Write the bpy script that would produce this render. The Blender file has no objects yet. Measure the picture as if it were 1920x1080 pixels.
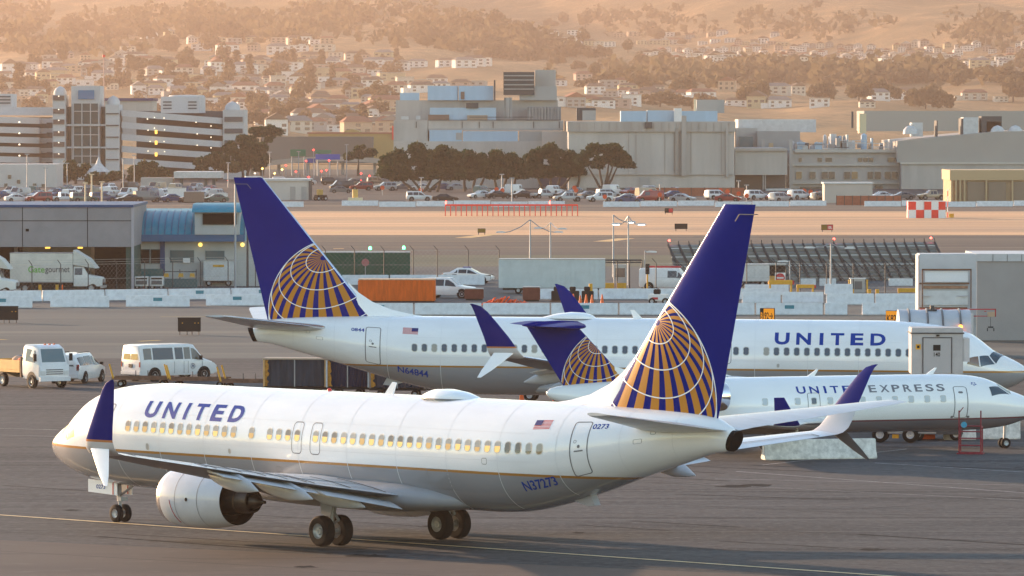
import bpy, bmesh, math, random
from math import sin, cos, pi, radians, degrees, acos, atan, sqrt, exp
from mathutils import Vector, Matrix
SC = bpy.context.scene
COL = SC.collection
random.seed(11)

# ------------------------------------------------------------------ camera, sky, sun, exposure
F, CAMH, YH = 12000.0, 15.6, 212.0          # focal length in photo pixels, eye height, horizon row
PITCH = atan((540 - YH) / F)
cd = bpy.data.cameras.new('camera')
cam = bpy.data.objects.new('camera', cd)
COL.objects.link(cam)
cd.sensor_width = 36.0
cd.lens = F / 1920 * 36.0
cd.clip_start, cd.clip_end = 1.0, 20000.0
cam.location = (0, 0, CAMH)
cam.rotation_euler = (pi / 2 - PITCH, 0, 0)
SC.camera = cam

SUN_AZ, SUN_EL = 45.0, 9.0                   # degrees to the left of the view axis, and up
sundir = Vector((-sin(radians(SUN_AZ)) * cos(radians(SUN_EL)), cos(radians(SUN_AZ)) * cos(radians(SUN_EL)), sin(radians(SUN_EL))))
world = bpy.data.worlds.new('World')
SC.world = world
world.use_nodes = True
wn = world.node_tree
bg = wn.nodes['Background']
sky = wn.nodes.new('ShaderNodeTexSky')
sky.sky_type = 'NISHITA'
sky.sun_disc = False
sky.sun_elevation = radians(SUN_EL)
sky.sun_rotation = radians(-SUN_AZ)
sky.air_density = 1.0
sky.dust_density = 0.3
sky.ozone_density = 1.0
wn.links.new(sky.outputs[0], bg.inputs[0])
bg.inputs[1].default_value = 0.15
sd = bpy.data.lights.new('sun', 'SUN')
sun = bpy.data.objects.new('sun', sd)
COL.objects.link(sun)
sd.energy = 4.4
sd.angle = radians(0.5)
sd.color = (1.0, 0.66, 0.41)
sun.rotation_euler = sundir.to_track_quat('Z', 'Y').to_euler()
SC.view_settings.view_transform = 'Standard'
SC.view_settings.look = 'None'
SC.view_settings.exposure = 1.72
SC.view_settings.gamma = 1.0
SC.cycles.max_bounces = 6
SC.cycles.volume_bounces = 1
HAZE = 1.05e-4

# ------------------------------------------------------------------ placing
CP, SP = cos(PITCH), sin(PITCH)
def gp(px, py):
    """the point of the flat ground seen at this pixel of the 1920 x 1080 photo"""
    u, v = (px - 960) / F, (540 - py) / F
    dz = v * CP - SP
    t = -CAMH / dz
    return Vector((u * t, t * (CP + v * SP), 0.0))
def D(py): return gp(960, py).y
def PX(px, d): return (px - 960) / F * d
def PZ(py, d):
    v = (540 - py) / F
    return CAMH + d * (v * CP - SP) / (CP + v * SP)
def SZ(n, d): return n * d / F               # so many photo pixels, in metres at distance d

# ------------------------------------------------------------------ materials
MATS = {}
def mat(name, col, rough=0.6, metal=0.0, noise=None, bump=0.0, coat=0.0, emit=None, estr=1.0, spec=None):
    if name in MATS: return MATS[name]
    m = bpy.data.materials.new(name)
    m.use_nodes = True
    nt = m.node_tree
    b = nt.nodes['Principled BSDF']
    c = (*col, 1) if len(col) == 3 else col
    b.inputs['Base Color'].default_value = c
    b.inputs['Roughness'].default_value = rough
    b.inputs['Metallic'].default_value = metal
    b.inputs['Coat Weight'].default_value = coat
    b.inputs['Coat Roughness'].default_value = 0.08
    b.inputs['Specular IOR Level'].default_value = 0.22 if spec is None else spec
    if emit:
        b.inputs['Emission Color'].default_value = (*emit, 1)
        b.inputs['Emission Strength'].default_value = estr
    if noise:
        sc, amt = noise[0], noise[1]
        stretch = noise[2] if len(noise) > 2 else (1, 1, 1)
        tc = nt.nodes.new('ShaderNodeTexCoord')
        mp = nt.nodes.new('ShaderNodeMapping'); mp.inputs['Scale'].default_value = stretch
        nz = nt.nodes.new('ShaderNodeTexNoise'); nz.inputs['Scale'].default_value = sc
        nz.inputs['Detail'].default_value = 6; nz.inputs['Roughness'].default_value = 0.62
        mx = nt.nodes.new('ShaderNodeMix'); mx.data_type = 'RGBA'
        rp = nt.nodes.new('ShaderNodeMapRange')
        rp.inputs['From Min'].default_value = 0.32; rp.inputs['From Max'].default_value = 0.68
        mx.inputs['A'].default_value = tuple(x * (1 - amt) for x in c[:3]) + (1,)
        mx.inputs['B'].default_value = tuple(min(1, x * (1 + amt)) for x in c[:3]) + (1,)
        L = nt.links.new
        L(tc.outputs['Object'], mp.inputs[0]); L(mp.outputs[0], nz.inputs['Vector'])
        L(nz.outputs['Fac'], rp.inputs['Value']); L(rp.outputs[0], mx.inputs['Factor'])
        L(mx.outputs['Result'], b.inputs['Base Color'])
        if bump:
            bp = nt.nodes.new('ShaderNodeBump'); bp.inputs['Strength'].default_value = bump
            L(nz.outputs['Fac'], bp.inputs['Height']); L(bp.outputs[0], b.inputs['Normal'])
    MATS[name] = m
    return m

def let_light_through(m, w):
    """leaves pass some of the light that falls on their far side"""
    nt = m.node_tree; b = nt.nodes['Principled BSDF']; out = nt.nodes['Material Output']
    tr = nt.nodes.new('ShaderNodeBsdfTranslucent'); mx = nt.nodes.new('ShaderNodeMixShader'); mx.inputs[0].default_value = w
    src = b.inputs['Base Color'].links[0].from_socket if b.inputs['Base Color'].links else None
    if src: nt.links.new(src, tr.inputs['Color'])
    else: tr.inputs['Color'].default_value = b.inputs['Base Color'].default_value
    nt.links.new(b.outputs[0], mx.inputs[1]); nt.links.new(tr.outputs[0], mx.inputs[2]); nt.links.new(mx.outputs[0], out.inputs['Surface'])
def bands(name, axis, stops, rough=0.3, coat=0.3, metal=0.0, dirt=0.06, blend=0.0):
    """paint that changes colour at given heights along one object axis; stops = [(from, colour), ...]"""
    if name in MATS: return MATS[name]
    m = bpy.data.materials.new(name); m.use_nodes = True
    nt = m.node_tree; b = nt.nodes['Principled BSDF']; L = nt.links.new
    b.inputs['Roughness'].default_value = rough; b.inputs['Coat Weight'].default_value = coat
    b.inputs['Coat Roughness'].default_value = 0.06; b.inputs['Metallic'].default_value = metal
    tc = nt.nodes.new('ShaderNodeTexCoord'); sx = nt.nodes.new('ShaderNodeSeparateXYZ')
    L(tc.outputs['Object'], sx.inputs[0])
    cur = None
    for z, c in stops:
        if cur is None:
            rgb = nt.nodes.new('ShaderNodeRGB'); rgb.outputs[0].default_value = (*c, 1); cur = rgb.outputs[0]; continue
        gt = nt.nodes.new('ShaderNodeMath'); gt.operation = 'GREATER_THAN'; gt.inputs[1].default_value = z
        L(sx.outputs['XYZ'.index(axis)], gt.inputs[0])
        mx = nt.nodes.new('ShaderNodeMix'); mx.data_type = 'RGBA'
        L(gt.outputs[0], mx.inputs['Factor']); L(cur, mx.inputs['A']); mx.inputs['B'].default_value = (*c, 1)
        cur = mx.outputs['Result']
    nz = nt.nodes.new('ShaderNodeTexNoise'); nz.inputs['Scale'].default_value = 0.9; nz.inputs['Detail'].default_value = 8
    mp = nt.nodes.new('ShaderNodeMapping'); mp.inputs['Scale'].default_value = (0.35, 1, 1.6)
    L(tc.outputs['Object'], mp.inputs[0]); L(mp.outputs[0], nz.inputs['Vector'])
    rp = nt.nodes.new('ShaderNodeMapRange'); rp.inputs['From Min'].default_value = .35; rp.inputs['From Max'].default_value = .7
    rp.inputs['To Min'].default_value = 1 - dirt; rp.inputs['To Max'].default_value = 1.0
    L(nz.outputs['Fac'], rp.inputs['Value'])
    mu = nt.nodes.new('ShaderNodeMix'); mu.data_type = 'RGBA'; mu.blend_type = 'MULTIPLY'; mu.inputs['Factor'].default_value = 1
    L(cur, mu.inputs['A']); L(rp.outputs[0], mu.inputs['B'])
    L(mu.outputs['Result'], b.inputs['Base Color'])
    MATS[name] = m
    return m

# ------------------------------------------------------------------ mesh building
class MB:
    def __init__(s): s.v, s.f, s.m = [], [], []
    def add(s, vs, fs, mi=0):
        o = len(s.v); s.v += [tuple(v) for v in vs]
        for f in fs: s.f.append(tuple(i + o for i in f)); s.m.append(mi)
        return s
    def quad(s, *p, mi=0): return s.add(p, [tuple(range(len(p)))], mi)
    def box(s, x, y, z, sx, sy, sz, rz=0.0, mi=0, top=1.0, topy=None):
        """centre x, y; bottom z"""
        ty = top if topy is None else topy
        hx, hy = sx / 2, sy / 2
        vs = [(-hx, -hy, 0), (hx, -hy, 0), (hx, hy, 0), (-hx, hy, 0), (-hx * top, -hy * ty, sz), (hx * top, -hy * ty, sz), (hx * top, hy * ty, sz), (-hx * top, hy * ty, sz)]
        c, n = cos(rz), sin(rz)
        vs = [(x + c * a - n * b, y + n * a + c * b, z + h) for a, b, h in vs]
        return s.add(vs, [(3, 2, 1, 0), (4, 5, 6, 7), (0, 1, 5, 4), (1, 2, 6, 5), (2, 3, 7, 6), (3, 0, 4, 7)], mi)
    def b2(s, x0, x1, y0, y1, z0, z1, mi=0):
        return s.box((x0 + x1) / 2, (y0 + y1) / 2, z0, x1 - x0, y1 - y0, z1 - z0, 0, mi)
    def cyl(s, p0, p1, r0, r1=None, n=12, mi=0, caps=True):
        r1 = r0 if r1 is None else r1
        p0, p1 = Vector(p0), Vector(p1); a = (p1 - p0).normalized()
        u = a.orthogonal().normalized(); w = a.cross(u)
        vs = []
        for p, r in ((p0, r0), (p1, r1)):
            for k in range(n):
                t = 2 * pi * k / n; vs.append(p + u * (r * cos(t)) + w * (r * sin(t)))
        fs = [(k, (k + 1) % n, n + (k + 1) % n, n + k) for k in range(n)]
        if caps: fs += [tuple(range(n - 1, -1, -1)), tuple(range(n, 2 * n))]
        return s.add(vs, fs, mi)
    def path(s, pts, r, n=8, mi=0):
        for a, b in zip(pts, pts[1:]): s.cyl(a, b, r, r, n, mi)
        return s
    def lathe(s, prof, o, axis='x', n=32, mi=None, cap=False):
        """prof: (along, radius[, material])"""
        vs, fs, ms = [], [], []
        for q in prof:
            for k in range(n):
                t = 2 * pi * k / n; a, b = q[1] * cos(t), q[1] * sin(t)
                vs.append((o[0] + q[0], o[1] + a, o[2] + b) if axis == 'x' else (o[0] + a, o[1] + b, o[2] + q[0]) if axis == 'z' else (o[0] + a, o[1] + q[0], o[2] + b))
        b0 = len(s.v); s.v += vs
        for i in range(len(prof) - 1):
            for k in range(n):
                s.f.append((b0 + i * n + k, b0 + i * n + (k + 1) % n, b0 + (i + 1) * n + (k + 1) % n, b0 + (i + 1) * n + k))
                s.m.append(prof[i][2] if len(prof[i]) > 2 else (mi or 0))
        return s
    def rings(s, rs, mi=0, cap=True, closed=True, mfun=None):
        n = len(rs[0]); b0 = len(s.v)
        for r in rs: s.v += [tuple(p) for p in r]
        for i in range(len(rs) - 1):
            for k in range(n if closed else n - 1):
                s.f.append((b0 + i * n + k, b0 + i * n + (k + 1) % n, b0 + (i + 1) * n + (k + 1) % n, b0 + (i + 1) * n + k))
                s.m.append(mfun(i, k) if mfun else mi)
        if cap and closed:
            s.f.append(tuple(range(b0 + n - 1, b0 - 1, -1))); s.m.append(mfun(0, 0) if mfun else mi)
            e = b0 + (len(rs) - 1) * n
            s.f.append(tuple(range(e, e + n))); s.m.append(mfun(len(rs) - 2, 0) if mfun else mi)
        return s
    def prism(s, poly, y0, y1, mi=0):
        """polygon in (x, z), pushed along y"""
        n = len(poly)
        vs = [(x, y0, z) for x, z in poly] + [(x, y1, z) for x, z in poly]
        fs = [(k, (k + 1) % n, n + (k + 1) % n, n + k) for k in range(n)] + [tuple(range(n - 1, -1, -1)), tuple(range(n, 2 * n))]
        return s.add(vs, fs, mi)
    def prismx(s, poly, x0, x1, mi=0):
        """polygon in (y, z), pushed along x"""
        n = len(poly)
        vs = [(x0, y, z) for y, z in poly] + [(x1, y, z) for y, z in poly]
        fs = [(k, (k + 1) % n, n + (k + 1) % n, n + k) for k in range(n)] + [tuple(range(n - 1, -1, -1)), tuple(range(n, 2 * n))]
        return s.add(vs, fs, mi)
    def mesh(s, name, mats, smooth=False, bevel=0.0, ang=35, recalc=True):
        me = bpy.data.meshes.new(name)
        me.from_pydata(s.v, [], s.f)
        for m in (mats if isinstance(mats, (list, tuple)) else [mats]): me.materials.append(m)
        for p, i in zip(me.polygons, s.m): p.material_index = i
        bm = bmesh.new(); bm.from_mesh(me)
        if recalc: bmesh.ops.recalc_face_normals(bm, faces=bm.faces)
        if bevel:
            es = [e for e in bm.edges if len(e.link_faces) == 2 and e.calc_face_angle(0) > 0.6]
            bmesh.ops.bevel(bm, geom=es, offset=bevel, segments=2, affect='EDGES', clamp_overlap=True)
        if smooth or bevel:
            for f in bm.faces: f.smooth = True
            for e in bm.edges:
                if len(e.link_faces) != 2 or e.calc_face_angle(0) > radians(ang): e.smooth = False
        bm.to_mesh(me); bm.free()
        return me
    def build(s, name, mats, parent=None, smooth=False, bevel=0.0, loc=None, rz=0.0, ang=35, label=None, recalc=True):
        return place(name, s.mesh(name, mats, smooth, bevel, ang, recalc), parent, loc, rz, label)
def place(name, me, parent=None, loc=None, rz=0.0, label=None):
    o = bpy.data.objects.new(name, me); COL.objects.link(o)
    if parent is not None: o.parent = parent
    if loc is not None: o.location = loc
    if rz: o.rotation_euler.z = rz
    if label: o['label'] = label
    return o
def tag(o, label=None, cat=None, group=None, kind=None):
    if label: o['label'] = label
    if cat: o['category'] = cat
    if group: o['group'] = group
    if kind: o['kind'] = kind
    return o
def thing(name, label, cat, loc=(0, 0, 0), rz=0.0, group=None):
    o = bpy.data.objects.new(name, None); COL.objects.link(o)
    o.location = loc; o.rotation_euler = (0, 0, rz); o.empty_display_size = 0.5
    return tag(o, label, cat, group)
def struct(name, mb, m, **k): return tag(mb.build(name, m, **k), kind='structure')
def kids(o): return [c for c in bpy.data.objects if c.parent is o]
KC = {}
def dup(root, loc, rz=0.0, label=None, group=None, scale=None):
    if root.name not in KC: KC[root.name] = [(c, kids(c)) for c in kids(root)]
    r = root.copy(); COL.objects.link(r); r.location = loc; r.rotation_euler = (0, 0, rz)
    if label: r['label'] = label
    if group: r['group'] = group
    if scale: r.scale = (scale,) * 3 if not isinstance(scale, tuple) else scale
    for c, gs in KC[root.name]:
        d = c.copy(); COL.objects.link(d); d.parent = r
        for g in gs:
            e = g.copy(); COL.objects.link(e); e.parent = d
    return r

TXT = {}
def text2d(s, bold=0.0, slices=1):
    """letters as a flat mesh in the unit square: (verts, faces)"""
    k = (s, bold, slices)
    if k in TXT: return TXT[k]
    cu = bpy.data.curves.new('t', 'FONT'); cu.body = s; cu.offset = bold; cu.resolution_u = 4; cu.fill_mode = 'FRONT'
    ob = bpy.data.objects.new('t', cu); COL.objects.link(ob)
    dg = bpy.context.evaluated_depsgraph_get()
    me = bpy.data.meshes.new_from_object(ob.evaluated_get(dg))
    bpy.data.objects.remove(ob); bpy.data.curves.remove(cu)
    xs = [v.co.x for v in me.vertices]; ys = [v.co.y for v in me.vertices]
    x0, x1, y0, y1 = min(xs), max(xs), min(ys), max(ys)
    bm = bmesh.new(); bm.from_mesh(me)
    for v in bm.verts: v.co = ((v.co.x - x0) / (x1 - x0), (v.co.y - y0) / (y1 - y0), 0)
    for i in range(1, slices):
        bmesh.ops.bisect_plane(bm, geom=bm.verts[:] + bm.edges[:] + bm.faces[:], plane_co=(0, i / slices, 0), plane_no=(0, 1, 0), dist=1e-5)
    bm.verts.index_update()
    r = ([(v.co.x, v.co.y) for v in bm.verts], [tuple(v.index for v in f.verts) for f in bm.faces], (x1 - x0) / (y1 - y0))
    bm.free(); bpy.data.meshes.remove(me)
    TXT[k] = r
    return r
def sign_text(mb, s, origin, right, up, mi=0, bold=0.0):
    """letters on a plane: origin = lower left corner, right and up = the full width and height"""
    vs, fs, _ = text2d(s, bold)
    o, r, u = Vector(origin), Vector(right), Vector(up)
    return mb.add([o + r * a + u * b for a, b in vs], fs, mi)
# ------------------------------------------------------------------ aircraft paints
BLUE = (0.0, 0.012, 0.165); GOLD = (0.46, 0.185, 0.018); PWHITE = (0.86, 0.86, 0.865); PGREY = (0.30, 0.30, 0.315)
M_body = bands('fuselage_paint', 'Z', [(-9, PGREY), (2.84, (0.42, 0.20, 0.05)), (2.935, PWHITE)], rough=0.2, coat=0.5, dirt=0.10)
M_rbody = bands('regional_fuselage_paint', 'Z', [(-9, (0.16, 0.15, 0.17)), (1.42, (0.16, 0.05, 0.06)), (1.49, PWHITE)], rough=0.24, coat=0.4, dirt=0.06)
M_white = mat('aircraft_white', PWHITE, 0.24, noise=(1.3, 0.03), coat=0.5)
M_wing = mat('wing_grey', (0.42, 0.43, 0.45), 0.3, noise=(1.1, 0.10, (0.5, 2, 1)), coat=0.2)
M_undershade = mat('shaded_wing_underside', (0.15, 0.15, 0.16), 0.4, noise=(1.1, 0.10, (0.5, 2, 1)))  # grey darkened to put the shade under the wing into the colour
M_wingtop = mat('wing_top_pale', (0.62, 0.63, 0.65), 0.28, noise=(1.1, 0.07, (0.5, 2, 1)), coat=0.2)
M_bgrey = mat('belly_grey', PGREY, 0.3, noise=(0.9, 0.07), coat=0.3)
M_blue = mat('tail_blue', BLUE, 0.4, noise=(0.6, 0.06), spec=0.008)
M_gold = mat('emblem_gold', GOLD, 0.4, spec=.2)
M_line = mat('emblem_white', (0.8, 0.8, 0.8), 0.35, coat=0.3)
M_metal = mat('bare_metal', (0.72, 0.72, 0.74), 0.22, 1.0, noise=(2, 0.06))
M_chrome = mat('polished_lip', (0.82, 0.80, 0.80), 0.16, 1.0)
M_hot = mat('exhaust_metal', (0.07, 0.055, 0.045), 0.42, 0.8, noise=(4, 0.35, (0.3, 1, 1)))
M_dark = mat('dark_recess', (0.006, 0.006, 0.007), 0.7, spec=.1)
M_tyre = mat('tyre_rubber', (0.010, 0.010, 0.011), 0.8, noise=(9, 0.2), spec=.15)
M_rim = mat('wheel_grey', (0.42, 0.42, 0.43), 0.4, 0.4)
M_strut = mat('strut_grey', (0.34, 0.34, 0.36), 0.4, 0.3)
M_title = mat('title_blue', (0.002, 0.045, 0.28), 0.5, spec=.08)
M_titleg = mat('title_grey', (0.17, 0.18, 0.21), 0.5, spec=.1)
M_seam = mat('seam_grey', (0.16, 0.16, 0.17), 0.6)
M_red = mat('marking_red', (0.45, 0.03, 0.03), 0.45)
M_glass = mat('cabin_glass', (0.03, 0.045, 0.07), 0.06, spec=0.8)
M_greypane = mat('grey_pane', (0.30, 0.28, 0.24), 0.25, spec=0.7)
M_glow = mat('sunset_glow_pane', (0.5, 0.4, 0.2), 0.2, emit=(1.0, 0.52, 0.10), estr=0.24)  # emission stands in for the sunset reflected in the cabin glass
M_glow2 = mat('dim_sunset_glow_pane', (0.4, 0.3, 0.16), 0.2, emit=(1.0, 0.50, 0.10), estr=0.13)
M_cock = mat('cockpit_glass', (0.02, 0.05, 0.07), 0.05, spec=0.9)
M_amber = mat('cockpit_amber_glass', (0.16, 0.08, 0.04), 0.07, spec=0.8)
M_wframe = mat('window_frame', (0.50, 0.48, 0.45), 0.35, 0.3)
M_winglet = bands('winglet_paint', 'Z', [(-9, (0.55, 0.55, 0.57)), (4.46, (0.50, 0.20, 0.08)), (4.54, BLUE)], rough=0.4, coat=0.0)
M_winglet.node_tree.nodes['Principled BSDF'].inputs['Specular IOR Level'].default_value = 0.05
M_flagb = mat('flag_blue', (0.02, 0.03, 0.15), 0.5)
M_flagr = mat('flag_red', (0.5, 0.05, 0.06), 0.5)

def pchip(xs, ys):
    n = len(xs); h = [xs[i + 1] - xs[i] for i in range(n - 1)]; d = [(ys[i + 1] - ys[i]) / h[i] for i in range(n - 1)]
    m = [0] * n; m[0] = d[0]; m[-1] = d[-1]
    for i in range(1, n - 1):
        if d[i - 1] * d[i] > 0:
            w1 = 2 * h[i] + h[i - 1]; w2 = h[i] + 2 * h[i - 1]; m[i] = (w1 + w2) / (w1 / d[i - 1] + w2 / d[i])
    def f(x):
        if x <= xs[0]: return ys[0]
        if x >= xs[-1]: return ys[-1]
        i = 0
        while x > xs[i + 1]: i += 1
        t = (x - xs[i]) / h[i]
        return ys[i] * (1 + 2 * t) * (1 - t) ** 2 + h[i] * m[i] * t * (1 - t) ** 2 + ys[i + 1] * t * t * (3 - 2 * t) + h[i] * m[i + 1] * t * t * (t - 1)
    return f
class Fus:
    """a fuselage skin: rows of (station aft of the nose, top, bottom, half width, height of the widest line)"""
    def __init__(s, rows, mg):
        st = [r[0] for r in rows]; s.st, s.mg = st, mg
        s.top = pchip(st, [r[1] for r in rows]); s.bot = pchip(st, [r[2] for r in rows])
        s.w = pchip(st, [r[3] for r in rows]); s.zc = pchip(st, [r[4] for r in rows])
    def p(s, x, th, side=1, off=0.0):
        w = s.w(x) + off; zc = s.zc(x); c = cos(th)
        h = (s.top(x) - zc if c >= 0 else zc - s.bot(x)) + off
        return Vector((s.mg - x, side * w * sin(th), zc + h * c))
    def th(s, x, z):
        zc = s.zc(x); h = s.top(x) - zc if z > zc else zc - s.bot(x)
        return acos(max(-1, min(1, (z - zc) / max(h, 1e-6))))
    def skin(s, mb, n=64, sub=5, mi=0):
        sts = []
        for a, b in zip(s.st, s.st[1:]):
            k = max(sub, int((b - a) / 0.6)); sts += [a + (b - a) * i / k for i in range(k)]
        sts.append(s.st[-1])
        return mb.rings([[s.p(x, 2 * pi * k / n) for k in range(n)] for x in sts], mi)
RA = 1.9                                     # metres of arc for one radian, nominal
def rrect(s0, s1, a0, a1, rt, rb=None, n=4):
    """rounded rectangle in (station, arc from the top); a0 is the upper edge"""
    rb = rt if rb is None else rb
    pts = []
    for cx, ca, r, q in ((s0 + rt, a0 + rt, rt, 2), (s1 - rt, a0 + rt, rt, 3), (s1 - rb, a1 - rb, rb, 0), (s0 + rb, a1 - rb, rb, 1)):
        for i in range(n + 1):
            t = (q + i / n) * pi / 2
            pts.append((cx + r * cos(t), ca + r * sin(t)))
    return pts
def on_skin(fus, pts, side, off): return [fus.p(x, a / RA, side, off) for x, a in pts]
def ribbon(mb, fus, pts, w, side, off=0.005, closed=True, mi=0):
    n = len(pts); L, R = [], []
    for i in range(n):
        a = pts[i - 1] if (i or closed) else pts[i]; b = pts[(i + 1) % n] if (closed or i < n - 1) else pts[i]
        dx, dy = b[0] - a[0], b[1] - a[1]; l = max(1e-9, math.hypot(dx, dy)); nx, ny = -dy / l * w / 2, dx / l * w / 2
        L.append((pts[i][0] + nx, pts[i][1] + ny)); R.append((pts[i][0] - nx, pts[i][1] - ny))
    Lp, Rp = on_skin(fus, L, side, off), on_skin(fus, R, side, off)
    m = n if closed else n - 1
    return mb.add(Lp + Rp, [(i, (i + 1) % n, n + (i + 1) % n, n + i) for i in range(m)], mi)
def dense(pts, step=0.15, closed=True):
    out = []
    n = len(pts)
    for i in range(n if closed else n - 1):
        a, b = pts[i], pts[(i + 1) % n]; k = max(1, int(math.hypot(b[0] - a[0], b[1] - a[1]) / step))
        out += [(a[0] + (b[0] - a[0]) * j / k, a[1] + (b[1] - a[1]) * j / k) for j in range(k)]
    if not closed: out.append(pts[-1])
    return out
def skin_text(fus, s, s0, s1, a_top, a_bot, side, m, parent, name, bold=0.0, slices=10, off=0.006):
    vs, fs, _ = text2d(s, bold, slices)
    mb = MB()
    P = [fus.p((s0 + (s1 - s0) * u) if side > 0 else (s1 + (s0 - s1) * u), (a_bot + (a_top - a_bot) * v) / RA, side, off) for u, v in vs]
    mb.add(P, fs)
    return mb.build(name, m, parent, recalc=False)
def skin_letters(fus, spec, s0, s1, a_top, a_bot, side, m, parent, name, bold=0.0, slices=10, off=0.006):
    """a word with its own letter widths and gaps: spec = [(letter, width, gap after), ...]"""
    tot = sum(w + g for _, w, g in spec) - spec[-1][2]; u0 = 0.0; mb = MB()
    for ch, w, g in spec:
        vs, fs, _ = text2d(ch, bold, slices)
        mb.add([fus.p((s0 + (s1 - s0) * (u0 + w * u) / tot) if side > 0 else (s1 + (s0 - s1) * (u0 + w * u) / tot), (a_bot + (a_top - a_bot) * v) / RA, side, off) for u, v in vs], fs)
        u0 += w + g
    return mb.build(name, m, parent, recalc=False)
SP_UNITED = [('U', 90, 41), ('N', 90, 52), ('I', 23, 44), ('T', 82, 39), ('E', 78, 43), ('D', 92, 0)]
SP_EXPRESS = [('E', 78, 40), ('X', 96, 32), ('P', 84, 38), ('R', 86, 36), ('E', 78, 38), ('S', 84, 34), ('S', 84, 0)]
NACA = [1.0, .9, .78, .65, .5, .38, .27, .18, .11, .06, .025, .007, 0.0]
def half_t(u, tc): return 5 * tc * (0.2969 * sqrt(max(u, 0)) - 0.126 * u - 0.3516 * u * u + 0.2843 * u ** 3 - 0.1015 * u ** 4)
def foil(le, chord, tdir, tc, cdir=(-1, 0, 0), camber=0.0):
    le, t, c = Vector(le), Vector(tdir).normalized(), Vector(cdir)
    up = [le + c * (chord * u) + t * (chord * (half_t(u, tc) + camber * 4 * u * (1 - u))) for u in NACA]
    lo = [le + c * (chord * u) - t * (chord * (half_t(u, tc) - camber * 4 * u * (1 - u))) for u in reversed(NACA[:-1])]
    return up + lo
def foil_part(name, secs, m, parent, mfun=None, smooth=True, label=None):
    mb = MB(); mb.rings([foil(*q) for q in secs], mfun=mfun)
    return mb.build(name, m, parent, smooth=smooth, ang=50, label=label)
def wheel(parent, x, y, r, w, name='wheel', rim=0.5):
    """wheel on an axle along y, standing on the ground; > tyre is the wheel itself, rim a sub-part"""
    mb = MB()
    mb.lathe([(-w / 2, r * rim), (-w / 2, r * .86), (-w * .38, r * .97), (-w * .15, r), (w * .15, r), (w * .38, r * .97), (w / 2, r * .86), (w / 2, r * rim)], (x, y, r), 'y', 28)
    t = mb.build(name, M_tyre, parent, smooth=True)
    mr = MB()
    for s in (-1, 1):
        mr.lathe([(s * w * .30, 0.001), (s * w * .42, r * .12), (s * w * .42, r * .2), (s * w * .24, r * .26), (s * w * .30, r * rim * .8), (s * w * .46, r * (rim - .02)), (s * w * .46, r * (rim + .01))], (x, y, r), 'y', 20)
    mr.build('rim', M_rim, t, smooth=True)
    return t

def fin_emblem(parent, mg, c, R, pole_t, pole_tilt, fin_y, clips, k):
    """gold meridian bands and white rings of a globe on both faces of the fin; c = centre (station, height)"""
    t, a = radians(pole_t), radians(pole_tilt)
    P = Vector((sin(t) * sin(a), sin(t) * cos(a), cos(t)))
    e1 = Vector((cos(a), -sin(a), 0)); e2 = P.cross(e1)
    def sp(th, ph): return P * cos(th) + e1 * (sin(th) * cos(ph)) + e2 * (sin(th) * sin(ph))
    def finish(bm, off, side, name, m):
        for co, no in clips:
            bmesh.ops.bisect_plane(bm, geom=bm.verts[:] + bm.edges[:] + bm.faces[:], plane_co=(*co, 0), plane_no=(*no, 0), clear_outer=True)
        for v in bm.verts: v.co = Vector((mg - v.co.x, side * (fin_y(v.co.x, v.co.y) + off), v.co.y))
        me = bpy.data.meshes.new(name); bm.to_mesh(me); bm.free(); me.materials.append(m)
        return place(name, me, parent)
    for side in (1, -1):
        bm = bmesh.new()
        for j in range(24):
            for i in range(3, 130, 2):
                for q in range(3):
                    p0, p1 = radians(15 * j + q * 2.75), radians(15 * j + (q + 1) * 2.75)
                    pts = [sp(radians(i), p0), sp(radians(i + 2), p0), sp(radians(i + 2), p1), sp(radians(i), p1)]
                    if min(p.z for p in pts) < 0.0: continue
                    bm.faces.new([bm.verts.new((c[0] + R * p.x, c[1] + R * p.y, 0)) for p in pts])
        finish(bm, 0.006 * k, side, 'emblem_bands', M_gold)
        bm = bmesh.new(); w = 0.021 * k
        def line(pts):
            for p, q in zip(pts, pts[1:]):
                d = Vector((q[0] - p[0], q[1] - p[1], 0)); n = Vector((-d.y, d.x, 0)).normalized() * w
                a0, a1 = Vector((p[0], p[1], 0)), Vector((q[0], q[1], 0))
                bm.faces.new([bm.verts.new(x) for x in (a0 - n, a0 + n, a1 + n, a1 - n)])
        for th in range(15, 130, 15):
            run = []
            for i in range(0, 362, 2):
                p = sp(radians(th), radians(i))
                if p.z > 0.0: run.append((c[0] + R * p.x, c[1] + R * p.y))
                else:
                    if len(run) > 1: line(run)
                    run = []
            if len(run) > 1: line(run)
        line([(c[0] + R * cos(radians(i)), c[1] + R * sin(radians(i))) for i in range(-60, 121, 2)])
        finish(bm, 0.012 * k, side, 'emblem_pattern', M_line)

def flag(fus, s0, s1, a0, a1, side, parent):
    mb = MB()
    def q(x0, x1, y0, y1, mi, off):
        n = 5
        for i in range(n):
            u0, u1 = y0 + (y1 - y0) * i / n, y0 + (y1 - y0) * (i + 1) / n
            mb.quad(*[fus.p(x, a / RA, side, off) for x, a in ((x0, u0), (x1, u0), (x1, u1), (x0, u1))], mi=mi)
    for i in range(7):
        q(s0, s1, a0 + (a1 - a0) * i / 7, a0 + (a1 - a0) * (i + .55) / 7, 0, .005)
    q(s0, s0 + (s1 - s0) * .42, a0, a0 + (a1 - a0) * .55, 1, .008)
    mb.build('flag_marking', [M_flagr, M_flagb], parent)

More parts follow.
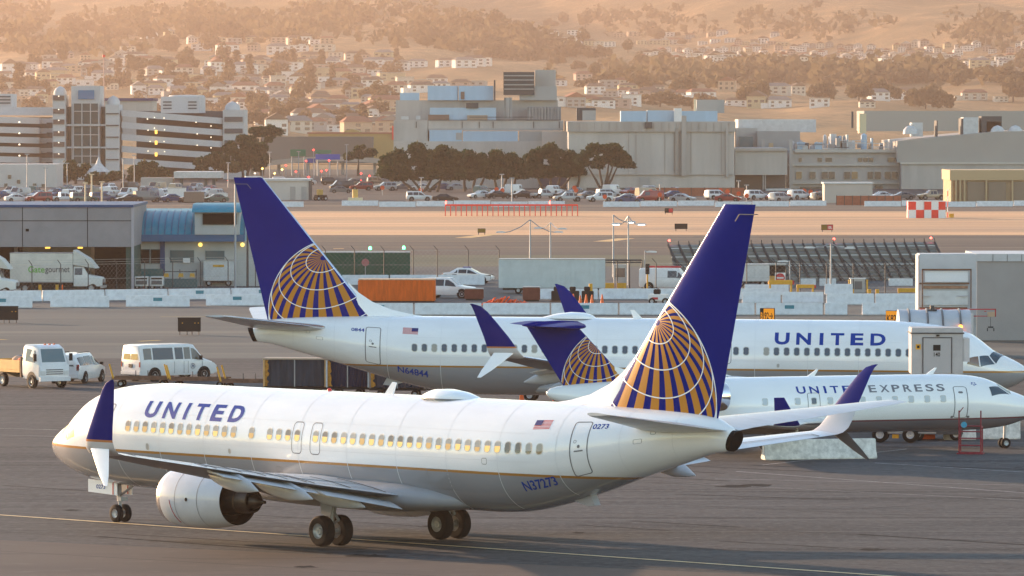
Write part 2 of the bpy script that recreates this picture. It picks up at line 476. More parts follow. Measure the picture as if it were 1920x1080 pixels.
ROWS737 = lambda e: [(0.0, 2.80, 2.74, .03, 2.77), (.08, 2.98, 2.60, .2, 2.78), (.3, 3.16, 2.42, .40, 2.80), (.7, 3.40, 2.18, .66, 2.82), (1.2, 3.64, 1.97, .92, 2.88), (1.8, 3.92, 1.79, 1.17, 2.95), (2.4, 4.38, 1.66, 1.38, 3.05), (3.0, 4.78, 1.56, 1.53, 3.16), (4.0, 5.10, 1.46, 1.70, 3.3), (5.5, 5.31, 1.40, 1.82, 3.42), (7.5, 5.41, 1.39, 1.88, 3.45),
     (25.5 + e, 5.41, 1.39, 1.88, 3.45), (27 + e, 5.41, 1.47, 1.87, 3.48), (29 + e, 5.41, 1.83, 1.77, 3.6), (31 + e, 5.40, 2.36, 1.56, 3.85), (33 + e, 5.37, 2.96, 1.25, 4.1), (35 + e, 5.29, 3.50, .85, 4.35), (36.6 + e, 5.12, 3.92, .48, 4.45), (37.1 + e, 4.92, 3.99, .33, 4.42), (37.35 + e, 4.80, 4.14, .24, 4.46), (37.44 + e, 4.68, 4.3, .15, 4.5)]

def jetliner(loc, hd, label, ext, wsh, rsh, reg, fleet, windows, lit, mg):  # lit: cabin panes carry a painted sunset reflection
    """a twin jet with its parts; ext = stretch of the tail, wsh = shift of the wing, rsh = shift of rear markings"""
    t = thing('jet_airliner', label, 'airliner', loc, hd, 'airliners with blue tails and globe emblems')
    fus = Fus(ROWS737(ext), mg)
    X = lambda st: mg - st
    fus.skin(MB(), 64, 4).build('fuselage', M_body, t, smooth=True, ang=60)
    # belly fairing between the wings
    mb = MB(); rs = []
    for st, w, zb, zt in ((11.6, .3, 1.7, 1.9), (12.6, 1.3, 1.36, 2.1), (14, 1.75, 1.26, 2.35), (16, 1.98, 1.2, 2.5), (18.5, 2.06, 1.16, 2.5), (20.5, 2.06, 1.17, 2.5), (22.0, 1.98, 1.24, 2.45), (23.3, 1.75, 1.34, 2.3), (24.4, 1.3, 1.45, 2.1), (25.2, .3, 1.6, 1.9)):
        c, h = (zb + zt) / 2, (zt - zb) / 2
        rs.append([(X(st + wsh), w * math.copysign(abs(cos(2 * pi * k / 32)) ** .75, cos(2 * pi * k / 32)), c + h * math.copysign(abs(sin(2 * pi * k / 32)) ** .75, sin(2 * pi * k / 32))) for k in range(32)])
    mb.rings(rs).build('belly_fairing', M_bgrey, t, smooth=True, ang=70)
    # wings
    droop = {1: .140, -1: .140 if ext else .112}
    wsh0 = wsh
    pl = [(1.2, 14.0, 7.9, .135), (1.9, 14.4, 7.5, .13), (5.8, 17.1, 4.75, .115), (11.0, 20.0, 3.3, .11), (17.0, 23.35, 1.62, .105)]
    def plan(y):
        for a, b in zip(pl, pl[1:]):
            if a[0] <= y <= b[0]:
                k = (y - a[0]) / (b[0] - a[0]); return [a[i] + (b[i] - a[i]) * k for i in range(1, 4)]
        return list(pl[-1][1:])
    ys = [1.2, 1.9, 3, 4.4, 5.8, 7.6, 9.4, 11, 13, 15, 17.0]
    nn = len(NACA) * 2 - 1
    for s in (1, -1):
        dz_ = droop[s]; zw = lambda y, k=dz_: 1.85 + (y - 1.6) * k
        wsh = wsh0 + (0 if ext else (.3 if s > 0 else .6))
        secs = []
        for y in ys:
            le, c, tc = plan(y)
            cut = .84 if y < 12.5 else 1.0
            secs.append((Vector((X(le + wsh), s * y, zw(y))), c, Vector((0, -s * .14, 1)), tc, (-1, 0, 0), .012))
        mb = MB()
        mb.rings([[Vector(p) for p in foil(*q)] for q in secs], mfun=lambda i, k: 1 if 7 <= k <= 15 and k not in () and abs(k - 12) <= 2 else (0 if k < 12 else 2))
        w = mb.build('wing', [M_wingtop, M_metal, M_undershade], t, smooth=True, ang=50)
        # flap panels hanging a little below the trailing edge
        for y0, y1, dfl in ((2.15, 5.6, .17), (5.95, 11.6, .16)):
            for lay, (uo, ch, dz) in enumerate(((.80, .17, .06), (.95, .11, .15))):
                fs = []
                for y in (y0, (y0 + y1) / 2, y1):
                    le, c, tc = plan(y)
                    fs.append((Vector((X(le + c * uo + wsh), s * y, zw(y) - dz * (c / 4.7) - .02)), c * ch + .1, Vector((0, -s * .14, 1)), .12, Vector((-1, 0, -dfl - lay * .1)).normalized()))
                foil_part('flap', fs, M_wingtop, t)
        le0, c0, _ = plan(12.0); le1, c1, _ = plan(16.2)
        mb = MB()
        for (ya, yb) in ((2.4, 5.6), (6.2, 8.6), (8.7, 11.5)):
            P = []
            for y, u in ((ya, .62), (yb, .62), (yb, .75), (ya, .75)):
                le, c, tc = plan(y); P.append(Vector((X(le + c * u + wsh), s * y, zw(y) + c * (half_t(u, tc) + .012 * 4 * u * (1 - u)) + .02)))
            mb.add(P + [p - Vector((0, 0, .05)) for p in P], [(0, 1, 2, 3), (4, 5, 1, 0), (5, 6, 2, 1), (6, 7, 3, 2), (7, 4, 0, 3)])
        mb.build('spoiler', M_wing, w)
        mb = MB()
        def gap(ya, ua, yb, ub, wd=.035):
            n = 8; L_, R_ = [], []
            for i in range(n + 1):
                y = ya + (yb - ya) * i / n; u = ua + (ub - ua) * i / n; le, c, tc = plan(y)
                z = zw(y) + c * (half_t(u, tc) + .012 * 4 * u * (1 - u)) + .026
                a, b = (0, wd) if ya == yb else (wd, 0)
                L_.append((X(le + c * u + wsh) + b * 0 + a, s * (y - b), z)); R_.append((X(le + c * u + wsh) - a, s * (y + b), z))
            mb.add(L_ + R_, [(i, i + 1, n + 2 + i, n + 1 + i) for i in range(n)])
        for u in (.60, .765, .90): gap(2.2, u, 11.6, u)
        for y in (2.3, 4.0, 5.7, 6.15, 7.3, 8.65, 10.1, 11.6): gap(y, .60, y, .97)
        gap(12.2, .74, 16.3, .72); gap(12.2, .74, 12.2, .98); gap(16.3, .72, 16.3, .98)
        mb.build('panel_gap', M_dark, w, recalc=False)
        for y, l in ((3.9, 3.4), (7.2, 3.2), (10.4, 2.7)):
            le, c, tc = plan(y); st0 = le + c * .52 + wsh; z0 = zw(y) - .12
            rs = []
            for u, r, dz in ((0, .02, 0), (.12, .14, -.06), (.35, .24, -.15), (.6, .26, -.24), (.82, .17, -.34), (1, .02, -.46)):
                rs.append([(X(st0 + l * u), s * y + r * .8 * cos(2 * pi * k / 14), z0 + dz + r * 1.25 * sin(2 * pi * k / 14)) for k in range(14)])
            MB().rings(rs).build('flap_fairing', M_wing, t, smooth=True, ang=60)
        # winglet and the strake below it
        q = []
        z17 = zw(17.0)
        for dy, dz, dx, c, tx, tz in ((0, 0, 0, 1.62, 0, 1), (.28, .07, .06, 1.6, -.35, .94), (.5, .24, .18, 1.54, -.72, .7), (.64, .52, .36, 1.42, -.92, .38), (.74, 1.0, .70, 1.22, -.97, .22), (.9, 1.7, 1.26, .92, -.97, .22), (1.03, 2.22, 1.70, .66, -.97, .22), (1.12, 2.5, 2.02, .46, -.9, .3), (1.22, 2.62, 2.42, .14, -.8, .6)):
            q.append((Vector((X(23.35 + dx + wsh), s * (17.0 + dy), z17 + dz)), c, Vector((0, s * tx, tz)), .085))
        foil_part('winglet', q, M_winglet, t)
        q = []
        for dy, dz, dx, c in ((.52, .22, .45, 1.0), (.74, -.2, .95, .76), (.98, -.62, 1.48, .52), (1.18, -.97, 2.0, .18)):
            q.append((Vector((X(23.35 + dx + wsh), s * (17.0 + dy), z17 + dz)), c, Vector((0, s * .95, .3)), .08))
        foil_part('winglet_strake', q, [M_white, M_undershade], t, mfun=lambda i, k: 0 if k < 12 else 1)  # inner faces coloured dark to stand for their shade
        # tailplane
        q = []
        for y, le, c, z in ((.3, 33.1, 4.3, 4.72), (1.0, 33.5, 3.9, 4.8), (3.6, 35.3, 2.7, 5.10), (6.6, 37.2, 1.5, 5.46), (7.15, 37.7, 1.05, 5.53)):
            q.append((Vector((X(le + ext), s * y, z)), c, Vector((0, -s * .12, 1)), .10))
        foil_part('tailplane', q, [M_wing, M_metal], t, mfun=lambda i, k: 1 if abs(k - 11.5) < 1.6 else 0)
        # engine
        wsh = wsh0
        ex, ey, ez = X(13.2 + wsh), s * 4.83, 1.60
        mb = MB()
        mb.lathe([(-.9, .74, 2), (-.35, .80, 2), (-.1, .84, 1), (-.02, .89, 1), (0, .93, 1), (-.04, .975, 1), (-.16, 1.02, 1), (-.34, 1.055, 0), (-.8, 1.095, 0), (-1.5, 1.10, 0), (-2.3, 1.07, 0), (-3.0, .99, 0), (-3.55, .90, 2), (-3.52, .86, 2), (-2.9, .86, 2), (-2.85, .3, 2)], (ex, ey, ez), 'x', 48)
        e = mb.build('engine_nacelle', [mat('nacelle_grey', (.56, .56, .58), .22, noise=(1.2, .05), coat=.4), M_chrome, M_dark], t, smooth=True, ang=45)
        mb = MB(); mb.lathe([(-.55, .001, 1), (-.75, .12, 1), (-1.0, .26, 0), (-1.02, .78, 0)], (ex, ey, ez), 'x', 32)
        mb.build('fan', [mat('fan_blades', (.08, .08, .085), .35, .7, noise=(12, .5)), M_dark], e, smooth=True)
        mb = MB(); mb.lathe([(-2.7, .50), (-3.4, .55), (-3.8, .50), (-3.82, .46), (-4.4, .42), (-4.42, .38), (-4.2, .36)], (ex, ey, ez), 'x', 36)
        mb.build('core_nozzle', M_hot, e, smooth=True)
        mb = MB(); mb.lathe([(-4.1, .30), (-4.4, .29), (-4.7, .2), (-4.86, .1), (-4.88, .06), (-5.06, .055), (-5.08, .001)], (ex, ey, ez), 'x', 24)
        mb.build('exhaust_plug', M_hot, e, smooth=True)
        mb = MB(); mb.rings([[(ex - a, ey + b * h, ez + z) for a, h, z in ((.7, 0, 1.0), (1.6, 1, 1.02), (3.4, 1, .75), (4.4, .6, .42), (5.6, 0, .55), (5.4, .5, .72), (2.9, 1, 1.0), (1.6, .8, 1.24))] for b in (-.13, .13)])
        mb.build('engine_pylon', M_white, t)
        mb = MB()
        for a, r in ((-.75, 1.1),):
            for i in range(8):
                t0, t1 = 1.9 + i * .09, 1.9 + (i + 1) * .09
        mb.path([(ex - .95 - i * .02, ey + s * 1.105 * cos(-.05 - i * .11), ez + 1.105 * sin(-.05 - i * .11)) for i in range(9)], .012, 5)
        mb.build('hazard_line', M_red, e)
        for a_, r_ in ((-1.25, 1.106), (-2.45, 1.062)):
            mb = MB(); mb.lathe([(a_ - .012, r_), (a_ + .012, r_)], (ex, ey, ez), 'x', 48); mb.build('cowl_seam', M_seam, e)
        MB().lathe([(0, .001), (0, .07), (.01, .07), (.01, .001)], (ex - 1.9, ey + s * 1.088, ez), 'y', 14).build('drain_port', M_dark, e)
    # fin, its leading edge, the white dorsal fillet and the emblem
    b0, b1 = (30.95 + ext, 5.2, 5.72), (36.95 + ext, 12.48, 1.52)
    secs = []
    for z in (4.6, 5.2, 7, 9, 11, 12.3, 12.48):
        k = (z - b0[1]) / (b1[1] - b0[1])
        c = b0[2] + (b1[2] - b0[2]) * k
        secs.append((Vector((X(b0[0] + (b1[0] - b0[0]) * k), 0, z)), c, Vector((0, 1, 0)), .095 if z < 12.4 else .03))
    f = foil_part('tail_fin', secs, [M_blue, M_metal], t, mfun=lambda i, k: 1 if 10 <= k <= 13 else 0)
    mb = MB()
    for s in (1, -1):
        c = 1.55; st1 = b1[0] + c
        for p, q in (((st1, 12.14), (st1 - .75, 12.14)), ((st1 - .75, 12.14), (st1 - .95, 11.9))):
            yy = .075 * s
            mb.cyl((X(p[0]), yy, p[1]), (X(q[0]), yy, q[1]), .02, .02, 4)
    mb.build('rudder_seam', M_seam, f)
    def fin_y(st, z):
        k = (z - b0[1]) / (b1[1] - b0[1]); le = b0[0] + (b1[0] - b0[0]) * k; c = b0[2] + (b1[2] - b0[2]) * k
        u = min(1, max(0, (st - le) / c)); return c * half_t(u, .095)
    dl = Vector((b1[0] - b0[0], b1[1] - b0[1])).normalized()
    le_n = (-dl.y, dl.x)
    co = (b0[0] + .10, b0[1])
    c0 = (32.80 + ext, 5.58)
    fin_emblem(f, mg, c0, 3.80, 50.6, 18, fin_y, [(co, le_n), ((0, 4.95), (0, -1)), ((b0[0] + b0[2] - .03, 5.2), (Vector((b1[1] - b0[1], -(b1[0] + b1[2] - b0[0] - b0[2]))).normalized().to_tuple()))], 1.0)
    mb = MB(); rs = []
    for st, z, h in ((28.2, 5.36, .05), (29.2, 5.5, .09), (30.2, 5.72, .13), (31.2, 6.12, .17), (31.9, 6.58, .19), (32.45, 7.10, .05)):
        rs.append([(X(st + ext), h, 5.2), (X(st + ext), h * .8, z - (z - 5.2) * .3), (X(st + ext), 0, z), (X(st + ext), -h * .8, z - (z - 5.2) * .3), (X(st + ext), -h, 5.2)])
    mb.rings(rs).build('dorsal_fillet', M_white, t, smooth=True, ang=60)
    # tail cone opening
    mb = MB(); n_ = 20; P_ = [(X(37.34 + ext) - .30 * (.5 + .5 * cos(2 * pi * k / n_)) - .05, .30 * sin(2 * pi * k / n_), 4.36 + .36 * cos(2 * pi * k / n_)) for k in range(n_)]
    mb.add(P_ + [(x + .5, y * .7, z + .02) for x, y, z in P_], [tuple(range(n_))] + [(k, (k + 1) % n_, n_ + (k + 1) % n_, n_ + k) for k in range(n_)])
    mb.build('exhaust_opening', M_dark, t)
    mb = MB()
    for k in range(-9, 10):
        pass
    # cabin windows
    for s in (1, -1):
        for st in windows:
            a = fus.th(st, 3.84) * RA
            mb = MB(); mb.add(on_skin(fus, rrect(st - .165, st + .165, a - .225, a + .225, .13), s, .004), [tuple(range(20))], 0)
            g = .035
            if lit:  # grey upper and glowing lower tones paint a reflection on each pane
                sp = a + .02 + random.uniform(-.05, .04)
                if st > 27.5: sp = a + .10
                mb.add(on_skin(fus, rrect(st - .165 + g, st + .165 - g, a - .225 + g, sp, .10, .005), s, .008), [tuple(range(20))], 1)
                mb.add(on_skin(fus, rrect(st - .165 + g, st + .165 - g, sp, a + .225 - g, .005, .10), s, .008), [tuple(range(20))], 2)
                lt = random.choice([M_glow, M_glow, M_glow, M_glow2, M_glow2]); ms = [M_wframe, random.choice([M_greypane, M_greypane, mat('pale_upper_pane', (.42, .40, .36), .3), mat('dim_upper_pane', (.20, .19, .17), .3)]), lt if st < 27.5 else M_glass]
            else:
                pale = random.random() < .1
                mb.add(on_skin(fus, rrect(st - .165 + g, st + .165 - g, a - .225 + g, a + .225 - g, .10), s, .008), [tuple(range(20))], 1)
                ms = [M_wframe, M_greypane if pale else M_glass]
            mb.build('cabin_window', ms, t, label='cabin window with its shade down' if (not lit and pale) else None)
        # doors: outline, and on the rear ones a handle and a peephole
        th = lambda st, z: fus.th(st, z) * RA
        for s0, s1, z0, z1, nm in ((4.75, 5.55, 2.72, 4.58, 'entry_door'), (30.85 + rsh, 31.62 + rsh, 3.0, 4.83, 'service_door')):
            mb = MB(); a0, a1 = th((s0 + s1) / 2, z1), th((s0 + s1) / 2, z0)
            ribbon(mb, fus, dense(rrect(s0, s1, a0, a1, .12)), .045, s)
            sm = (s0 + s1) / 2; am = a0 + (a1 - a0) * .52
            mb.add(on_skin(fus, rrect(sm - .06, sm + .06, am - .24, am - .10, .055), s, .006), [tuple(range(20))])
            mb.add(on_skin(fus, rrect(sm - .2, sm + .2, am, am + .06, .02), s, .006), [tuple(range(20))])
            mb.build(nm, M_seam, t)
        for ex_ in (windows_exit(windows)):
            mb = MB(); a = th(ex_, 3.84)
            ribbon(mb, fus, dense(rrect(ex_ - .27, ex_ + .27, a - .50, a + .62, .14)), .03, s)
            mb.build('overwing_exit', M_seam, t)
        mb = MB()
        for st, z, r in ((7.9, 3.1, .12), (12.7, 3.12, .09)):
            a = th(st, z); mb.add(on_skin(fus, rrect(st - r * .8, st + r * .8, a - r, a + r, r * .75), s, .006), [tuple(range(20))])
        mb.build('access_port', M_wframe, t)
        # cockpit glazing
        mb = MB()
        def pane(c4, mi):
            n = 6; g = [[(1 - u) * (1 - v) * c4[0][k] + u * (1 - v) * c4[1][k] + u * v * c4[2][k] + (1 - u) * v * c4[3][k] for k in (0, 1)] for v in [i / n for i in range(n + 1)] for u in [i / n for i in range(n + 1)]]
            P = [fus.p(x, radians(h), s, .008) for x, h in g]
            mb.add(P, [(j * (n + 1) + i, j * (n + 1) + i + 1, (j + 1) * (n + 1) + i + 1, (j + 1) * (n + 1) + i) for j in range(n) for i in range(n)], mi)
        hd_ = lambda st, z: degrees(fus.th(st, z))
        pane(((1.28, 6), (1.74, 5), (2.0, hd_(2.0, 3.70)), (1.66, hd_(1.66, 3.30))), 0)
        pane(((1.72, hd_(1.72, 3.28)), (2.06, hd_(2.06, 3.70)), (2.5, hd_(2.5, 3.68)), (2.42, hd_(2.42, 3.15))), 0)
        pane(((2.48, hd_(2.48, 3.14)), (2.56, hd_(2.56, 3.68)), (3.0, hd_(3.0, 3.6)), (3.12, hd_(3.12, 3.30))), 1)
        mb.build('cockpit_window', [M_cock, M_amber], t)
        # markings
        skin_letters(fus, SP_UNITED, 7.5 if s > 0 else 7.25, 13.2 if s > 0 else 12.9, 47 / 57.3 * RA, 68 / 57.3 * RA, s, M_title, t, 'title_lettering', .036, 10)
        skin_text(fus, reg, 28.35 + rsh, 29.95 + rsh, th(29 + rsh, 2.74), th(29 + rsh, 2.40), s, M_title, t, 'registration_lettering', .02, 5)
        skin_text(fus, fleet, 31.8 + rsh - .1, 32.5 + rsh - .1, th(32 + rsh, 4.79), th(32 + rsh, 4.62), s, M_title, t, 'fleet_number', .02, 3)
        flag(fus, 28.9 + rsh, 29.7 + rsh, th(29.3 + rsh, 4.83), th(29.3 + rsh, 4.50), s, t)
    for s in (1, -1):
        mb = MB()
        for st in (5.9, 8.6, 11.2, 13.9, 16.6, 19.3, 22.0, 24.7, 27.4 + ext, 30.2 + ext, 33.0 + ext, 35.2 + ext):
            ribbon(mb, fus, [(st, .02 + (2.85 - .02) * RA * i / 40) for i in range(41)], .024, s, .003, False)
        for z in (4.35, 3.35):
            ribbon(mb, fus, [(6.5 + (29 + ext - 6.5) * i / 60, fus.th(6.5 + (29 + ext - 6.5) * i / 60, z) * RA) for i in range(61)], .016, s, .003, False)
        mb.build('skin_seam', mat('skin_seam_grey', (.68, .68, .69), .4), t)
        mb = MB()
        for st, z, w_, h_ in ((9.6, 2.3, .5, .35), (15.2, 2.45, .3, .2), (23.6, 2.2, 1.1, .75), (26.6, 3.2, .25, .2), (31.0 + ext, 4.1, .12, .12), (33.6 + ext, 4.15, .35, .25), (34.3 + ext, 4.5, .2, .3), (10.9, 1.75, 1.2, .8)):
            ribbon(mb, fus, dense(rrect(st, st + w_, fus.th(st, z) * RA - h_, fus.th(st, z) * RA, .05)), .02, s, .004)
        mb.build('access_panel', mat('panel_line_grey', (.2, .2, .21), .5), t)
    # roof: satellite radome, blade aerials, beacon
    rs = []
    for u, w, h in ((0, .05, .02), (.08, .42, .2), (.22, .62, .33), (.45, .68, .36), (.7, .55, .27), (.9, .3, .12), (1, .04, .02)):
        st = 21.5 + wsh * 1.2 + 3.0 * u
        rs.append([(X(st), w * cos(pi * k / 14), 5.33 + h * max(0, sin(pi * k / 14)) ** .8 + (0 if 0 < k < 14 else -.1)) for k in range(15)])
    MB().rings(rs).build('satellite_radome', M_white, t, smooth=True, ang=60)
    MB().rings([[(x, y * .75, z) for x, y, z in ((r[0][0], r[0][1] * 1.45, 5.31), (r[0][0], -r[0][1] * 1.45, 5.31), (r[0][0], -r[0][1] * 1.45, 5.36), (r[0][0], r[0][1] * 1.45, 5.36))] for r in rs]).build('radome_seal', M_seam, t)
    for st, z, u in ((19.3 + wsh, 5.4, 1),):
        MB().rings([[(X(st + a), h, z + b) for a, b in ((0, 0), (.45, 0), (.62, .42), (.42, .44))] for h in (-.03, .03)]).build('blade_aerial', M_white, t)
    MB().lathe([(0, .09), (.06, .08), (.1, .04), (.11, .001)], (X(16.2 + wsh), 0, 5.4), 'z', 12).build('beacon', mat('beacon_red', (.6, .02, .02), .3), t)
    mb = MB(); mb.rings([[(X(29.5 + ext + a), h, z) for a, z in ((0, 1.98), (.9, 2.2), (1.1, 1.85), (.7, 1.8))] for h in (-.15, .15)]).build('tail_skid', M_strut, t)
    # landing gear
    for s in (1, -1):
        for dy in (-.43, .43): wheel(t, 0, s * 2.86 + dy, .56, .42)
        mb = MB()
        mb.cyl((0, s * 2.86 - .45, .56), (0, s * 2.86 + .45, .56), .09, .09, 12)
        mb.cyl((0, s * 2.86, .5), (0.02, s * 2.8, 1.25), .10, .10, 12); mb.cyl((.02, s * 2.8, 1.1), (.05, s * 2.7, 2.0), .15, .15, 12)
        mb.cyl((0, s * 2.8, 1.2), (.9, s * 2.5, 1.85), .06, .06, 8); mb.cyl((.02, s * 2.8, .75), (-.35, s * 2.8, .95), .05, .05, 8); mb.cyl((-.35, s * 2.8, .95), (0, s * 2.8, 1.35), .05, .05, 8)
        mb.build('main_gear_strut', M_strut, t, smooth=True)
        mb = MB(); mb.rings([[(a, s * (3.05 + .02 * b), z) for a, z in ((-.42, 1.75), (.36, 1.75), (.3, 1.15), (-.2, 1.05))] for b in (0, 1.5)]).build('gear_door', M_bgrey, t)
    ng = X(4.0)
    for dy in (-.2, .2): wheel(t, ng, dy, .345, .2, 'nose_wheel')
    mb = MB(); mb.cyl((ng, -.22, .345), (ng, .22, .345), .06, .06, 10); mb.cyl((ng, 0, .33), (ng + .05, 0, .9), .07, .07, 10); mb.cyl((ng + .05, 0, .8), (ng + .12, 0, 1.6), .1, .1, 10)
    mb.cyl((ng + .05, 0, 1.0), (ng - .9, 0, 1.5), .05, .05, 8); mb.box(ng - .12, 0, .82, .2, .34, .16); mb.build('nose_gear_strut', M_strut, t, smooth=True)
    for s in (1, -1):
        mb = MB(); mb.rings([[(ng + a, s * .36 + b, z) for a, z in ((-.25, 1.55), (1.5, 1.6), (1.5, 1.12), (-.25, 1.05))] for b in (-.02, .02)])
        o = mb.build('nose_gear_door', M_white, t)
        q = MB(); sign_text(q, fleet, (ng + (1.0 if s > 0 else .45), s * (.36 + .026), 1.26), (-.55 if s > 0 else .55, 0, 0), (0, 0, .16), 0, .02)
        q.b2(ng - .05, ng + .02, s * .36 - .024, s * .36 + .024, 1.07, 1.54, 1)
        q.build('door_number', [M_title, M_red], o)
    mb = MB(); mb.lathe([(0, .07), (.05, .06), (.09, .001)], (X(24.6 + wsh), s * 0, 1.3), 'z', 10)
    return t, fus
def windows_exit(w):
    """the stations of the two overwing exits: the fourth and third windows beyond the gap"""
    return [w[17], w[18]] if len(w) > 30 else []
# ------------------------------------------------------------------ ground
def ground_y(d):                              # photo row on which the land at distance d is seen
    return 212 + 187200 / d if d < 1900 else None
HY = pchip([1900, 2600, 3700, 5200, 7000, 9000, 11000, 13000], [310.5, 268, 205, 135, 60, -25, -110, -190])
def terrain(x, d):
    if d <= 1750: return 0.0
    if d < 1900: return 0.0
    z = CAMH + (212 - HY(d)) * d / F
    k = min(1, (d - 1900) / 900)
    z += k * (6 * sin(x * .011 + 1.3) * sin(d * .0021) + 4.0 * sin(x * .023 + d * .004) + 2.0 * sin(x * .05 - d * .009))
    if d > 4600:
        q = (d - 4600) / 3600
        z += q * 38 * (0.5 * sin(x * .0048 + .6 + d * .0004) + .5 * sin(x * .0095 + d * .0010 + 2))
    return max(z, -.3) if d > 1960 else max(0.0, z) * (d - 1900) / 60
def gmat(name, base, specs, rough=.9, bump=0, spec=None):
    """base colour, then (noise scale, stretch, colour, from, to) layers"""
    m = bpy.data.materials.new(name); m.use_nodes = True
    nt = m.node_tree; b = nt.nodes['Principled BSDF']; L = nt.links.new
    b.inputs['Roughness'].default_value = rough
    b.inputs['Specular IOR Level'].default_value = 0.06 if spec is None else spec
    tc = nt.nodes.new('ShaderNodeTexCoord')
    rgb = nt.nodes.new('ShaderNodeRGB'); rgb.outputs[0].default_value = (*base, 1); cur = rgb.outputs[0]
    for i, (sc, st, col, f0, f1) in enumerate(specs):
        mp = nt.nodes.new('ShaderNodeMapping'); mp.inputs['Scale'].default_value = st; mp.inputs['Location'].default_value = (i * 7.3, i * 3.1, 0)
        nz = nt.nodes.new('ShaderNodeTexNoise'); nz.inputs['Scale'].default_value = sc; nz.inputs['Detail'].default_value = 7; nz.inputs['Roughness'].default_value = .6
        rp = nt.nodes.new('ShaderNodeMapRange'); rp.inputs['From Min'].default_value = f0; rp.inputs['From Max'].default_value = f1
        mx = nt.nodes.new('ShaderNodeMix'); mx.data_type = 'RGBA'
        L(tc.outputs['Object'], mp.inputs[0]); L(mp.outputs[0], nz.inputs['Vector']); L(nz.outputs['Fac'], rp.inputs['Value'])
        L(rp.outputs[0], mx.inputs['Factor']); L(cur, mx.inputs['A']); mx.inputs['B'].default_value = (*col, 1)
        cur = mx.outputs['Result']
    L(cur, b.inputs['Base Color'])
    MATS[name] = m
    return m
G_land = gmat('hillside_ground', (0.4306, 0.2691, 0.1435), [(.009, (1, .45, 1), (0.1794, 0.1375, 0.0778), .40, .60), (.04, (1, .5, 1), (0.2392, 0.1794, 0.1017), .44, .62), (.2, (1, .7, 1), (0.1674, 0.1315, 0.0790), .50, .66), (.02, (1, .3, 1), (0.5023, 0.3229, 0.1674), .58, .72)])
G_apron = gmat('apron_asphalt', (0.0818, 0.0806, 0.0820), [(.045, (.3, 1.6, 1), (0.0558, 0.0566, 0.0610), .42, .60), (.35, (.10, 1.6, 1), (0.1042, 0.1018, 0.1020), .50, .64), (.9, (1, 1.2, 1), (0.0595, 0.0595, 0.0620), .54, .68), (.02, (1, 1, 1), (0.0977, 0.0922, 0.0900), .50, .64), (.22, (.04, 2.4, 1), (0.0335, 0.0346, 0.0380), .56, .68), (.6, (.03, 3, 1), (0.1209, 0.1171, 0.1150), .60, .72), (3.5, (.8, 1.4, 1), (0.1256, 0.1229, 0.1220), .52, .66), (2.6, (.6, 1.2, 1), (0.0353, 0.0365, 0.0400), .54, .68)], .85)
G_conc = gmat('old_concrete', (0.1280, 0.1059, 0.0917), [(.08, (.5, 1.5, 1), (0.1059, 0.0892, 0.0801), .45, .6), (.6, (1, 1, 1), (0.1447, 0.1228, 0.1059), .55, .7), (.3, (.1, 2, 1), (0.0841, 0.0737, 0.0672), .6, .7)], .8)
G_mid = gmat('outer_apron_asphalt', (0.1311, 0.1327, 0.1234), [(.04, (.2, 1.2, 1), (0.1078, 0.1107, 0.1060), .42, .6), (.12, (.08, 1.5, 1), (0.1669, 0.1605, 0.1404), .5, .62), (.3, (.03, 1.5, 1), (0.0812, 0.0812, 0.0812), .6, .66)], .8)
G_road = gmat('service_road_asphalt', (0.1060, 0.1115, 0.1115), [(.05, (.4, 1, 1), (0.0826, 0.0881, 0.0922), .45, .6), (.5, (.2, 1, 1), (0.1239, 0.1239, 0.1184), .5, .7)], .85)
G_taxi = gmat('taxiway_asphalt', (0.1397, 0.1154, 0.0972), [(.03, (.12, 1, 1), (0.1033, 0.0887, 0.0802), .42, .6), (.1, (.05, 1.2, 1), (0.1944, 0.1580, 0.1215), .52, .62), (.2, (.04, 1.5, 1), (0.0790, 0.0729, 0.0680), .6, .68)], .85)
G_dry = gmat('dry_grass', (.62, .38, .22), [(.02, (.12, 1, 1), (.42, .28, .19), .45, .6), (.12, (.08, 1.2, 1), (.72, .46, .28), .52, .66), (.08, (.04, 1.4, 1), (.20, .16, .12), .62, .68)], .95)
G_lot = gmat('car_park_asphalt', (0.0884, 0.0874, 0.0874), [(.05, (.3, 1, 1), (0.0663, 0.0663, 0.0663), .45, .6)], .9)
G_yel = mat('road_paint_yellow', (.50, .34, .09), .7, noise=(1.2, .25))
G_wht = mat('road_paint_white', (.42, .41, .40), .8, noise=(1.2, .35), spec=.05)
# the land: one sheet from under the camera to the top of the hills
xs = [-1600 + 3200 * i / 80 for i in range(81)]
xs = sorted(set(xs + [-700 + 14 * i for i in range(101)]))
ds = [-60, 100, 200, 400, 800, 1300, 1740] + [1750 + 75 * i for i in range(151)]
mb = MB()
for d in ds: mb.v += [(x, d, terrain(x, d) - .02) for x in xs]
n = len(xs)
for j in range(len(ds) - 1):
    for i in range(n - 1): mb.f.append((j * n + i, j * n + i + 1, (j + 1) * n + i + 1, (j + 1) * n + i)); mb.m.append(0)
struct('ground', mb, G_land, smooth=True)
def sheet(name, m, pts, z):
    return struct(name, MB().quad(*[Vector((p[0], p[1], z)) for p in pts]), m)
def strip(name, m, y0, y1, z, x0=-600, x1=600):
    d0, d1 = D(y0), D(y1); return sheet(name, m, [(x0, d0), (x1, d0), (x1, d1), (x0, d1)], z)
sheet('apron', G_apron, [(-300, 120), (300, 120), (300, D(672)), (-300, D(672))], 0.0)
sheet('outer_apron', G_mid, [(-300, D(672)), (300, D(672)), (300, D(571)), (-300, D(571))], 0.0)
strip('service_road', G_road, 571, 500, 0.0)
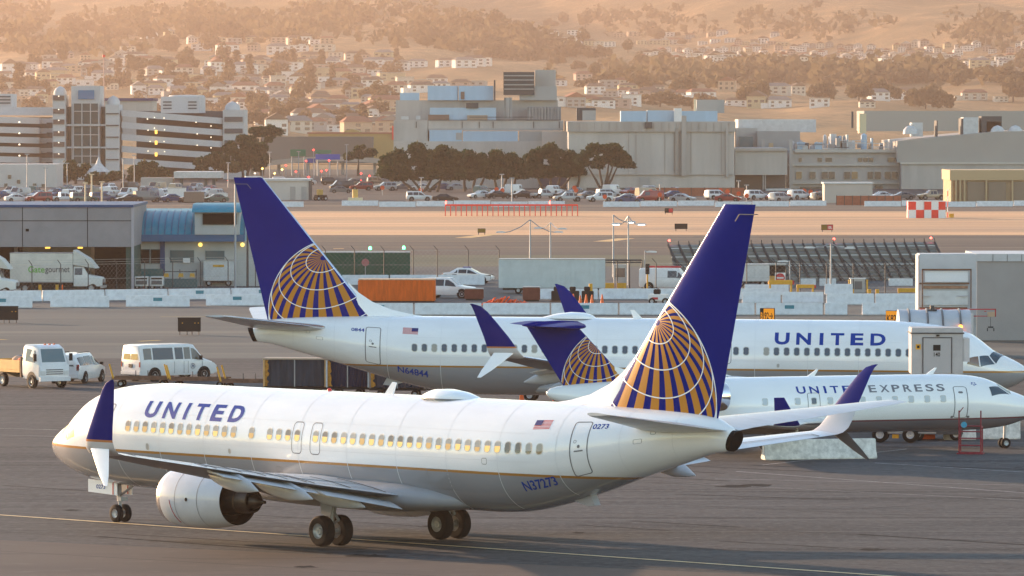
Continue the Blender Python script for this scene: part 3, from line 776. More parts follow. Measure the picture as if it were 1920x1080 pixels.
strip('verge', gmat('verge_grass', (.13,.13,.095), [(.06, (.15, 1, 1), (.09,.105,.08), .42, .6), (.15, (.05, 1, 1), (.16,.145,.105), .5, .65)]), 500, 478, 0.0)
strip('taxiway', G_taxi, 478, 441, 0.0)
strip('dry_grass_field', G_dry, 441, 396, 0.0)
strip('perimeter_road', G_taxi, 396, 384, 0.0)
strip('car_park_ground', G_lot, 384, 318, 0.0, -900, 900)
a, b = gp(-300, 999), gp(2300, 1118)
sheet('concrete_pavement', G_conc, [(a.x, 150), (b.x, 150), (b.x, b.y), (a.x, a.y)], .004)
def stripe(name, m, p, q, w, z=.006):
    a, b = gp(*p), gp(*q); d = (b - a).normalized(); nn = Vector((-d.y, d.x, 0)) * (w / 2); u = Vector((0, 0, z))
    return struct(name, MB().quad(a - nn + u, b - nn + u, b + nn + u, a + nn + u), m)
stripe('taxi_line_border', mat('line_border', (.040, .039, .039), .9, spec=.03), (-40, 963), (2000, 1103), .62, .006)
stripe('taxi_line', mat('taxi_line_paint', (.66, .50, .28), .7, noise=(1.5, .2)), (-40, 963), (2000, 1103), .30, .010)
for k, (p, q, w) in enumerate((((1380, 884), (1930, 925), .10), ((1430, 872), (1700, 842), .12), ((1640, 868), (1930, 886), .10), ((1340, 898), (1930, 910), .08), ((1280, 906), (1920, 938), .07), ((-20, 803), (110, 806), .14), ((-20, 815), (150, 820), .10))):
    stripe('pavement_line', G_wht, p, q, w)
for p, q, w in (((260, 640), (300, 638), .5), ((-10, 636), (12, 637), .5), ((440, 594), (300, 594), .3), ((170, 705), (230, 706), .2), ((1400, 592), (1920, 594), .3)):
    stripe('guide_line', G_yel, p, q, w)
for p, q, w in (((615, 437), (670, 432), 2.2), ((868, 446), (925, 439), 2.2), ((1128, 453), (1175, 447), 2.2), ((480, 445), (1300, 444), .45), ((470, 452), (1300, 453), .4), ((600, 463), (1300, 464), .3), ((625, 466), (645, 466), 2.0)):
    stripe('taxiway_marking', mat('taxiway_paint', (.62, .38, .16), .7), p, q, w)

# tyre marks, joints and stains on the apron
rg = random.Random(13)
M_tm = mat('tyre_mark', (.026, .026, .027), .9, noise=(1.5, .3), spec=.03); M_jt = mat('joint_sealant', (.030, .029, .030), .9, spec=.03); M_st = mat('oil_stain', (.030, .029, .029), .9, noise=(2, .3), spec=.03); M_pt = mat('asphalt_patch', (.052, .051, .052), .9, noise=(.8, .2), spec=.03)
for i in range(26):
    x, y = rg.uniform(-60, 2000), rg.uniform(760, 1060); l = rg.uniform(120, 520); s_ = rg.uniform(.03, .075)
    stripe('tyre_mark', M_tm, (x, y), (x + l, y + l * s_ * (1 if y > 850 else .3)), rg.uniform(.12, .3), .0055)
for i in range(9):
    y = 742 + i * 36; stripe('pavement_joint', M_jt, (-60, y), (2000, y + 70 + i * 6), .06, .0045)
for i in range(18):
    x, y = rg.uniform(0, 1920), rg.uniform(770, 1075); c = gp(x, y); r = rg.uniform(.25, .9); n = 14
    struct('oil_stain', MB().add([(c.x + r * rg.uniform(.6, 1.2) * cos(2 * pi * k / n), c.y + r * rg.uniform(.7, 1.6) * sin(2 * pi * k / n), .0065) for k in range(n)], [tuple(range(n))]), M_st)

for i in range(16):
    x, y = rg.uniform(0, 1800), rg.uniform(745, 1070); p = gp(x, y); a = rg.uniform(-.5, .5); L_, R_ = [], []
    for k in range(24):
        a += rg.uniform(-.25, .25); p = p + Vector((cos(a) * .55, sin(a) * .9, 0)); L_.append((p.x, p.y - .035, .0058)); R_.append((p.x, p.y + .035, .0058))
    struct('sealed_crack', MB().add(L_ + R_, [(k, k + 1, 25 + k, 24 + k) for k in range(23)]), M_jt)
def regional_jet(loc, hd, label):
    mg = 14.0
    t = thing('regional_jet', label, 'regional jet', loc, hd, 'airliners with blue tails and globe emblems')
    rows = [(.65, 1.90, 1.84, .03, 1.87), (.77, 2.06, 1.68, .2, 1.87), (1.15, 2.28, 1.44, .42, 1.87), (1.75, 2.52, 1.22, .68, 1.9), (2.35, 2.74, 1.06, .88, 1.95), (3.05, 3.10, .96, 1.06, 2.02), (3.75, 3.33, .90, 1.2, 2.1), (4.85, 3.47, .87, 1.31, 2.17), (5.95, 3.51, .87, 1.345, 2.19), (17.2, 3.51, .87, 1.345, 2.19), (18.5, 3.51, .98, 1.32, 2.22), (20.5, 3.50, 1.35, 1.15, 2.35), (22.5, 3.44, 1.85, .85, 2.55), (24.2, 3.32, 2.3, .5, 2.75), (25.3, 3.15, 2.68, .2, 2.9), (25.5, 3.0, 2.85, .06, 2.92)]
    fus = Fus(rows, mg); X = lambda st: mg - st
    fus.skin(MB(), 48, 4).build('fuselage', M_rbody, t, smooth=True, ang=60)
    th = lambda st, z: fus.th(st, z) * RA
    for s in (1, -1):
        for i in range(12):
            st = 6.25 + .82 * i; a = th(st, 2.42)
            if i == 8:
                pane = M_glass
            mb = MB(); mb.add(on_skin(fus, rrect(st - .15, st + .15, a - .24, a + .24, .09), s, .004), [tuple(range(20))], 0)
            mb.add(on_skin(fus, rrect(st - .115, st + .115, a - .20, a + .20, .08), s, .008), [tuple(range(20))], 1)
            mb.build('cabin_window', [M_wframe, M_glass if i == 8 else mat('pale_window_shade', (.5, .55, .58), .25)], t, label='dark cabin window in the overwing exit' if i == 8 else None)
        mb = MB(); st = 6.25 + .82 * 8; a = th(st, 2.42); ribbon(mb, fus, dense(rrect(st - .3, st + .3, a - .55, a + .62, .12)), .03, s); mb.build('overwing_exit', M_seam, t)
        mb = MB(); a0, a1 = th(5.3, 2.95), th(5.3, 1.52)
        ribbon(mb, fus, dense(rrect(4.98, 5.66, a0, a1, .15)), .04, s)
        mb.add(on_skin(fus, rrect(5.2, 5.44, a0 + .36, a0 + .5, .06), s, .006), [tuple(range(20))])
        for x in (4.9, 5.74): mb.add(on_skin(fus, rrect(x - .07, x + .07, a1 - .15, a1 + .02, .05), s, .01), [tuple(range(20))])
        mb.build('entry_door', M_seam, t)
        mb = MB()
        def pane(c4, mi):
            n = 5; g = [[(1 - u) * (1 - v) * c4[0][k] + u * (1 - v) * c4[1][k] + u * v * c4[2][k] + (1 - u) * v * c4[3][k] for k in (0, 1)] for v in [i / n for i in range(n + 1)] for u in [i / n for i in range(n + 1)]]
            mb.add([fus.p(x, radians(h), s, .008) for x, h in g], [(j * (n + 1) + i, j * (n + 1) + i + 1, (j + 1) * (n + 1) + i + 1, (j + 1) * (n + 1) + i) for j in range(n) for i in range(n)], mi)
        pane(((2.27, 5), (3.0, 4), (3.07, 34), (2.45, 46)), 1); pane(((2.55, 50), (3.13, 38), (3.70, 49), (3.65, 71)), 0)
        mb.build('cockpit_window', [M_cock, mat('pale_windshield', (.35, .36, .3), .1)], t)
        skin_letters(fus, SP_UNITED, 10.2, 13.6, th(9, 3.08), th(9, 2.76), s, M_title, t, 'title_lettering', .02, 6)
        skin_letters(fus, SP_EXPRESS, 6.1, 9.95, th(9, 3.08), th(9, 2.76), s, M_titleg, t, 'title_lettering', .02, 6)
        mb = MB()
        for k in range(5):
            q = 2 * pi * k / 5 + .3; cx, ca = 4.5 + .11 * cos(q), th(3.85, 2.98) + .11 * sin(q)
            mb.add(on_skin(fus, rrect(cx - .045, cx + .045, ca - .045, ca + .045, .04), s, .006), [tuple(range(20))])
        mb.build('star_emblem', M_title, t)
        # wing, winglet, engine, tail top
        zw = lambda y: 1.35 + y * .045
        q = [(Vector((X(le), s * y, zw(y))), c, Vector((0, -s * .05, 1)), .12) for y, le, c in ((.6, 11.4, 5.2), (1.5, 12.2, 4.4), (3.6, 14.2, 2.7), (9.6, 17.3, 1.3))]
        foil_part('wing', q, [M_wingtop, M_metal], t, mfun=lambda i, k: 1 if abs(k - 11.5) < 1.6 else 0)
        z9 = zw(9.6)
        q = [(Vector((X(17.3 + dx), s * (9.6 + dy), z9 + dz)), c, Vector((0, -s * a, b)), .09) for dx, dy, dz, c, a, b in ((0, 0, 0, 1.3, 0, 1), (.15, .22, .1, 1.2, .6, .8), (.45, .36, .45, .95, 1, .2), (1.0, .5, 1.25, .5, 1, .15))]
        foil_part('winglet', q, M_blue, t)
        mb = MB(); mb.lathe([(-.3, .5, 2), (-.05, .55, 1), (0, .6, 1), (-.1, .66, 1), (-.5, .72, 0), (-1.4, .72, 0), (-2.4, .58, 0), (-2.9, .46, 3), (-2.85, .42, 2), (-2.2, .3, 2)], (X(17.6), s * 2.1, 2.75), 'x', 32)
        mb.build('engine_nacelle', [M_white, M_chrome, M_dark, M_hot], t, smooth=True)
        MB().rings([[(X(a), s * y, z) for a, z in ((17.9, 2.7), (18.1, 2.85), (20.2, 2.85), (20.4, 2.7))] for y in (.9, 1.7)]).build('engine_pylon', M_white, t)
        q = [(Vector((X(le), s * y, z)), c, Vector((0, 0, 1)), .14) for y, le, c, z in ((0, 23.7, 2.5, 5.98), (.5, 23.8, 2.35, 5.98), (2.7, 24.7, 1.5, 6.02), (3.0, 25.0, 1.0, 6.02))]
        foil_part('tailplane', q, [M_blue, M_blue], t)
        for dy in (-.2, .2): wheel(t, .2, s * 1.6 + dy, .37, .22)
        MB().cyl((.2, s * 1.6, .37), (.2, s * 1.6, 1.5), .07).build('main_gear_strut', M_strut, t)
    b0, b1 = (21.3, 3.2, 3.35), (24.05, 6.0, 2.45)
    secs = []
    for z in (2.9, 3.4, 4.5, 5.5, 6.02):
        k = (z - b0[1]) / (b1[1] - b0[1]); c = b0[2] + (b1[2] - b0[2]) * k
        secs.append((Vector((X(b0[0] + (b1[0] - b0[0]) * k), 0, z)), c, Vector((0, 1, 0)), .10))
    f = foil_part('tail_fin', secs, [M_blue, M_metal], t, mfun=lambda i, k: 1 if 11 <= k <= 12 else 0)
    def fin_y(st, z):
        k = (z - b0[1]) / (b1[1] - b0[1]); le = b0[0] + (b1[0] - b0[0]) * k; c = b0[2] + (b1[2] - b0[2]) * k
        return c * half_t(min(1, max(0, (st - le) / c)), .10)
    dl = Vector((b1[0] - b0[0], b1[1] - b0[1])).normalized()
    fin_emblem(f, mg, (22.35, 3.4), 2.42, 50.6, 18, fin_y, [((b0[0] + .06, b0[1]), (-dl.y, dl.x)), ((0, 3.15), (0, -1)), ((b0[0] + b0[2] - .02, 3.2), Vector((2.8, -(24.05 + 2.45 - 24.65))).normalized().to_tuple())], .6)
    mb = MB(); rs = []
    for u, w in ((0, .03), (.1, .16), (.4, .2), (.8, .16), (1, .02)):
        rs.append([(X(23.7 + 3.0 * u), w * cos(2 * pi * k / 12), 6.02 + w * sin(2 * pi * k / 12)) for k in range(12)])
    mb.rings(rs).build('fin_fairing', M_blue, t, smooth=True)
    MB().rings([[(X(a), h, z) for a, z in ((19.6, 3.4), (21.0, 3.75), (22.2, 4.1), (22.2, 3.4))] for h in (-.1, .1)]).build('dorsal_fillet', M_white, t)
    for st in (12.2, 6.15): MB().rings([[(X(st - a), h, 3.5 + b) for a, b in ((0, 0), (-.35, 0), (.1, .3), (.2, .3))] for h in (-.03, .03)]).build('blade_aerial', M_white, t)
    for st in (22.6,): MB().rings([[(X(st - a), h, 1.95 + b) for a, b in ((0, 0), (-.4, .1), (-.6, -.4), (-.3, -.4))] for h in (-.03, .03)]).build('ventral_strake', M_white, t)
    ng = X(2.45)
    for dy in (-.15, .15): wheel(t, ng, dy, .24, .15, 'nose_wheel')
    mb = MB(); mb.cyl((ng, 0, .24), (ng + .05, 0, 1.1), .07); mb.cyl((ng, -.15, .24), (ng, .15, .24), .04); mb.build('nose_gear_strut', M_strut, t)
    return t, fus

# ------------------------------------------------------------------ the three aircraft
W8 = [6.71 + .5168 * i for i in range(45) if i not in (13, 15, 20)]
W9 = [6.07 + .5168 * i for i in range(50) if i not in (15, 22)]
PSI = radians(47.6)
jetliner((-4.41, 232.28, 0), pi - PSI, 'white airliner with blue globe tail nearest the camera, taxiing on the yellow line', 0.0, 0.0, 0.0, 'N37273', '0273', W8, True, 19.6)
SECOND = jetliner((5.2, 321.8, 0), -.12, 'long white airliner facing right, parked at the jet bridge behind the other two aircraft', 2.64, 0.55, 2.35, 'N64844', '0844', W9, False, 21.2)
regional_jet((12.23, 293.56, 0), .3844, 'small white regional jet with tail-top tailplane, parked between the two bigger airliners')

SECOND[0].rotation_euler = (0, .006, -.12)
SECOND[0].scale = (.98, .98, .98)
# ------------------------------------------------------------------ vehicles
C_white = mat('car_white', (.66, .66, .66), .3, noise=(2, .05), coat=.4)
C_glass = mat('vehicle_glass', (.02, .025, .03), .08, spec=.8)
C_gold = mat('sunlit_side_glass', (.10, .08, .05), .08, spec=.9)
C_black = mat('black_trim', (.010, .010, .011), .6, spec=.2)
C_grille = mat('grille_grey', (.12, .12, .125), .45)
C_lampr = mat('tail_lamp_red', (.30, .015, .015), .3)
C_lampw = mat('headlamp', (.6, .6, .58), .15)
C_yel = mat('safety_yellow', (.58, .30, .03), .5, noise=(4, .15))
C_org = mat('cone_orange', (.75, .12, .02), .5)
C_steel = mat('galvanised_steel', (.32, .33, .34), .45, .5, noise=(2, .12))
C_dsteel = mat('dark_steel', (.06, .06, .065), .55, .3, noise=(3, .25))
C_rust = mat('rusty_steel', (.16, .085, .055), .7, noise=(3, .35))
C_conc = mat('barrier_concrete', (.60, .62, .64), .8, noise=(2.5, .12))
C_concd = mat('worn_barrier_concrete', (.60, .58, .54), .85, noise=(3.5, .28))
class Shell:
    """stations along x (front is +x): (x, bottom, belt, top, half width at bottom, belt and top)"""
    def __init__(s, rows): s.r = sorted(rows)
    def at(s, x):
        r = s.r
        if x <= r[0][0]: return r[0]
        for a, b in zip(r, r[1:]):
            if a[0] <= x <= b[0]:
                k = (x - a[0]) / max(1e-6, b[0] - a[0]); return tuple(a[i] + (b[i] - a[i]) * k for i in range(7))
        return r[-1]
    def ring(s, q):
        x, zb, ze, zt, wb, ww, wt = q
        c = min(.09, (zt - zb) * .2)
        h = [(wb, zb), (ww, zb + .30 * (ze - zb)), (ww, ze), (wt, zt - c), (wt - c, zt)]
        return [(x, -y, z) for y, z in h] + [(x, y, z) for y, z in reversed(h)]
    def mesh(s, mb, mi=0): return mb.rings([s.ring(q) for q in s.r], mi)
    def side(s, x, v, sg, off=.012):
        x_, zb, ze, zt, wb, ww, wt = s.at(x); c = min(.09, (zt - zb) * .2)
        return (x, sg * (ww + (wt - ww) * v + off), ze + (zt - c - ze) * v)
    def top(s, x, f, off=.012):
        x_, zb, ze, zt, wb, ww, wt = s.at(x); return (x, f * (wt - .10), zt + off)
def vehicle(name, label, cat, loc, rz, sh, paint, wheels, wins=(), shield=None, back=None, lamps=None, group=None, nose_x=None, extra=None, rims=True):
    t = thing(name, label, cat, loc, rz, group)
    sh.mesh(MB()).build('body', paint, t, smooth=True, ang=28)
    for sg in (1, -1):
        for w in wins:
            x0, x1, v0, v1 = w[:4]; n = 4
            mb = MB()
            for i in range(n):
                a, b = x0 + (x1 - x0) * i / n, x0 + (x1 - x0) * (i + 1) / n
                sl = w[5] if len(w) > 5 else 0
                sk = lambda x, v: x - sl * v * (1 if x == x1 else 0)
                mb.quad(sh.side(a, v0, sg), sh.side(b, v0, sg), sh.side(b - (sl if i == n - 1 else 0), v1, sg), sh.side(a, v1, sg))
            mb.build('side_window', w[4] if len(w) > 4 and w[4] else C_glass, t)
    for nm, p in (('windshield', shield), ('rear_window', back)):
        if p:
            xa, xb = p[:2]; n = 4; mb = MB()
            P = []
            for i in range(n + 1):
                x = xa + (xb - xa) * i / n
                P += [sh.top(x, -.96), sh.top(x, .96)]
            mb.add(P, [(2 * i, 2 * i + 1, 2 * i + 3, 2 * i + 2) for i in range(n)])
            mb.build(nm, C_glass, t)
    for x, tr, r, w in wheels:
        for sg in (1, -1):
            q = wheel(t, x, sg * (sh.at(x)[5] - w / 2 + .04), r, w, 'wheel', .6)
            mb = MB(); mb.lathe([(-.02, .001), (-.02, r * 1.2), (.012, r * 1.2), (.012, .001)], (x, sg * (sh.at(x)[5] - .005), r * 1.05), 'y', 20)
            mb.build('wheel_arch', C_black, t)
    if lamps:
        for nm, x, y0, y1, z0, z1, m in lamps:
            for sg in (1, -1):
                MB().b2(x - .03, x + .03, sg * y0 if sg > 0 else -y1, sg * y1 if sg > 0 else -y0, z0, z1).build(nm, m, t)
    if extra: extra(t)
    return t

# passenger van
vs = Shell([(-2.75, .45, 1.15, 2.0, .85, .96, .78), (-2.70, .36, 1.15, 2.10, .9, 1.0, .82), (-2.3, .34, 1.18, 2.14, .92, 1.01, .84), (.8, .34, 1.18, 2.14, .92, 1.01, .84), (1.15, .34, 1.18, 2.08, .92, 1.01, .80), (1.85, .34, 1.17, 1.28, .92, 1.0, .85), (2.5, .36, 1.0, 1.08, .88, .97, .8), (2.72, .42, .85, .92, .82, .9, .7), (2.76, .5, .8, .82, .7, .8, .6)])
def van_extra(t):
    mb = MB(); mb.b2(-2.80, -2.70, -.95, .95, .42, .58); mb.b2(2.70, 2.82, -.92, .92, .42, .58); mb.build('bumper', C_white, t)
    MB().b2(-2.785, -2.74, -.18, .18, .82, 1.02).build('licence_plate', C_black, t)
    for y0, y1 in ((-.74, -.04), (.04, .74)):
        MB().quad((-2.765, y0, 1.28), (-2.765, y1, 1.28), (-2.735, y1 * .95, 1.95), (-2.735, y0 * .95, 1.95)).build('rear_window', C_gold, t)
    for sg in (1, -1):
        mb = MB(); mb.lathe([(0, .17), (.012, .17), (.012, .11), (0, .11)], (.95, sg * 1.022, .85), 'y', 16); mb.box(.95, sg * 1.028, .80, .1, .012, .12); mb.build('door_badge', mat('badge_blue', (.05, .07, .16), .5), t)
        mb = MB()
        for x in (-.35, .32, .62, 1.62): mb.b2(x - .008, x + .008, sg * 1.016 - .006, sg * 1.016 + .006, .45, 1.15)
        mb.build('door_seam', C_grille, t)
        MB().box(1.42, sg * 1.16, 1.22, .12, .16, .24).build('wing_mirror', C_black, t)
p = gp(318, 713)
vehicle('passenger_van', 'white passenger van parked in front of the low baggage trailers', 'van', p, radians(38), vs, C_white, [(1.75, .86, .37, .24), (-1.75, .86, .37, .24)],
        [(-2.5, -1.95, .12, .86, C_gold), (-1.85, -.42, .1, .88), (-.28, .28, .1, .88), (.36, .80, .1, .88, C_gold), (.9, 1.72, .08, .84, C_gold, .55)], (1.2, 1.8), None, [('tail_lamp', -2.74, .86, .97, .85, 1.15, C_lampr), ('headlamp', 2.72, .5, .78, .68, .86, C_lampw)], extra=van_extra)
# minivan seen from the back
ms = Shell([(-2.4, .45, 1.0, 1.45, .8, .92, .62), (-2.3, .3, 1.0, 1.66, .85, .96, .66), (-1.9, .26, 1.0, 1.72, .9, .98, .7), (.3, .26, 1.0, 1.74, .9, .98, .7), (1.35, .26, .98, 1.12, .9, .98, .8), (2.1, .28, .82, .9, .85, .93, .74), (2.4, .4, .68, .72, .7, .8, .6)])
def mini_extra(t):
    MB().quad((-2.415, -.62, 1.02), (-2.415, .62, 1.02), (-2.33, .5, 1.56), (-2.33, -.5, 1.56)).build('rear_window', C_glass, t)
    MB().b2(-2.44, -2.36, -.9, .9, .36, .58).build('bumper', C_white, t)
    for sg in (1, -1):
        MB().box(.95, sg * 1.12, 1.02, .12, .18, .16).build('wing_mirror', C_black, t)
        MB().b2(-1.8, .2, sg * .6 - .02, sg * .6 + .02, 1.76, 1.80).build('roof_rail', C_black, t)
vehicle('minivan', 'white minivan seen from behind beside the flatbed truck', 'minivan', gp(146, 717), radians(74), ms, C_white, [(1.45, .84, .33, .22), (-1.4, .84, .33, .22)],
        [(-2.2, -1.3, .1, .86), (-1.22, -.1, .1, .9), (0, 1.1, .08, .85, None, .6)], (.35, 1.3), None, [('tail_lamp', -2.37, .78, .93, .78, 1.12, C_lampr)], extra=mini_extra)
# flatbed truck
def flatbed():
    t = thing('flatbed_truck', 'white cab-over truck with a tan tool-box bed at the left edge', 'truck', gp(66, 726), radians(-54))
    cab = Shell([(.2, .75, 1.5, 2.38, .95, 1.0, .86), (.3, .55, 1.5, 2.46, .98, 1.02, .9), (1.3, .5, 1.5, 2.46, .98, 1.02, .88), (1.72, .5, 1.45, 2.30, .98, 1.02, .84), (2.02, .5, 1.32, 1.42, .97, 1.01, .9), (2.08, .55, 1.2, 1.26, .9, .96, .84)])
    cab.mesh(MB()).build('cab', C_white, t, smooth=True, ang=28)
    mb = MB(); P = []
    for i in range(5):
        x = 1.745 + (2.0 - 1.745) * i / 4; P += [cab.top(x, -.98), cab.top(x, .98)]
    mb.add(P, [(2 * i, 2 * i + 1, 2 * i + 3, 2 * i + 2) for i in range(4)]); mb.build('windshield', mat('windshield_reflective', (.07, .12, .13), .06, spec=.9), t)
    for sg in (1, -1):
        MB().quad(cab.side(.6, .05, sg), cab.side(1.65, .0, sg), cab.side(1.5, .82, sg), cab.side(.6, .86, sg)).build('side_window', C_glass, t)
        MB().box(1.9, sg * 1.2, 1.55, .1, .18, .42).build('wing_mirror', C_black, t)
        MB().b2(2.04, 2.12, .62 if sg > 0 else -.92, .92 if sg > 0 else -.62, .78, 1.0).build('headlamp', C_lampw, t)
    mb = MB()
    for z in (.80, .92, 1.04): mb.b2(2.06, 2.115, -.55, .55, z, z + .05)
    mb.build('grille', C_grille, t)
    MB().b2(2.02, 2.2, -1.0, 1.0, .42, .66).build('bumper', C_white, t)
    mb = MB()
    for y in (-.3, 0, .3): mb.box(1.55, y, 2.46, .1, .12, .07)
    mb.build('marker_lamp', mat('marker_amber', (.6, .12, .03), .4), t)
    mb = MB(); mb.b2(-3.4, .1, -.35, .35, .55, .8); mb.build('chassis', C_black, t)
    tan = mat('tool_box_tan', (.66, .36, .11), .5, noise=(2, .12))
    mb = MB(); mb.b2(-3.4, .02, -1.05, 1.05, .85, 1.0); mb.b2(-3.4, .02, -1.05, -.98, 1.0, 1.55); mb.b2(-3.4, .02, .98, 1.05, 1.0, 1.55); mb.b2(-.05, .02, -.98, .98, 1.0, 1.55); mb.b2(-3.4, -3.33, -.98, .98, 1.0, 1.55)
    mb.build('tool_box_bed', tan, t, bevel=.015)
    MB().b2(.04, .16, -1.04, 1.04, .6, 1.75).build('headboard', C_rust, t)
    for x in (1.25, -1.9):
        for sg in (1, -1): wheel(t, x, sg * .93, .40, .26, 'wheel', .62)
    for sg in (1, -1): MB().lathe([(-.02, .001), (-.02, .50), (.02, .50), (.02, .001)], (1.25, sg * 1.008, .46), 'y', 20).build('wheel_arch', C_black, t)
    for i, (x, y, c) in enumerate(((-.7, .2, (.10, .2, .3)), (-1.4, -.3, (.5, .35, .25)), (-2.1, .25, (.10, .16, .24)), (-.45, -.5, (.55, .12, .04)))):
        mb = MB(); mb.rings([[(x + r * cos(2 * pi * k / 8) * 1.2, y + r * sin(2 * pi * k / 8), z) for k in range(8)] for r, z in ((.30, 1.0), (.36, 1.25), (.30, 1.6), (.12, 1.75))])
        h = p.x
        b = mb.build('work_sack', mat('sack%d' % i, c, .8), None, smooth=True)
        b.matrix_world = Matrix.Translation(gp(66, 726)) @ Matrix.Rotation(radians(-54), 4, 'Z')
        tag(b, ('blue grey work sack in the bed of the flatbed truck, next behind the cab', 'pale tan work sack in the bed of the flatbed truck', 'dark blue work sack farthest back in the bed of the flatbed truck', 'orange work sack against the cab of the flatbed truck')[i], 'sack')
    return t
flatbed()

# baggage dollies and carts
def dolly():
    t = thing('baggage_dolly', 'empty flat baggage dolly with yellow bars, leftmost of its row beside the van', 'dolly', (0, 0, 0), 0, 'empty flat dollies beside the van')
    mb = MB(); mb.b2(-1.7, 1.7, -.8, .8, .42, .52); mb.b2(-1.7, 1.7, -.8, -.74, .52, .6); mb.b2(-1.7, 1.7, .74, .8, .52, .6); mb.b2(1.7, 2.5, -.04, .04, .40, .46); mb.build('deck', C_rust, t)
    for x in (-1.2, 1.2):
        for y in (-.6, .6): wheel(t, x, y, .2, .12)
    for x in (-1.6, 1.55):
        mb = MB(); mb.cyl((x, -.78, .5), (x - .22 * (1 if x < 0 else 1), -.78, 1.32), .06, .05, 6, 0); mb.build('folding_bar', C_yel, t)
    mb = MB()
    for x in (-.5, .2, .9): mb.cyl((x, .72, .5), (x, .72, .9), .025, .025, 5)
    mb.build('stake', C_dsteel, t)
    return t
dl0 = dolly(); dl0.location = gp(268, 725); dl0.rotation_euler.z = radians(-4)
dup(dl0, gp(375, 727), radians(-4), 'empty flat baggage dolly with yellow bars in front of the van bonnet')
dup(dl0, gp(470, 731), radians(-4), 'empty flat baggage dolly nearest the tan-ended baggage cart')
def cart(label, px, py, end, side, L=3.3, rz=-6):
    t = thing('baggage_cart', label, 'baggage cart', gp(px, py), radians(rz), 'covered baggage carts under the parked airliner')
    m_end = mat('cart_end_' + end[0], end[1], .6, noise=(3, .15)); m_side = mat('cart_curtain_' + side[0], side[1], .75, noise=(1.5, .3, (3, 1, .4)))
    mb = MB(); mb.b2(-L / 2, L / 2, -.78, .78, .40, .52); mb.b2(L / 2, L / 2 + .7, -.04, .04, .40, .46); mb.build('chassis', C_black, t)
    for x in (-L / 2 + .6, L / 2 - .6):
        for y in (-.62, .62): wheel(t, x, y, .21, .13)
    for x in (-L / 2, L / 2 - .09): MB().b2(x, x + .09, -.80, .80, .52, 2.02).build('end_panel', m_end, t, bevel=.015)
    MB().b2(-L / 2 - .04, L / 2 + .04, -.84, .84, 2.02, 2.10).build('roof', mat('cart_roof', (.35, .27, .2), .6), t)
    for sg in (1, -1):
        mb = MB(); rs = []
        for i in range(41):
            x = -L / 2 + .12 + (L - .24) * i / 40; y = sg * (.74 + .025 * sin(i * 1.7))
            rs.append([(x, y, .56), (x, y, 2.0)])
        mb.rings(rs, closed=False, cap=False); mb.build('curtain', m_side, t, smooth=True)
        MB().b2(-.03, .03, sg * .77 - .02, sg * .77 + .02, .52, 2.02).build('post', C_steel, t)
    mb = MB(); rq = random.Random(px); mb.rings([[(-L / 2 + .1 + (.06 + .12 * rq.random() + .1 * abs(sin(i * .9 + px))) * j / 3, -.80 - .03 * (j % 2), .58 + 1.4 * i / 12) for j in range(4)] for i in range(13)], closed=False, cap=False); mb.build('gathered_curtain', mat('curtain_orange', (.42, .19, .03), .7, noise=(5, .4)), t, smooth=True)
    return t
cart('baggage cart with a sunlit tan end panel and dark curtains', 556, 742, ('tan', (.62, .38, .17)), ('charcoal', (.03, .04, .055)), 3.5)
cart('baggage cart with a white end panel and navy curtains', 655, 743, ('white', (.55, .57, .6)), ('navy', (.010, .016, .042)), 2.4)
cart('baggage cart with dark grey curtains, last in the row under the rear fuselage', 748, 745, ('grey', (.25, .2, .17)), ('slate', (.03, .032, .045)), 3.1)

# sign boards seen from behind
def sign_back(label, px, py, w=1.6, h=.95):
    t = thing('taxiway_sign', label, 'airfield sign', gp(px, py), 0, 'black backs of taxiway signs')
    mb = MB(); mb.b2(-w / 2, w / 2, -.12, .12, .24, .24 + h); mb.b2(-w / 2 - .03, w / 2 + .03, -.14, .14, .2 + h, .28 + h); mb.build('sign_box', C_black, t, bevel=.02)
    for x in (-w * .42, -w * .1, w * .12, w * .42): MB().cyl((x, 0, 0), (x, 0, .26), .035).build('leg', C_dsteel, t)
    mb = MB()
    for x in (-w * .3, w * .25, w * .4): mb.box(x, -.125, .24 + h * .6, .08, .02, .06)
    mb.build('latch', C_yel, t)
    return t
sign_back('black back of a taxiway sign standing alone on the grey apron', 355, 628)
sign_back('black back of a taxiway sign cut by the left edge', 12, 606, 1.75, 1.0)
def guide_sign(label, px, py, txt, dark_left, w):
    t = thing('guidance_sign', label, 'airfield sign', gp(px, py), radians(-14), None)
    so = mat('sign_orange', (.80, .27, .01), .45, emit=(1, .35, .02), estr=.12)
    MB().b2(-w / 2, w / 2, -.13, .13, .3, 1.3).build('sign_box', C_black, t, bevel=.015)
    x0, x1 = (-w / 2 + .28, w / 2 - .02) if dark_left else (-w / 2 + .02, w / 2 - .28)
    MB().b2(x0, x1, -.145, -.132, .33, 1.27).build('sign_face', so, t)
    mb = MB(); sign_text(mb, txt[0], (x0 + .06, -.150, .48), (x1 - x0 - .14, 0, 0), (0, 0, .52), 0, .02); mb.build('sign_lettering', C_black, t)
    q = -w / 2 + .06 if dark_left else w / 2 - .22; mb = MB()
    if txt[1]: sign_text(mb, txt[1], (q, -.150, .48), (.15, 0, 0), (0, 0, .52), 0, .02); mb.build('sign_lettering', so, t)
    for x in (-w * .35, w * .35): MB().cyl((x, 0, 0), (x, 0, .31), .04).build('leg', C_dsteel, t)
guide_sign('orange taxiway sign with a black left panel, above the parked airliner roof', 1439, 611, ('92→', 'B'), True, 1.08)
guide_sign('orange taxiway sign reading K82, beside the white jet bridge canopy', 1676, 616, ('K82', ''), False, 1.15)

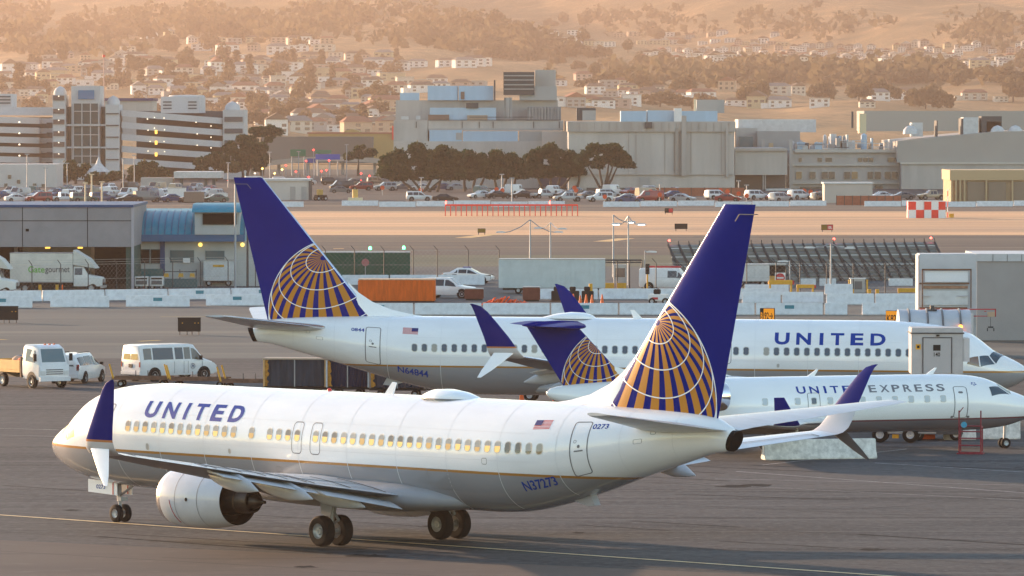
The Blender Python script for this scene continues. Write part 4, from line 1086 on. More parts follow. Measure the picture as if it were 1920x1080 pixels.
# ------------------------------------------------------------------ concrete barriers
def krail_mesh(L, worn=False):
    mb = MB(); prof = [(-.36, 0), (.36, 0), (.36, .1), (.2, .36), (.11, .9), (-.11, .9), (-.2, .36), (-.36, .1)]
    rs = [[(x, y * k, z) for y, z in prof] for x, k in ((-L / 2, 1), (L / 2, 1))]
    mb.rings(rs)
    return mb.mesh('concrete_barrier', C_concd if worn else C_conc, bevel=.03)
KM = {}
def krail(px0, px1, py, label, group, py1=None, worn=False, panel=False):
    a, b = gp(px0, py), gp(px1, py1 or py)
    L = (b - a).length - .12; key = (round(L * 2) / 2, worn)
    if key not in KM: KM[key] = krail_mesh(key[0], worn)
    o = place('concrete_barrier', KM[key], None, (a + b) / 2, math.atan2(b.y - a.y, b.x - a.x))
    o.scale.x = L / key[0]
    if panel:
        MB().b2(-.35, .35, -.19, -.165, .46, .74).build('reflector_panel', mat('teal_panel', (.03, .20, .26), .5), o)
    return tag(o, label, 'barrier', group)
gA = 'white concrete barriers in the front row along the outer apron'
lA = 'white concrete barrier in the front row across the outer apron'
for i, (a, b, y, pn) in enumerate(((-55, 62, 577, 1), (93, 206, 576, 0), (235, 357, 575, 1), (385, 505, 573, 1))): krail(a, b, y, 'white concrete barrier in the front row left of the blue fin, before the hangar', 'front barriers left of the blue fin', panel=bool(pn))
for i, x in enumerate(range(520, 1540, 128)): krail(x, x + 128, 590, lA, gA, panel=i % 3 == 1)
for a, b in ((1545, 1590), (1615, 1745), (1745, 1875), (1875, 2000)): krail(a, b, 590, 'white concrete barrier in the front row right of the tall fin', 'front barriers right of the tall fin')
for x in range(-40, 480, 118): krail(x, x + 118, 566 - (x + 40) * .012, 'white concrete barrier in the second row, before the chain link fence and hangar', 'second barrier row before the hangar', py1=566 - (x + 158) * .012, panel=(x > 200))
for x in range(1010, 1350, 112): krail(x, x + 112, 561, 'white concrete barrier behind the cones and the pale container', 'barriers behind the cones')
for a, b, y in ((1390, 1465, 568), (1465, 1545, 568), (1548, 1640, 571), (1640, 1725, 571)): krail(a, b, y, 'white concrete barrier in the inner row before the blast fence', 'inner barriers before the blast fence')
for a, b, y in ((1395, 1480, 553), (1545, 1600, 552)): krail(a, b, y, 'white concrete barrier farthest in before the blast fence', 'far barriers before the blast fence')
for x in range(640, 900, 90): krail(x, x + 90, 534, 'white concrete barrier beside the parked white car', 'barriers behind the containers')
krail(1428, 1643, 862, 'worn white concrete barrier in front of the regional jet', None, py1=859, worn=True)
for i, x in enumerate(range(500, 1960, 70)):
    if i % 7 in (1,): continue
    krail(x, x + 70, 388 - (i % 3), 'far white barrier along the car park edge', 'far barriers along the car park')

# ------------------------------------------------------------------ cones, bollards and other small repeats
def cone_mesh():
    mb = MB(); mb.box(0, 0, 0, .36, .36, .04); mb.lathe([(.04, .15), (.75, .045), (.76, .001)], (0, 0, 0), 'z', 12)
    return mb.mesh('traffic_cone', C_org, smooth=True)
cm = cone_mesh()
for px, py in ((1066, 570), (1075, 568), (1088, 571), (1099, 569), (1110, 570), (1129, 569)): tag(place('traffic_cone', cm, None, gp(px, py)), 'orange traffic cone under the pale corrugated container', 'traffic cone', 'cones under the pale container')
for px, py, l in ((978, 753, 'orange cone left of the baggage tractor under the parked airliner'), (1042, 752, 'orange cone right of the baggage tractor under the parked airliner')):
    tag(place('traffic_cone', cm, None, gp(px, py)), l, 'traffic cone')
for px, py, l in ((117, 556, 'red post on the barrier before the catering truck'), (250, 541, 'orange post at the hangar corner column'), (270, 541, 'orange post before the white ground power units')):
    tag(MB().cyl((0, 0, 0), (0, 0, 1.0), .06, .05, 8).build('marker_post', C_org, None, loc=gp(px, py)), l, 'marker post')
for px, l in ((75, 'yellow bollard under the catering truck, left one'), (107, 'yellow bollard under the catering truck, right one')):
    tag(MB().cyl((0, 0, 0), (0, 0, .75), .14, .14, 10).build('bollard', C_yel, None, loc=gp(px, 550)), l, 'bollard')

# the person, the tractor and other things under the parked aircraft
def skin_person(name, label, loc, rz, shirt, trousers):
    """one continuous body grown round a skeleton"""
    J = [((0, 0, .95), .14), ((0, 0, 1.18), .13), ((0, 0, 1.40), .15), ((0, 0, 1.50), .065), ((0.01, 0, 1.58), .075), ((.02, 0, 1.68), .095), ((.0, 0, 1.77), .06),
         ((0, .1, .90), .095), ((.03, .11, .5), .065), ((-.02, .11, .09), .045), ((.14, .13, .04), .04),
         ((0, -.1, .90), .095), ((.05, -.11, .5), .065), ((.04, -.11, .09), .045), ((.20, -.13, .04), .04),
         ((0, .2, 1.42), .07), ((-.03, .26, 1.15), .048), ((.08, .27, .92), .036), ((.11, .27, .82), .04),
         ((0, -.2, 1.42), .07), ((-.02, -.26, 1.15), .048), ((.12, -.27, .95), .036), ((.16, -.27, .86), .04)]
    E = [(0, 1), (1, 2), (2, 3), (3, 4), (4, 5), (5, 6), (0, 7), (7, 8), (8, 9), (9, 10), (0, 11), (11, 12), (12, 13), (13, 14), (2, 15), (15, 16), (16, 17), (17, 18), (2, 19), (19, 20), (20, 21), (21, 22)]
    me = bpy.data.meshes.new(name); me.from_pydata([j[0] for j in J], E, [])
    o = bpy.data.objects.new(name, me); COL.objects.link(o)
    o.modifiers.new('s', 'SKIN'); o.modifiers.new('u', 'SUBSURF').levels = 2
    for v, j in zip(me.skin_vertices[0].data, J): v.radius = (j[1], j[1])
    me.skin_vertices[0].data[0].use_root = True
    dg = bpy.context.evaluated_depsgraph_get(); m2 = bpy.data.meshes.new_from_object(o.evaluated_get(dg))
    bpy.data.objects.remove(o)
    for m in (mat('skin_tone', (.40, .24, .16), .6), shirt, trousers, C_black, mat('hair_dark', (.02, .015, .01), .8)): m2.materials.append(m)
    for p in m2.polygons:
        c = p.center; p.use_smooth = True
        p.material_index = 3 if c.z < .1 else 2 if c.z < .98 and abs(c.y) < .21 else 4 if c.z > 1.7 or (c.z > 1.6 and c.x < -.01) else 0 if c.z > 1.49 or (c.z < 1.1 and abs(c.y) > .21) else 1
    o = place(name, m2, None, loc, rz)
    return tag(o, label, 'person')
skin_person('person', 'person in dark trousers standing beside the tractor under the parked airliner', gp(1000, 747), radians(150), mat('vest_orange', (.8, .16, .03), .7), mat('trousers_navy', (.02, .025, .06), .8))
def tug():
    t = thing('baggage_tractor', 'small white baggage tractor under the parked airliner', 'tractor', gp(1022, 752), radians(170))
    mb = MB(); mb.b2(-1.1, 1.1, -.6, .6, .35, .85); mb.b2(.3, 1.15, -.6, .6, .85, 1.1); mb.build('body', C_white, t, bevel=.05)
    MB().b2(-.9, -.4, -.5, .5, .85, 1.3).build('seat', C_black, t, bevel=.05)
    for x in (-.75, .75):
        for y in (-.55, .55): wheel(t, x, y, .32, .22)
    MB().cyl((.2, .2, .9), (-.05, .2, 1.25), .02).build('steering_column', C_black, t)
    MB().b2(1.15, 1.2, -.3, .3, .5, .8).build('grille', C_yel, t)
tug()
# the things under the regional jet
def chassis_cart():
    t = thing('tow_dolly', 'low two-wheeled tow dolly under the regional jet', 'dolly', gp(1680, 829), radians(-8))
    mb = MB(); mb.b2(-.9, .9, -.4, .4, .42, .52); mb.b2(.9, 1.9, -.05, .05, .42, .48); mb.build('deck', C_steel, t)
    for x in (-.72, .72): wheel(t, x, -.5, .38, .2); wheel(t, x, .5, .38, .2)
    MB().box(0, -.2, .2, .3, .3, .18).build('jack', C_yel, t)
chassis_cart()
t = thing('water_barrier', 'bright orange plastic barrier under the regional jet', 'barrier', gp(1733, 823), radians(-3))
mb = MB(); mb.rings([[(x, y, z) for y, z in ((-.22, 0), (.22, 0), (.2, .2), (.13, .32), (.12, .62), (-.12, .62), (-.13, .32), (-.2, .2))] for x in (-.52, -.48, .48, .52)]); mb.build('shell', mat('barrier_orange', (.8, .10, .015), .45, noise=(3, .12)), t, bevel=.02)
for x in (-.3, .3): MB().lathe([(0, .06), (.05, .06), (.06, .001)], (x, 0, .62), 'z', 10).build('filler_cap', C_black, t)
krail(1767, 1832, 824, 'grubby white concrete barrier under the nose of the regional jet, behind the red stand', None, worn=True)
krail(1838, 1915, 823, 'grubby white concrete barrier at the nose wheel of the regional jet', None, worn=True)
def red_stand():
    t = thing('maintenance_stand', 'dark red tubular step stand at the regional jet door', 'steps', gp(1820, 851), radians(-10))
    rd = mat('stand_red', (.22, .02, .035), .5, noise=(4, .2))
    mb = MB()
    for x in (-.5, .5):
        for y, h in ((-.35, 2.0), (.35, 1.25)): mb.cyl((x, y, .06), (x, y, h), .032, .032, 8)
        mb.cyl((x, -.35, .1), (x, .35, .1), .03); mb.cyl((x, -.35, 1.22), (x, .35, 1.22), .03)
    mb.build('frame', rd, t)
    for z, y in ((.06, -.35), (.38, -.30), (.70, -.2), (1.0, -.05), (1.25, .1)): MB().b2(-.5, .5, y - .08, y + .14, z, z + .05).build('tread', rd, t)
    MB().b2(-.6, .6, -.42, .42, .0, .06).build('base', rd, t)
    MB().lathe([(0, .001), (0, .14), (.03, .14), (.03, .001)], (-.27, -.40, 1.35), 'y', 18).build('warning_disc', mat('disc_blue', (.05, .3, .45), .4), t)
    MB().cyl((-.5, -.35, 1.9), (-.3, -.35, 2.15), .02).build('hose_rest', rd, t)
red_stand()
# ------------------------------------------------------------------ hangar, blue-roofed building and what stands before them
class PB(MB):
    """boxes given by their outline in the photo and their distance"""
    def __init__(s, d): MB.__init__(s); s.d = d
    def r(s, x0, x1, yt, yb, near=0.0, deep=1.0, mi=0):
        d = s.d + near
        zb = PZ(yb, d) if yb is not None else 0.0
        return s.b2(PX(x0, d), PX(x1, d), d, d + deep, max(zb, -.02), PZ(yt, d), mi)
M_fascia = mat('hangar_cladding', (.235, .225, .24), .65, noise=(.5, .08))
M_hblue = mat('roof_edge_blue', (.008, .055, .15), .5)
M_roofb = mat('metal_roof_blue', (.02, .21, .30), .5, .0, noise=(.8, .12, (1, .3, 1)))
M_wallg = mat('rendered_wall_grey', (.40, .41, .40), .8, noise=(.6, .08))
M_darkin = mat('dark_interior', (.003, .004, .004), .9, spec=.05)
M_lamp = mat('lamp_amber', (.8, .5, .1), .4, emit=(1, .55, .08), estr=.7)
M_lampw = mat('lamp_white', (.8, .8, .8), .4, emit=(1, .80, .5), estr=.75)
M_pole = mat('pole_grey', (.30, .32, .35), .5, .4)
d = D(545)
t = thing('hangar', 'grey hangar with an open bay holding the catering trucks', 'hangar', (0, 0, 0))
PB(d).r(-260, 248, 388, 463, 0, 22).build('fascia', M_fascia, t)
PB(d).r(-262, 250, 384, 389, -.12, 22.2).build('roof_edge', M_hblue, t)
PB(d).r(-260, -250, 463, None, 0, 22).build('side_wall', M_fascia, t); PB(d).r(246, 250.5, 389, None, -.06, .5).build('corner_column', mat('column_grey', (.34, .33, .36), .7), t)
PB(d).r(236, 246, 463, None, .3, 21.5).build('inner_wall', mat('teal_wall', (.035, .085, .075), .7), t)
PB(d).r(-250, 236, 463, None, 21, .3).build('back_wall', M_darkin, t)  # near-black colour gives the wall the shade of the deep bay
for x in (42, 164): PB(d).r(x - .6, x + .6, 389, 463, -.02, .05).build('panel_joint', M_darkin, t)
PB(d).r(-260, 246, 413.4, 414.6, -.025, .05).build('panel_joint', M_darkin, t)
PB(d).r(48, 54, 429, 434, -.03, .05).build('wall_vent', M_darkin, t)
PB(d).r(26, 33, 463, None, 3, .4).build('bay_column', M_fascia, t)
for x, m in ((89, M_lamp), (150, M_lamp)): PB(d).r(x - 4.5, x + 4.5, 463.2, 466, .8, .3).build('bay_lamp', m, t)
d2 = d + 14
t = thing('roof_monitor_building', 'low building with a curved blue metal roof and dormer, beside the hangar', 'building', (0, 0, 0))
PB(d2).r(250, 520, 452, None, 1.0, 18).build('wall', M_wallg, t)
mb = MB(); x0, x1 = PX(246, d2), PX(458, d2); ze, zt = PZ(453, d2), PZ(397, d2)
arc = [(d2 + .2 + 6.5 * (1 - cos(a)), ze + (zt - ze) * sin(a)) for a in [pi / 2 * i / 12 for i in range(13)]]
mb.rings([[(x, y, z) for y, z in arc] + [(x, d2 + 20, zt), (x, d2 + 20, ze)] for x in (x0, x1)])
r = mb.build('roof', M_roofb, t, smooth=True)
mb = MB()
n = 17
for i in range(n + 1):
    x = x0 + (x1 - x0) * i / n
    for (ya, za), (yb, zb) in zip(arc, arc[1:]): mb.add([(x - .04, ya, za + .0), (x + .04, ya, za), (x + .04, yb, zb), (x - .04, yb, zb), (x - .04, ya - .05, za + .05), (x + .04, ya - .05, za + .05), (x + .04, yb - .05, zb + .06), (x - .04, yb - .05, zb + .06)], [(4, 5, 6, 7), (0, 3, 7, 4), (1, 5, 6, 2)])
mb.build('standing_seams', mat('seam_blue', (.04, .12, .22), .4, .3), r)
PB(d2).r(246, 458, 440, 453, -.25, .5).build('eaves', mat('eaves_blue', (.03, .11, .22), .5), t)
for x in (300, 308): pass
PB(d2).r(300, 309, 453, None, .85, .3).build('pilaster', M_hblue, t)
dm = PB(d2 - .5); dm.r(365, 449, 397, 440, .1, 6); dm.build('dormer', M_wallg, t)
PB(d2 - .6).r(380, 444, 400, 421, .05, .3).build('dormer_opening', M_darkin, t)
mb = MB(); xa, xb = PX(361, d2), PX(452, d2); zb_, zt_ = PZ(398, d2), PZ(382, d2)
a2 = [(d2 - 1.0 + 3 * (1 - cos(a)), zb_ + (zt_ - zb_) * sin(a)) for a in [pi / 2 * i / 8 for i in range(9)]]
mb.rings([[(x, y, z) for y, z in a2] + [(x, d2 + 7, zt_), (x, d2 + 7, zb_)] for x in (xa, xb)]); mb.build('dormer_roof', M_roofb, t, smooth=True)
for (a_, b_, y0, y1, m) in ((252, 280, 468, 494, M_darkin), (283, 303, 468, 494, M_darkin), (320, 363, 470, 492, mat('window_blue_grey', (.06, .11, .13), .2)), (386, 420, 471, 488, mat('window_blue_grey', (.06, .11, .13), .2))):
    f = PB(d2).r(a_ - 1, b_ + 1, y0 - 1, y1 + 1, .93, .2).build('window', mat('window_frame_teal', (.12, .18, .2), .5), t); PB(d2).r(a_, b_, y0, y1, .88, .1).build('pane', m, f)
PB(d2).r(343, 356, 484, 493, .8, .05).build('notice', mat('notice_white', (.7, .7, .7), .6), t)
for x, y in ((375, 459), (454, 459)):
    mb = MB(); mb.lathe([(-.2, .001), (-.14, .15), (0, .2), (.14, .15), (.2, .001)], (PX(x, d2), d2 + .5, PZ(y, d2)), 'z', 12); mb.build('wall_lamp', mat('globe_lamp', (.8, .7, .3), .4, emit=(1, .62, .12), estr=.55), t)
PB(d2).r(255, 305, 504, 521, .7, .4).build('lower_glazing', mat('teal_glass', (.02, .12, .13), .2), t)

# catering trucks
M_box = mat('truck_box_cream', (.50, .50, .46), .5, noise=(1.2, .10))
def box_truck(name, label, loc, rz, L, H, paint, cab=True, text=None, dock=True):
    t = thing(name, label, 'truck', loc, rz)
    MB().b2(-L / 2, L / 2, -1.2, 1.2, .95, .95 + H).build('cargo_box', paint, t, bevel=.03)
    MB().b2(-L / 2, L / 2 + (2.6 if cab else 0), -.45, .45, .55, .9).build('chassis', C_black, t)
    mb = MB(); mb.b2(-L / 2 - .02, L / 2 + .02, -1.22, 1.22, .93, 1.03); mb.b2(-L / 2 - .02, L / 2 + .02, -1.22, 1.22, .93 + H, .99 + H); mb.build('box_rail', C_steel, t)
    if dock:
        mb = MB(); mb.rings([[(L / 2 + .02, y, .95 + H - 1.0), (L / 2 + 2.0, y, .95 + H - 1.3), (L / 2 + 1.3, y, .95 + H - .45), (L / 2 + .02, y, .95 + H + .3)] for y in (-1.05, 1.05)]); mb.build('loading_platform', paint, t)
    if cab:
        c = Shell([(L / 2 + .05, .6, 1.55, 2.35, .95, 1.0, .9), (L / 2 + .9, .6, 1.55, 2.35, .95, 1.0, .88), (L / 2 + 1.3, .6, 1.45, 1.58, .95, 1.0, .9), (L / 2 + 2.4, .6, 1.3, 1.38, .85, .9, .8), (L / 2 + 2.5, .7, 1.2, 1.25, .8, .85, .75)])
        c.mesh(MB()).build('cab', mat('cab_white', (.62, .63, .62), .4), t, smooth=True, ang=28)
        for sg in (1, -1):
            MB().quad(c.side(L / 2 + .15, .05, sg), c.side(L / 2 + .8, .05, sg), c.side(L / 2 + .8, .88, sg), c.side(L / 2 + .15, .88, sg)).build('side_window', C_glass, t)
            MB().b2(L / 2 + 2.44, L / 2 + 2.54, sg * .7 - .14, sg * .7 + .14, .95, 1.2).build('headlamp', C_lampw, t)
        mb = MB(); P = []
        for i in range(4): P += [c.top(L / 2 + .92 + .37 * i / 3, -.95), c.top(L / 2 + .92 + .37 * i / 3, .95)]
        mb.add(P, [(2 * i, 2 * i + 1, 2 * i + 3, 2 * i + 2) for i in range(3)]); mb.build('windshield', C_glass, t)
        MB().b2(L / 2 + 2.47, L / 2 + 2.53, -.5, .5, .75, 1.22).build('grille', C_grille, t); MB().b2(L / 2 + 2.4, L / 2 + 2.62, -1, 1, .45, .68).build('bumper', C_steel, t)
        for sg in (1, -1): wheel(t, L / 2 + 1.6, sg * .82, .45, .28)
    for sg in (1, -1): wheel(t, -L / 2 + 1.3, sg * .82, .45, .5)
    if text:
        q = MB(); y = -1.215; w = [-1.14, .30, 2.45]
        sign_text(q, text[0], (w[0], y, 1.78), (w[1] - w[0], 0, 0), (0, 0, .56), 0, .01); sign_text(q, text[1], (w[1] + .05, y, 1.64), (w[2] - w[1], 0, 0), (0, 0, .62), 1, .01)
        q.build('lettering', [mat('lettering_green', (.10, .36, .03), .6), mat('lettering_grey', (.08, .09, .10), .6)], t)
    return t
p = gp(82, 549)
box_truck('catering_truck', 'cream catering truck with green and grey lettering in front of the hangar bay', p, radians(-6), 5.5, 2.5, M_box, True, ('Gate', 'gourmet'))
p = gp(110, 536)
box_truck('catering_truck', 'second catering truck in the dark hangar bay, behind the lettered truck', p, radians(-4), 6.2, 3.2, M_box, False, None, False)
p = gp(-72, 556)
box_truck('catering_truck', 'catering truck cut by the left edge of the photo', p, radians(-6), 4.6, 2.7, M_box, True, None, True)
def trailer(label, px0, px1, yt, yb, paint, deep=2.4, name='box_trailer', cat='trailer', ribs=0, dn=0, wheels=True, ridge=False, end=None):
    d = D(yb) ; t = thing(name, label, cat, (PX((px0 + px1) / 2, d), d, 0), dn)
    L = SZ(px1 - px0, d); H = PZ(yt, d); z0 = .5 if wheels else .12
    b = MB().b2(-L / 2, L / 2, 0, deep, z0, H).build('cargo_box', paint, t, bevel=.03)
    if ribs:
        mb = MB()
        for i in range(ribs + 1): mb.b2(-L / 2 + L * i / ribs - .04, -L / 2 + L * i / ribs + .04, -.045, .0, z0 + .05, H - .05)
        for i in range(3): mb.b2(-L / 2 - .045, -L / 2, deep * i / 2 - .04 + (.05 if i == 0 else 0), deep * i / 2 + .04 - (.05 if i == 2 else 0), z0, H - .05)
        mb.build('corrugation', paint, b)
    mb = MB(); mb.b2(-L / 2 - .03, L / 2 + .03, -.05, deep + .05, H - .0, H + .07); mb.build('roof_rail', C_steel if not end else end, t)
    if wheels:
        MB().b2(-L / 2 + .3, L / 2 - .3, .3, deep - .3, .32, z0).build('chassis', C_black, t)
        for x in (-L * .32, L * .32):
            for y in (.25, deep - .25): wheel(t, x, y, .3, .2)
    else: MB().b2(-L / 2 + .05, L / 2 - .05, .05, deep - .05, 0, z0).build('skid', C_black, t)
    return t
M_trw = mat('trailer_white', (.52, .53, .53), .5, noise=(1.5, .12))
t = trailer('white box trailer with a yellow label, left of the blue fin', 381, 438, 489, 537, M_trw)
MB().b2(-.5, .5, -.03, -.002, 1.75, 1.95).build('yellow_label', C_yel, t)
trailer('taller white trailer close beside the blue fin, behind the dark pole', 440, 476, 476, 534, M_trw)
for a, b, l in ((252, 278, 'white ground power unit before the blue-roofed building, left of the pair'), (281, 306, 'white ground power unit before the blue-roofed building, right of the pair')):
    d = D(543); t = thing('ground_power_unit', l, 'ground equipment', (PX((a + b) / 2, d), d, 0)); w = SZ(b - a, d)
    MB().b2(-w / 2, w / 2, 0, 1.8, .3, 1.15).build('housing', C_white, t, bevel=.04); MB().b2(-w / 2 + .12, w / 2 - .12, -.03, -.002, .45, .8).build('grille', C_grille, t)
    mb = MB(); mb.b2(-w / 2 + .1, w / 2 - .1, -.02, -.002, .9, 1.05); mb.build('control_panel', C_black, t)
    for x in (-.4, .4): wheel(t, x, .3, .2, .14); wheel(t, x, 1.5, .2, .14)
d = D(541); t = thing('loading_rack', 'teal steel rack with orange straps by the blue-roofed building', 'rack', (PX(337, d), d, 0))
MB().b2(-1.5, 1.5, 0, 1.2, .1, .85).build('bin', mat('bin_teal', (.05, .12, .13), .6), t); mb = MB()
for x in (-1.45, 0, 1.45): mb.cyl((x, .1, .8), (x, .1, 1.7), .04, .04, 6)
mb.cyl((-1.5, .1, 1.5), (1.5, .1, 1.5), .04, .04, 6); mb.build('frame', C_dsteel, t)
for x in (-1.2, .1, 1.1): MB().box(x, .05, 1.0, .5, .3, .35, 0, 0, .7).build('strap_bundle', C_yel, t)

# fence before the hangar
def fence(label, posts, yb, h, rails, y2=None, arm=True):
    a, b = gp(posts[0], yb), gp(posts[-1], y2 or yb)
    t = thing('chain_link_fence', label, 'fence', a); L = (b - a).length; ang = math.atan2(b.y - a.y, b.x - a.x); t.rotation_euler.z = ang
    def loc(px): return (px - posts[0]) / (posts[-1] - posts[0]) * L
    for px in posts:
        mb = MB(); x = loc(px); mb.cyl((x, 0, 0), (x, 0, h), .045, .045, 6)
        if arm: mb.cyl((x, 0, h), (x - .35, 0, h + .4), .035, .03, 6)
        mb.build('fence_post', C_dsteel, t)
    mb = MB()
    for z in rails: mb.cyl((0, 0, z), (L, 0, z), .014, .014, 4, 0, False)
    mb.build('rail_wire', C_steel, t)
    mb = MB(); k = int(L / .42)
    for i in range(k):
        x = L * i / k
        mb.cyl((x, 0, .1), (min(L, x + h), 0, min(h, L - x) if x + h > L else h), .005, .005, 3, 0, False); mb.cyl((x, 0, h), (min(L, x + h), 0, max(.05, h - (L - x)) if x + h > L else .05), .005, .005, 3, 0, False)
    mb.build('mesh_wire', C_steel, t)
fence('chain link fence with barbed wire arms before the hangar', [-48, 5, 57, 110, 161, 214, 267, 320, 373, 426, 479], 556, 2.6, (.1, 1.3, 2.55, 2.75, 2.95), 544)
fence('chain link fence behind the police car and containers', [610, 665, 720, 775, 820, 878, 936], 527, 2.9, (.1, 1.5, 2.85))
fence('chain link fence before the blast fence', [1230, 1290, 1345, 1400, 1455, 1500, 1550, 1600, 1660, 1720], 549, 2.6, (.1, 1.3, 2.55))
# poles
def lamp_pole(label, px, yb, yt, arms, bright=False, dual=True, cat='street lamp', r=.1):
    d = D(yb); t = thing('street_lamp', label, cat, (PX(px, d), d, 0), 0, None)
    H = PZ(yt, d); MB().cyl((0, 0, 0), (0, 0, H), r, r * .6, 10).build('pole', M_pole, t)
    for dx, dy, dep in arms:
        ex, ez = SZ(dx, d), H + SZ(dy, d)
        mb = MB(); mb.path([(0, 0, H), (ex * .35, dep * .35, H + (ez - H) * .55), (ex * .75, dep * .8, H + (ez - H) * .92), (ex, dep, ez)], .045, 6); mb.build('arm', M_pole, t)
        mb = MB(); sx = 1 if dx > 0 else -1
        mb.rings([[(ex + sx * u, dep + y, ez + z) for y, z in ((-w, -.02), (w, -.02), (w * .8, h), (-w * .8, h))] for u, w, h in ((-.2, .08, .08), (.1, .16, .14), (.6, .16, .12), (.75, .06, .06))])
        h = mb.build('lamp_head', M_trw, t)
        if bright: MB().b2(min(ex, ex + sx * .6), max(ex, ex + sx * .6), dep - .13, dep + .13, ez - .06, ez - .025).build('sun_glint_pane', mat('lamp_sun_glint', (.9, .9, .9), .4, emit=(1, .95, .85), estr=3.0), h)  # glowing pane imitates low sun reflected by the lamp head
    return t
lamp_pole('tall double-armed lamp left of the pale container pair, arms spread wide', 994, 500, 412, ((-50, -24, 0), (48, -24, .5)))
lamp_pole('double-armed lamp with a camera box, right of the tallest lamp by the pale container', 1032, 505, 417, ((-17, -12, 2), (17, -12, -2)))
lamp_pole('lamp post with a sun-glinting head right of the pale container, nearer the gate frame', 1150, 520, 403, ((28, -14, .5),), True)
lamp_pole('lamp post with sun-glinting heads between the gate frame and the tall fin', 1178, 535, 405, ((-16, -16, 1), (18, -16, -1)), True)
lamp_pole('double-armed lamp in front of the blast fence', 1558, 548, 456, ((-34, -9, 0), (30, -10, 0)))
lamp_pole('short single lamp by the round stop sign before the blast fence', 1481, 540, 488, ((-7, -3, 0),), cat='street lamp', r=.06)
lamp_pole('thin single lamp near the traffic light', 1209, 540, 470, ((7, -3, 0),), r=.06)
for px, yb, yt, l, c in ((464, 550, 432, 'dark pole before the white trailers, left of the blue fin', C_dsteel), (441, 543, 345, 'tall pale pole left of the blue fin', M_pole)):
    d = D(yb); tag(MB().cyl((0, 0, 0), (0, 0, PZ(yt, d)), .11, .08, 10).build('pole', c, None, loc=(PX(px, d), d, 0)), l, 'pole')

# ------------------------------------------------------------------ containers and vehicles on the service road
M_grn = mat('container_green', (.008, .075, .05), .8, noise=(1.2, .2))
M_orc = mat('container_orange', (.62, .11, .008), .6, noise=(1.5, .2, (3, 1, .5)))
M_pale = mat('container_pale', (.46, .52, .53), .5, noise=(1.2, .08))
M_brn = mat('bin_brown', (.16, .05, .035), .65, noise=(2, .2))
t = trailer('dark green container behind the orange container', 600, 768, 474, 522, M_grn, 2.5, 'shipping_container', 'container', 14, 0, False)
t = trailer('orange container with an open littered top behind the fin', 672, 815, 525, 567, M_orc, 2.6, 'shipping_container', 'container', 16, radians(-1.5), False, end=mat('container_lid', (.5, .34, .22), .7, noise=(2, .3)))
t = trailer('long pale corrugated container raised on a trailer', 936, 1134, 487, 551, M_pale, 2.6, 'raised_container', 'container', 22, radians(-1), True)
d = D(551)
for c in kids(t):
    if c.name.startswith('cargo_box'): pass
trailer('small brown bin left of the orange netting', 872, 906, 542, 563, M_brn, 1.2, 'waste_bin', 'bin', 6, 0, False)
trailer('dark red bin under the pale container', 981, 1012, 539, 565, M_brn, 1.2, 'waste_bin', 'bin', 6, 0, False)
# the heap of orange netting
random.seed(5)
mb = MB(); a = gp(908, 572); b = gp(1000, 573)
for i in range(26):
    u = i / 25; c = a.lerp(b, u); h = .75 * sin(pi * min(1, u * .9 + .1)) * (.6 + .5 * random.random()) * (1.2 - u * .7)
    mb.rings([[(c.x + (q - .5) * .5 + random.uniform(-.1, .1), c.y + .8 * cos(2 * pi * k / 7) * (1 - q * .6) + random.uniform(-.1, .1), max(0, .02 + h * q + random.uniform(-.06, .06))) for k in range(7)] for q in (0, .5, 1)])
tag(mb.build('netting_heap', mat('netting_orange', (.8, .10, .02), .8, noise=(6, .3)), None), 'crumpled heap of bright orange netting before the pale container', 'netting')
for px, l in ((1045, 'dark equipment rack under the pale container, left one'), (1075, 'dark equipment rack under the pale container, middle one'), (1102, 'dark equipment rack with yellow drums under the pale container')):
    d = D(566); t = thing('equipment_rack', l, 'rack', (PX(px, d), d, 0))
    mb = MB(); mb.b2(-.5, .5, 0, .8, .1, .9); mb.b2(-.3, .2, 0, .6, .9, 1.25); mb.build('machine', C_black, t, bevel=.04)
    MB().b2(-.62, .62, -.05, .85, .02, .1).build('pallet', C_rust, t)
    if px > 1080: MB().cyl((.25, .3, .9), (.25, .3, 1.5), .16, .16, 10).build('drum', C_yel, t)
def car_shell(k):
    return {'sedan': Shell([(-2.35, .4, .8, .85, .65, .78, .6), (-2.25, .25, .85, .95, .78, .86, .7), (-1.65, .22, .93, 1.02, .85, .9, .72), (-.95, .22, .92, 1.42, .85, .9, .58), (.15, .22, .9, 1.43, .85, .9, .58), (1.1, .22, .86, .92, .85, .9, .74), (2.1, .25, .7, .75, .78, .86, .7), (2.32, .38, .6, .64, .6, .74, .55)]),
            'suv': Shell([(-2.3, .45, 1.0, 1.2, .78, .88, .66), (-2.22, .32, 1.02, 1.68, .84, .93, .66), (-1.8, .3, 1.02, 1.76, .86, .95, .68), (.2, .3, 1.0, 1.76, .86, .95, .68), (1.05, .3, .98, 1.08, .86, .95, .78), (2.1, .32, .88, .94, .82, .9, .72), (2.3, .45, .75, .8, .7, .8, .6)]),
            'van': Shell([(-2.4, .45, 1.05, 1.9, .82, .92, .76), (-2.3, .32, 1.08, 1.98, .86, .96, .8), (1.0, .3, 1.08, 1.98, .86, .96, .8), (1.75, .3, 1.02, 1.12, .86, .95, .8), (2.3, .35, .85, .9, .8, .9, .7), (2.4, .5, .75, .8, .7, .8, .6)]),
            'pickup': Shell([(-2.6, .5, .9, .98, .82, .92, .84), (-.95, .38, .92, 1.0, .84, .94, .84), (-.85, .38, .95, 1.72, .84, .94, .66), (.35, .38, .95, 1.74, .84, .94, .66), (1.1, .38, .98, 1.06, .84, .94, .78), (2.4, .42, .9, .95, .8, .9, .76), (2.6, .55, .8, .84, .7, .8, .65)])}[k]
